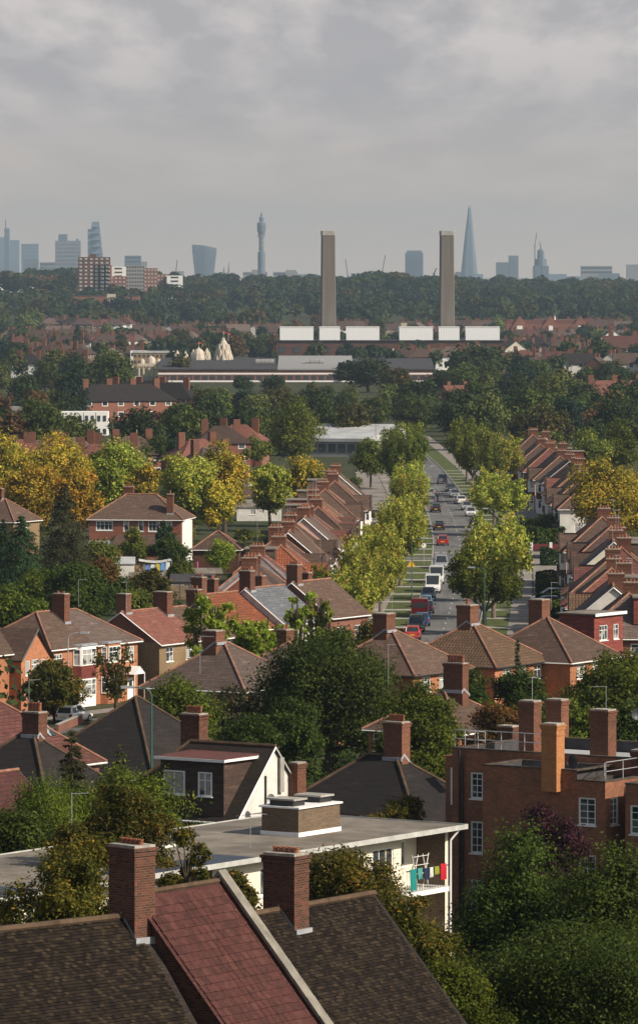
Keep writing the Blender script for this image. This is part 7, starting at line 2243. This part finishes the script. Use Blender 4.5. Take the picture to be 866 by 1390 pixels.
# spires
D = 9500
for px, yt in ((304.5, 361), (311, 354)):
    r = empty('church_spire', (wx(px, D), D, 0), 0, 'pointed church spire, %s' % ('shorter left one beside the flared tower' if px < 308 else 'taller right one beside the flared tower'), 'spire')
    m = MB(); m.lathe([(4, 0), (4, wz(371, D)), (2.2, wz(369, D)), (.2, wz(yt, D))], 8); m.build('steeple', M['conc_far'], r)
    m = MB(); m.box(-6, 6, -6, 6, 0, wz(374, D)); m.build('tower_base', M['conc_far'], r)
for a, b, y, lab, mt in ((288, 320, 370, 'long pale block under the church spires', 'conc_far'), (330, 363, 369, 'long pale block at the foot of the telecom tower', 'conc_far'), (342, 350, 366, 'raised centre of the pale block by the telecom tower', 'conc_far'), (371, 404, 369, 'stepped pale block right of the telecom tower', 'conc_far'), (388, 402, 366.5, 'upper step of the pale block right of the telecom tower', 'conc_far'),
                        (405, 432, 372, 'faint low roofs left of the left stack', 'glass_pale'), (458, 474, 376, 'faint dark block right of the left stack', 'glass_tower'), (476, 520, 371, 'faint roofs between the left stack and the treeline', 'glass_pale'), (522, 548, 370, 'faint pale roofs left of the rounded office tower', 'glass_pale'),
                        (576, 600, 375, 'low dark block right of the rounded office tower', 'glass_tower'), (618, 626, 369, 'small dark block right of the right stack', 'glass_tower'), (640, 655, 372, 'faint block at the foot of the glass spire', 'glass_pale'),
                        (655, 722, 378, 'long grey slab block with window rows right of the glass spire', 'conc_far'), (673, 690, 356, 'blue-grey office left half of a stepped pair', 'glass_tower'), (690, 703, 347, 'taller right half of the stepped office pair', 'glass_tower'),
                        (744, 768, 372, 'faint low block right of the round topped tower', 'glass_pale'), (768, 788, 375, 'faint pale roofs left of the broad pale block', 'glass_pale'), (788, 830, 361, 'broad pale block near the right edge of the skyline', 'conc_far'), (812, 840, 371, 'low grey block before the broad pale block', 'glass_tower'),
                        (850, 868, 359, 'pinkish pale tower at the right edge of the skyline', 'conc_far'), (840, 850, 378, 'low block at the right edge', 'glass_pale')):
    sky_block(a, b, y, lab, mt, 11000 + (a % 9) * 90, 30, 'city_block', 'city block', floors=2 if mt == 'conc_far' and b - a > 18 else 0)
r = sky_block(550, 574, 343, 'rounded square office tower between the stacks', 'glass_tower', 10800, vert=7, bm='glass_pale', top=[(552, 572, 340)])
# glass spire
D = 14500; cx = wx(637, D)
r = empty('glass_spire', (cx, D, 0), 0, 'very tall tapering glass spire with a splintered tip', 'tower')
rr = []
for y, a, b in ((400, 624, 649.5), (375, 625, 648.2), (330, 629.5, 643.5), (290, 634.3, 639.8), (282, 635.4, 638.8)):
    z = max(0, wz(y, D)); xa_, xb2 = wx(a, D) - cx, wx(b, D) - cx; d = (xb2 - xa_) * .5; ch = (xb2 - xa_) * .22
    rr.append([Vector((xa_, -d + ch, z)), Vector((xa_ + ch, -d, z)), Vector((xb2 - ch, -d, z)), Vector((xb2, -d + ch, z)), Vector((xb2, d - ch, z)), Vector((xb2 - ch, d, z)), Vector((xa_ + ch, d, z)), Vector((xa_, d - ch, z))])
m = MB(); loft(m, rr[::-1]); m.build('shaft', M['glass_tower'], r)
for a, y in ((635.3, 277), (636.6, 279), (638.2, 275.5)):
    m = MB(); x = wx(a, D) - cx; m.face([(x - 1.6, -4, wz(290, D)), (x + 1.6, -4, wz(290, D)), (x, -1, wz(y, D))]); m.face([(x + 1.6, -2, wz(290, D)), (x - 1.6, -2, wz(290, D)), (x, -1, wz(y, D))]); m.build('shard_tip', M['glass_tower'], r)
for u in (.25, .5, .75):
    m = MB()
    for p_, q_ in zip(rr, rr[1:]): m.tube(p_[1].lerp(p_[2], u) - Vector((0, .5, 0)), q_[1].lerp(q_[2], u) - Vector((0, .5, 0)), .9, n=4)
    m.build('fin', M['glass_pale'], r)
# stepped tower with rounded top and cranes
r = sky_block(723, 744, 361, 'stepped tower under construction with a narrow upper drum', 'glass_tower', 10800)
k_ = 10800 / F
m = MB(); m.lathe([(8.5 * k_, wz(361, 10800)), (8.2 * k_, wz(352, 10800)), (5 * k_, wz(351, 10800)), (4.6 * k_, wz(340, 10800)), (1.2 * k_, wz(338, 10800)), (.3 * k_, wz(332, 10800))], 14); m.build('drum', M['glass_tower'], r)
for px, D, yt, jx, jy, lab in ((725.5, 10500, 334, 728, 316, 'tallest tower crane beside the stepped tower'), (735, 10400, 345, 732, 328, 'second tower crane leaning left at the stepped tower'), (472, 9500, 375, 469, 352, 'faint crane right of the left stack'), (518, 9500, 372, 523, 346, 'faint crane left of the rounded office tower'), (589, 6500, 372, 592, 364, 'dark crane just left of the right stack'), (239, 9000, 370, 241, 353, 'faint crane left of the flared tower')):
    r = empty('tower_crane', (wx(px, D), D, 0), 0, lab, 'crane')
    m = MB(); m.tube((0, 0, 0), (0, 0, wz(yt, D)), .9, n=4); m.build('mast', M['dark_metal'], r)
    m = MB(); x1 = wx(jx, D) - wx(px, D); m.tube((0, 0, wz(yt, D)), (x1, 0, wz(jy, D)), .7, n=4); m.tube((0, 0, wz(yt, D)), (-x1 * .5, 0, wz(yt, D) + 1), 1.0, n=4); m.build('jib', M['dark_metal'], r)

# ------------------------------------------------------------------ middle-distance trees, each a thing
FP = {}
def mid_tree(x, y, h, r, lm, kind, label, group, detail=1):
    key = (kind, lm, detail, rf_.randrange(2))
    if key not in FP:
        n, lf = ((5200, .36) if detail == 1 else (2200, .55))
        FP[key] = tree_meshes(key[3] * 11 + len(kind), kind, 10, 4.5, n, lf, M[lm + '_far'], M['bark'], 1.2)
    return plant_tree('broadleaf_tree' if kind != 'conifer' else 'conifer_tree', x, y, h, r, FP[key], (4.5, 10), label, 'tree', group)


avoid = []          # (px0,px1,D0,D1) kept free of crowns so that what stands behind shows
avoid += [(60, 160, 1080, 1305), (415, 528, 1040, 1150), (0, 34, 1150, 1340), (125, 240, 1080, 1440)]
avoid += [(225, 330, 1500, 2010), (600, 640, 1380, 1560),  (805, 866, 1330, 1480), (375, 690, 2290, 2650), (600, 640, 1380, 1560), (680, 760, 900, 1065)]
def free(px, D): return not any(a < px < b and c < D < d for a, b, c, d in avoid)


bands = [(1075, 1250, 34, 9, 12.5, 'just beyond the houses'), (1250, 1480, 44, 9, 13, 'in the near belt of woods'), (1480, 1800, 46, 9, 14, 'in the belt of woods before the temple'), (1800, 2300, 40, 9, 14, 'around the temple'), (2300, 3000, 56, 8, 13, 'among the far suburban roofs'), (3000, 3600, 50, 9, 14, 'at the foot of the wooded ridge')]
KD = ['round', 'round', 'round', 'tall', 'loose', 'bush']
LM = ['l_dark', 'l_dark', 'l_dark', 'l_dark', 'l_mid', 'l_mid', 'l_mid', 'l_olive', 'l_olive', 'l_pale', 'l_rust', 'l_conifer', 'l_dark']
LN = {'l_dark': 'dark green', 'l_mid': 'mid green', 'l_olive': 'olive', 'l_pale': 'pale green', 'l_rust': 'rust-brown', 'l_conifer': 'blackish green'}
for D0_, D1_, n, h0, h1, where in bands:
    for k in range(n):
        for tr_ in range(12):
            u = (k + rf_.random()) / n
            px = -20 + 906 * ((k * 0.618 + rf_.uniform(0, .03)) % 1.0); D = rf_.uniform(D0_, D1_)
            if free(px, D): break
        else: continue
        lm = rf_.choice(LM); kd = rf_.choice(KD)
        x = wx(px, D); road = cxl(min(D, 1290))
        if D < 1300 and abs(x - road) < 9: continue
        h = rf_.uniform(h0, h1)
        if 160 < px < 600 and 1300 < D < 2280:
            h = min(h, 38 - (rf_.uniform(516, 535) - (0 if D < 1980 else 14) - 380) * D / F)
            if h < 3.2: continue
        r = h * rf_.uniform(.36, .52)
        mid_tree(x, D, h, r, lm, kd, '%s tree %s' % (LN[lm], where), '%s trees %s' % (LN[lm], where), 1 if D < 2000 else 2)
# trees closing the end of the street and named ones
for px, yt, w, D, lm, kd, lab in ((630, 530, 80, 1230, 'l_dark', 'round', 'large dark tree closing the end of the street'), (560, 540, 70, 1330, 'l_dark', 'round', 'dark tree behind the tall street trees'), (700, 525, 100, 1350, 'l_dark', 'round', 'broad dark tree above the far right-hand row'),
                                 (770, 535, 80, 1300, 'l_dark', 'round', 'dark tree above the far right-hand row ridge'), (455, 555, 60, 1350, 'l_dark', 'round', 'dark tree above the pale hall roof'), (655, 470, 90, 1900, 'l_dark', 'round', 'huge dark tree below the rightmost white box'),
                                 (500, 487, 80, 1790, 'l_dark', 'round', 'dark tree breaking the brick bands of the long building'), (540, 500, 50, 1700, 'l_olive', 'round', 'olive tree beside the long banded building'), (330, 510, 30, 1780, 'l_dark', 'round', 'round dark tree before the long building, left'), (372, 508, 40, 1770, 'l_dark', 'round', 'round dark tree before the long building, middle'),
                                 (310, 532, 60, 1500, 'l_lime', 'round', 'yellowing tree in front of the long building'), (45, 540, 60, 1440, 'l_dark', 'tall', 'dark tree left of the white terrace'), (95, 565, 36, 1400, 'l_rust', 'round', 'brownish tree in front of the white terrace'), (215, 560, 44, 1300, 'l_rust', 'round', 'orange-brown tree behind the golden trees'),
                                 (760, 500, 70, 1650, 'l_olive', 'round', 'large olive tree at the right'), (820, 470, 80, 2100, 'l_dark', 'tall', 'tall dark tree at the right below the white hall'), (105, 440, 26, 2600, 'l_conifer', 'conifer', 'tall dark conifer in the left suburb'), (455, 375, 24, 4700, 'l_dark', 'round', 'dark tree on the skyline beside the telecom tower'),
                                 (20, 465, 60, 2350, 'l_dark', 'round', 'dark tree mass at the left edge of the suburb'), (600, 500, 60, 1750, 'l_dark', 'round', 'dark tree right of the banded building')):
    s = F / D; x = wx(px, D); g = gz(x, D); mid_tree(x, D, wz(yt, D) - g, w / 2 / s, lm, kd, lab, None, 1)
# wooded ridge: one far mass
rng = np.random.default_rng(12)
def wood(name, n, D0_, D1_, px0, px1, mats, hr, seed, leaf, per, mat):
    rng = np.random.default_rng(seed)
    Ps, Ds, Ts = [], [], []
    for k in range(n):
        D = D0_ + (D1_ - D0_) * rng.random() ** .8; px = rng.uniform(px0, px1); x = wx(px, D)
        h = rng.uniform(*hr); r = h * rng.uniform(.40, .62); g = gz(x, D)
        d = unit(rng.normal(size=(per, 3)) + [0, -.2, .45])
        cl = unit(rng.normal(size=(9, 3)) + [0, 0, .3]); sub = rng.integers(0, 9, per)
        q = cl[sub] * .55 + d * .55
        p = np.array([x, D, g + h * .55]) + q * [r, r, h * .45]
        Ps.append(p); Ds.append(unit(q)); Ts.append(np.full(per, rng.uniform(.1, .95)) + rng.normal(size=per) * .1)
    P = np.concatenate(Ps); Dn = np.concatenate(Ds); T_ = np.concatenate(Ts)
    A, B = leaf_axes(rng, len(P), Dn, leaf, .8)
    return tag(link_mesh(name, quads_mesh(name, P, A, B, T_, mat)), kind='stuff')


wm = leaf_mat('ridge_wood_leaves', [(0, (.018, .034, .018)), (.35, (.030, .052, .024)), (.6, (.044, .068, .026)), (.85, (.060, .078, .020)), (.96, (.08, .068, .022)), (1, (.10, .06, .025))], .3, vary=0)
wood('ridge_woodland', 160, 3450, 5500, 906, 1260, None, (10, 17), 41, 1.6, 260, wm)
wood('ridge_woodland', 160, 3450, 5500, -400, -40, None, (10, 17), 42, 1.6, 260, wm)
for i_, (n_, a_, b_, c_, d_, lf_) in enumerate(((90, 300, 1000, 925, 1500, .30), (90, 300, 1000, -560, -60, .30), (140, 1000, 3450, 915, 1260, .8), (140, 1000, 3450, -400, -45, .8))):
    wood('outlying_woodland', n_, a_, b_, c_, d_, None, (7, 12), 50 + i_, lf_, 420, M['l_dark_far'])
wood('ridge_woodland', 620, 3450, 5200, -40, 906, None, (10, 17), 3, 1.5, 330, wm)
wood('ridge_woodland', 90, 5000, 5700, -40, 906, None, (12, 18), 5, 1.8, 260, wm)
wood('ridge_woodland', 26, 4300, 4700, 470, 610, None, (20, 25), 6, 1.6, 600, wm)
wood('ridge_woodland', 14, 4300, 4700, 350, 420, None, (16, 21), 7, 1.6, 600, wm)
wood('valley_woodland', 150, 1900, 3350, -30, 896, None, (6, 10), 9, 1.0, 260, wm)
# undergrowth between the near gardens
n = 0
wood('garden_undergrowth', 260, 500, 1060, -60, 540, None, (1.4, 3.2), 31, .26, 260, M['l_hedge']) if False else None
# ------------------------------------------------------------------ garden undergrowth (uncountable)
def undergrowth(name, n, box, avoidf, hr, seed, leaf, per, mat):
    rng = np.random.default_rng(seed)
    Ps, Ds, Ts = [], [], []
    c = 0
    while c < n:
        y = rng.uniform(box[2], box[3]); px = rng.uniform(box[0], box[1]); x = wx(px, y)
        c += 1
        if avoidf(x, y): continue
        h = rng.uniform(*hr); r = h * rng.uniform(.6, 1.1); g = gz(x, y)
        d = unit(rng.normal(size=(per, 3)) + [0, 0, .5])
        p = np.array([x, y, g + h * .35]) + d * rng.uniform(.7, 1.08, (per, 1)) * [r, r, h * .65]
        Ps.append(p); Ds.append(d); Ts.append(np.full(per, rng.uniform(.2, .9)) + rng.normal(size=per) * .15)
    P = np.concatenate(Ps); Dn = np.concatenate(Ds); T_ = np.concatenate(Ts)
    A, B = leaf_axes(rng, len(P), Dn, leaf, .6)
    return tag(link_mesh(name, quads_mesh(name, P, A, B, T_, mat)), kind='stuff')


HB = [(o.location.x, o.location.y) for o in bpy.data.objects if o.get('category') in ('house', 'garage', 'shed', 'car', 'van', 'block of flats')]
HB = np.array(HB)
def av(x, y):
    if np.min((HB[:, 0] - x) ** 2 + (HB[:, 1] - y) ** 2) < 46: return True
    if y > 500 and abs(x - cxl(y)) < 14.5: return True
    # side road corridor
    d = abs((x + 5.8) * math.sin(A60) - (y - 469) * math.cos(A60))
    if y < 500 and x < 14 and d < 8: return True
    return False


undergrowth('garden_shrubs', 520, (-60, 920, 285, 760), av, (.7, 2.2), 8, .17, 240, M['l_hedge'])
undergrowth('garden_shrubs', 160, (-60, 920, 480, 1060), av, (.8, 2.4), 18, .24, 200, M['l_mid'])

# ------------------------------------------------------------------ air
t = bpy.data.materials.new('thin_haze'); t.use_nodes = True
nt = t.node_tree; nt.nodes.clear()
out = nt.nodes.new('ShaderNodeOutputMaterial'); pv = nt.nodes.new('ShaderNodeVolumePrincipled')
pv.inputs['Color'].default_value = (.68, .84, 1.0, 1); pv.inputs['Density'].default_value = HAZE_D if 'HAZE_D' in globals() else 1.15e-4
pv.inputs['Anisotropy'].default_value = .5
nt.links.new(pv.outputs[0], out.inputs['Volume'])
mb = MB(); mb.box(-3300, 3300, -450, 17100, -3.5, 262)
hz = mb.build('haze', t); tag(hz, kind='stuff')

# ------------------------------------------------------------------ clouds above (they shade the far woods and the foreground)
def cloud_mesh(name, cx, cy, rx, ry, z, seed, thick=60, wob=1):
    rng = np.random.default_rng(seed)
    mb = MB(); n = 40
    ph = rng.uniform(0, 6.28, 8)
    rad = lambda a: 1 + wob * (.03 * math.sin(3 * a + ph[0]) + .025 * math.sin(5 * a + ph[1]) + .02 * math.sin(9 * a + ph[2]) + .03 * math.sin(17 * a + ph[3]))
    prof = [(1.0, 0), (.96, .35), (.8, .75), (.5, 1.0), (.2, 1.12), (.001, 1.15)]
    rings = [[(cx + rx * rad(a) * k, cy + ry * rad(a) * k, z + thick * h * (1 + .25 * math.sin(a * 4 + h * 3 + ph[5]))) for a in [2 * math.pi * i / n for i in range(n)]] for k, h in prof]
    low = [[(cx + rx * rad(a) * k, cy + ry * rad(a) * k, z - thick * .15 * h) for a in [2 * math.pi * i / n for i in range(n)]] for k, h in ((.9, .6), (.5, 1.0), (.001, 1.0))]
    allr = list(reversed(low)) + rings
    for a, b in zip(allr, allr[1:]):
        for k in range(n):
            j = (k + 1) % n; mb.face([a[k], a[j], b[j], b[k]])
    o = mb.build(name, cm_, smooth=True)
    return tag(o, kind='structure')


cm_ = bpy.data.materials.new('cloud'); cm_.use_nodes = True
nt = cm_.node_tree; nt.nodes.clear()
out = nt.nodes.new('ShaderNodeOutputMaterial'); df = nt.nodes.new('ShaderNodeBsdfDiffuse'); tl = nt.nodes.new('ShaderNodeBsdfTranslucent'); tp_ = nt.nodes.new('ShaderNodeBsdfTransparent')
df.inputs[0].default_value = (.85, .85, .86, 1); tl.inputs[0].default_value = (.8, .8, .82, 1)
m1 = nt.nodes.new('ShaderNodeMixShader'); m2 = nt.nodes.new('ShaderNodeMixShader'); m1.inputs[0].default_value = .6; m2.inputs[0].default_value = .10
nt.links.new(df.outputs[0], m1.inputs[1]); nt.links.new(tl.outputs[0], m1.inputs[2]); nt.links.new(m1.outputs[0], m2.inputs[1]); nt.links.new(tp_.outputs[0], m2.inputs[2]); nt.links.new(m2.outputs[0], out.inputs[0])
CH = 900.0
OFF = SUN_AZ * (CH / math.tan(SUN_EL))
def cloud_over(cx, cy, rx, ry, seed, z=CH, wob=1):
    off = SUN_AZ * (z / math.tan(SUN_EL)); cloud_mesh('cloud', cx + off.x, cy + off.y, rx, ry, z, seed, 60, wob)


cloud_over(0, 6050, 3600, 4700, 2, wob=.35)                 # belt from the woods to the far ridge
cloud_over(-20, 0, 420, 242, 6)                  # foreground roofs

# ------------------------------------------------------------------ sky, sun, camera
w = bpy.data.worlds.new('World'); scene.world = w; w.use_nodes = True
nt = w.node_tree; N = nt.nodes; L_ = nt.links
bg = N['Background']; bg.inputs['Strength'].default_value = 1.0
sky = N.new('ShaderNodeTexSky'); sky.sky_type = 'NISHITA'; sky.sun_disc = False
sky.sun_elevation = SUN_EL; sky.sun_rotation = math.atan2(SUN_AZ.x, SUN_AZ.y)
sky.air_density = 1.2; sky.dust_density = 2.5
sb = N.new('ShaderNodeMix'); sb.data_type = 'RGBA'; sb.blend_type = 'MULTIPLY'; sb.inputs[0].default_value = 1; sb.inputs[7].default_value = (.075, .075, .075, 1)
L_.new(sky.outputs[0], sb.inputs[6])
tc = N.new('ShaderNodeTexCoord')
# cloud layer: project the view direction on a high flat deck so clouds flatten toward the horizon
sx = N.new('ShaderNodeSeparateXYZ'); L_.new(tc.outputs['Generated'], sx.inputs[0])
def mth(op, a, b=None):
    m = N.new('ShaderNodeMath'); m.operation = op
    for i, v in ((0, a), (1, b)):
        if v is None: continue
        if hasattr(v, 'links'): L_.new(v, m.inputs[i])
        else: m.inputs[i].default_value = v
    return m.outputs[0]


el = mth('MAXIMUM', sx.outputs[2], 0.0)
cv = N.new('ShaderNodeCombineXYZ')
den = mth('ADD', el, .010)
L_.new(mth('DIVIDE', sx.outputs[0], mth('ADD', el, .06)), cv.inputs[0]); L_.new(mth('MULTIPLY', mth('LOGARITHM', den, 2.718), 1.0), cv.inputs[1])
def nz(scale, det, rough, off):
    mp = N.new('ShaderNodeMapping'); mp.inputs['Location'].default_value = off; mp.inputs['Scale'].default_value = scale; L_.new(cv.outputs[0], mp.inputs[0])
    t_ = N.new('ShaderNodeTexNoise'); t_.inputs['Scale'].default_value = 1; t_.inputs['Detail'].default_value = det; t_.inputs['Roughness'].default_value = rough; t_.inputs['Distortion'].default_value = .05; L_.new(mp.outputs[0], t_.inputs[0]); return t_.outputs[0]


def mr(v, a, b, c, d):
    m = N.new('ShaderNodeMapRange'); L_.new(v, m.inputs[0])
    for i, q in enumerate((a, b, c, d)): m.inputs[i + 1].default_value = q
    return m.outputs[0]


def mixc(f, a, b):
    m = N.new('ShaderNodeMix'); m.data_type = 'RGBA'
    if hasattr(f, 'links'): L_.new(f, m.inputs[0])
    else: m.inputs[0].default_value = f
    for i, v in ((6, a), (7, b)):
        if hasattr(v, 'links'): L_.new(v, m.inputs[i])
        else: m.inputs[i].default_value = (*v, 1)
    return m.outputs[2]


n1 = nz((3.4, 4.2, 1), 9, .55, (3.1, 1.7, 0)); n2 = nz((4.0, 3.6, 1), 8, .58, (9.2, 4.3, 2)); n3 = nz((3.6, 8, 1), 7, .6, (1.2, 8.3, 5))
up = mr(sx.outputs[2], .002, .034, 0, 1)
cl = mixc(mr(n1, .40, .60, 0, 1), CLOUD_LO, CLOUD_HI)
wisp = mr(n2, .54, .66, 0, .55)
cl = mixc(wisp, cl, (.54, .485, .46))
low = mixc(mr(n3, .45, .65, 0, .6), HOR_A, HOR_B)
deck = mixc(up, low, cl)
cover = mr(nz((.5, .9, 1), 4, .5, (6, 2, 1)), .35, .55, .72, 1.0)
hi = mr(sx.outputs[2], .08, .30, 0, 1)
gap = mth('MULTIPLY', hi, .88)
deck = mixc(mr(sx.outputs[2], .024, .046, 0, .8), deck, mixc(mr(n2, .44, .60, 0, 1), (.395, .382, .395), (.64, .585, .56)))
fin = mixc(mth('SUBTRACT', 1.0, gap), sb.outputs[2], deck)
L_.new(fin, bg.inputs['Color'])

sd = bpy.data.lights.new('sun', 'SUN'); sd.energy = SUN_E; sd.angle = R(.55); sd.color = (1.0, .89, .74)
so = bpy.data.objects.new('sun', sd); col.objects.link(so)
to_sun = Vector((SUN_AZ.x * math.cos(SUN_EL), SUN_AZ.y * math.cos(SUN_EL), math.sin(SUN_EL)))
so.rotation_euler = to_sun.to_track_quat('Z', 'Y').to_euler(); so.location = (300, -100, 500)

cam = bpy.data.cameras.new('camera'); co = bpy.data.objects.new('camera', cam); col.objects.link(co)
co.location = (0, 0, EYE); co.rotation_euler = (R(90), 0, 0)
cam.sensor_fit = 'VERTICAL'; cam.sensor_height = 36; cam.lens = F / 1390 * 36
cam.shift_y = -315 / 1390
cam.clip_start = 1; cam.clip_end = 40000
scene.camera = co
vs = scene.view_settings; vs.view_transform = 'Standard'; vs.look = 'None'; vs.exposure = EXPO; vs.gamma = 1; vs.use_curve_mapping = False
scene.render.engine = 'CYCLES'
cy = scene.cycles
cy.max_bounces = 6; cy.diffuse_bounces = 3; cy.glossy_bounces = 2; cy.transmission_bounces = 3; cy.volume_bounces = 1; cy.transparent_max_bounces = 8
cy.caustics_reflective = False; cy.caustics_refractive = False
cy.use_denoising = True
try: cy.denoiser = 'OPENIMAGEDENOISE'; cy.denoising_input_passes = 'RGB_ALBEDO_NORMAL'
except Exception: pass
cy.sample_clamp_indirect = 6
scene.render.use_persistent_data = False
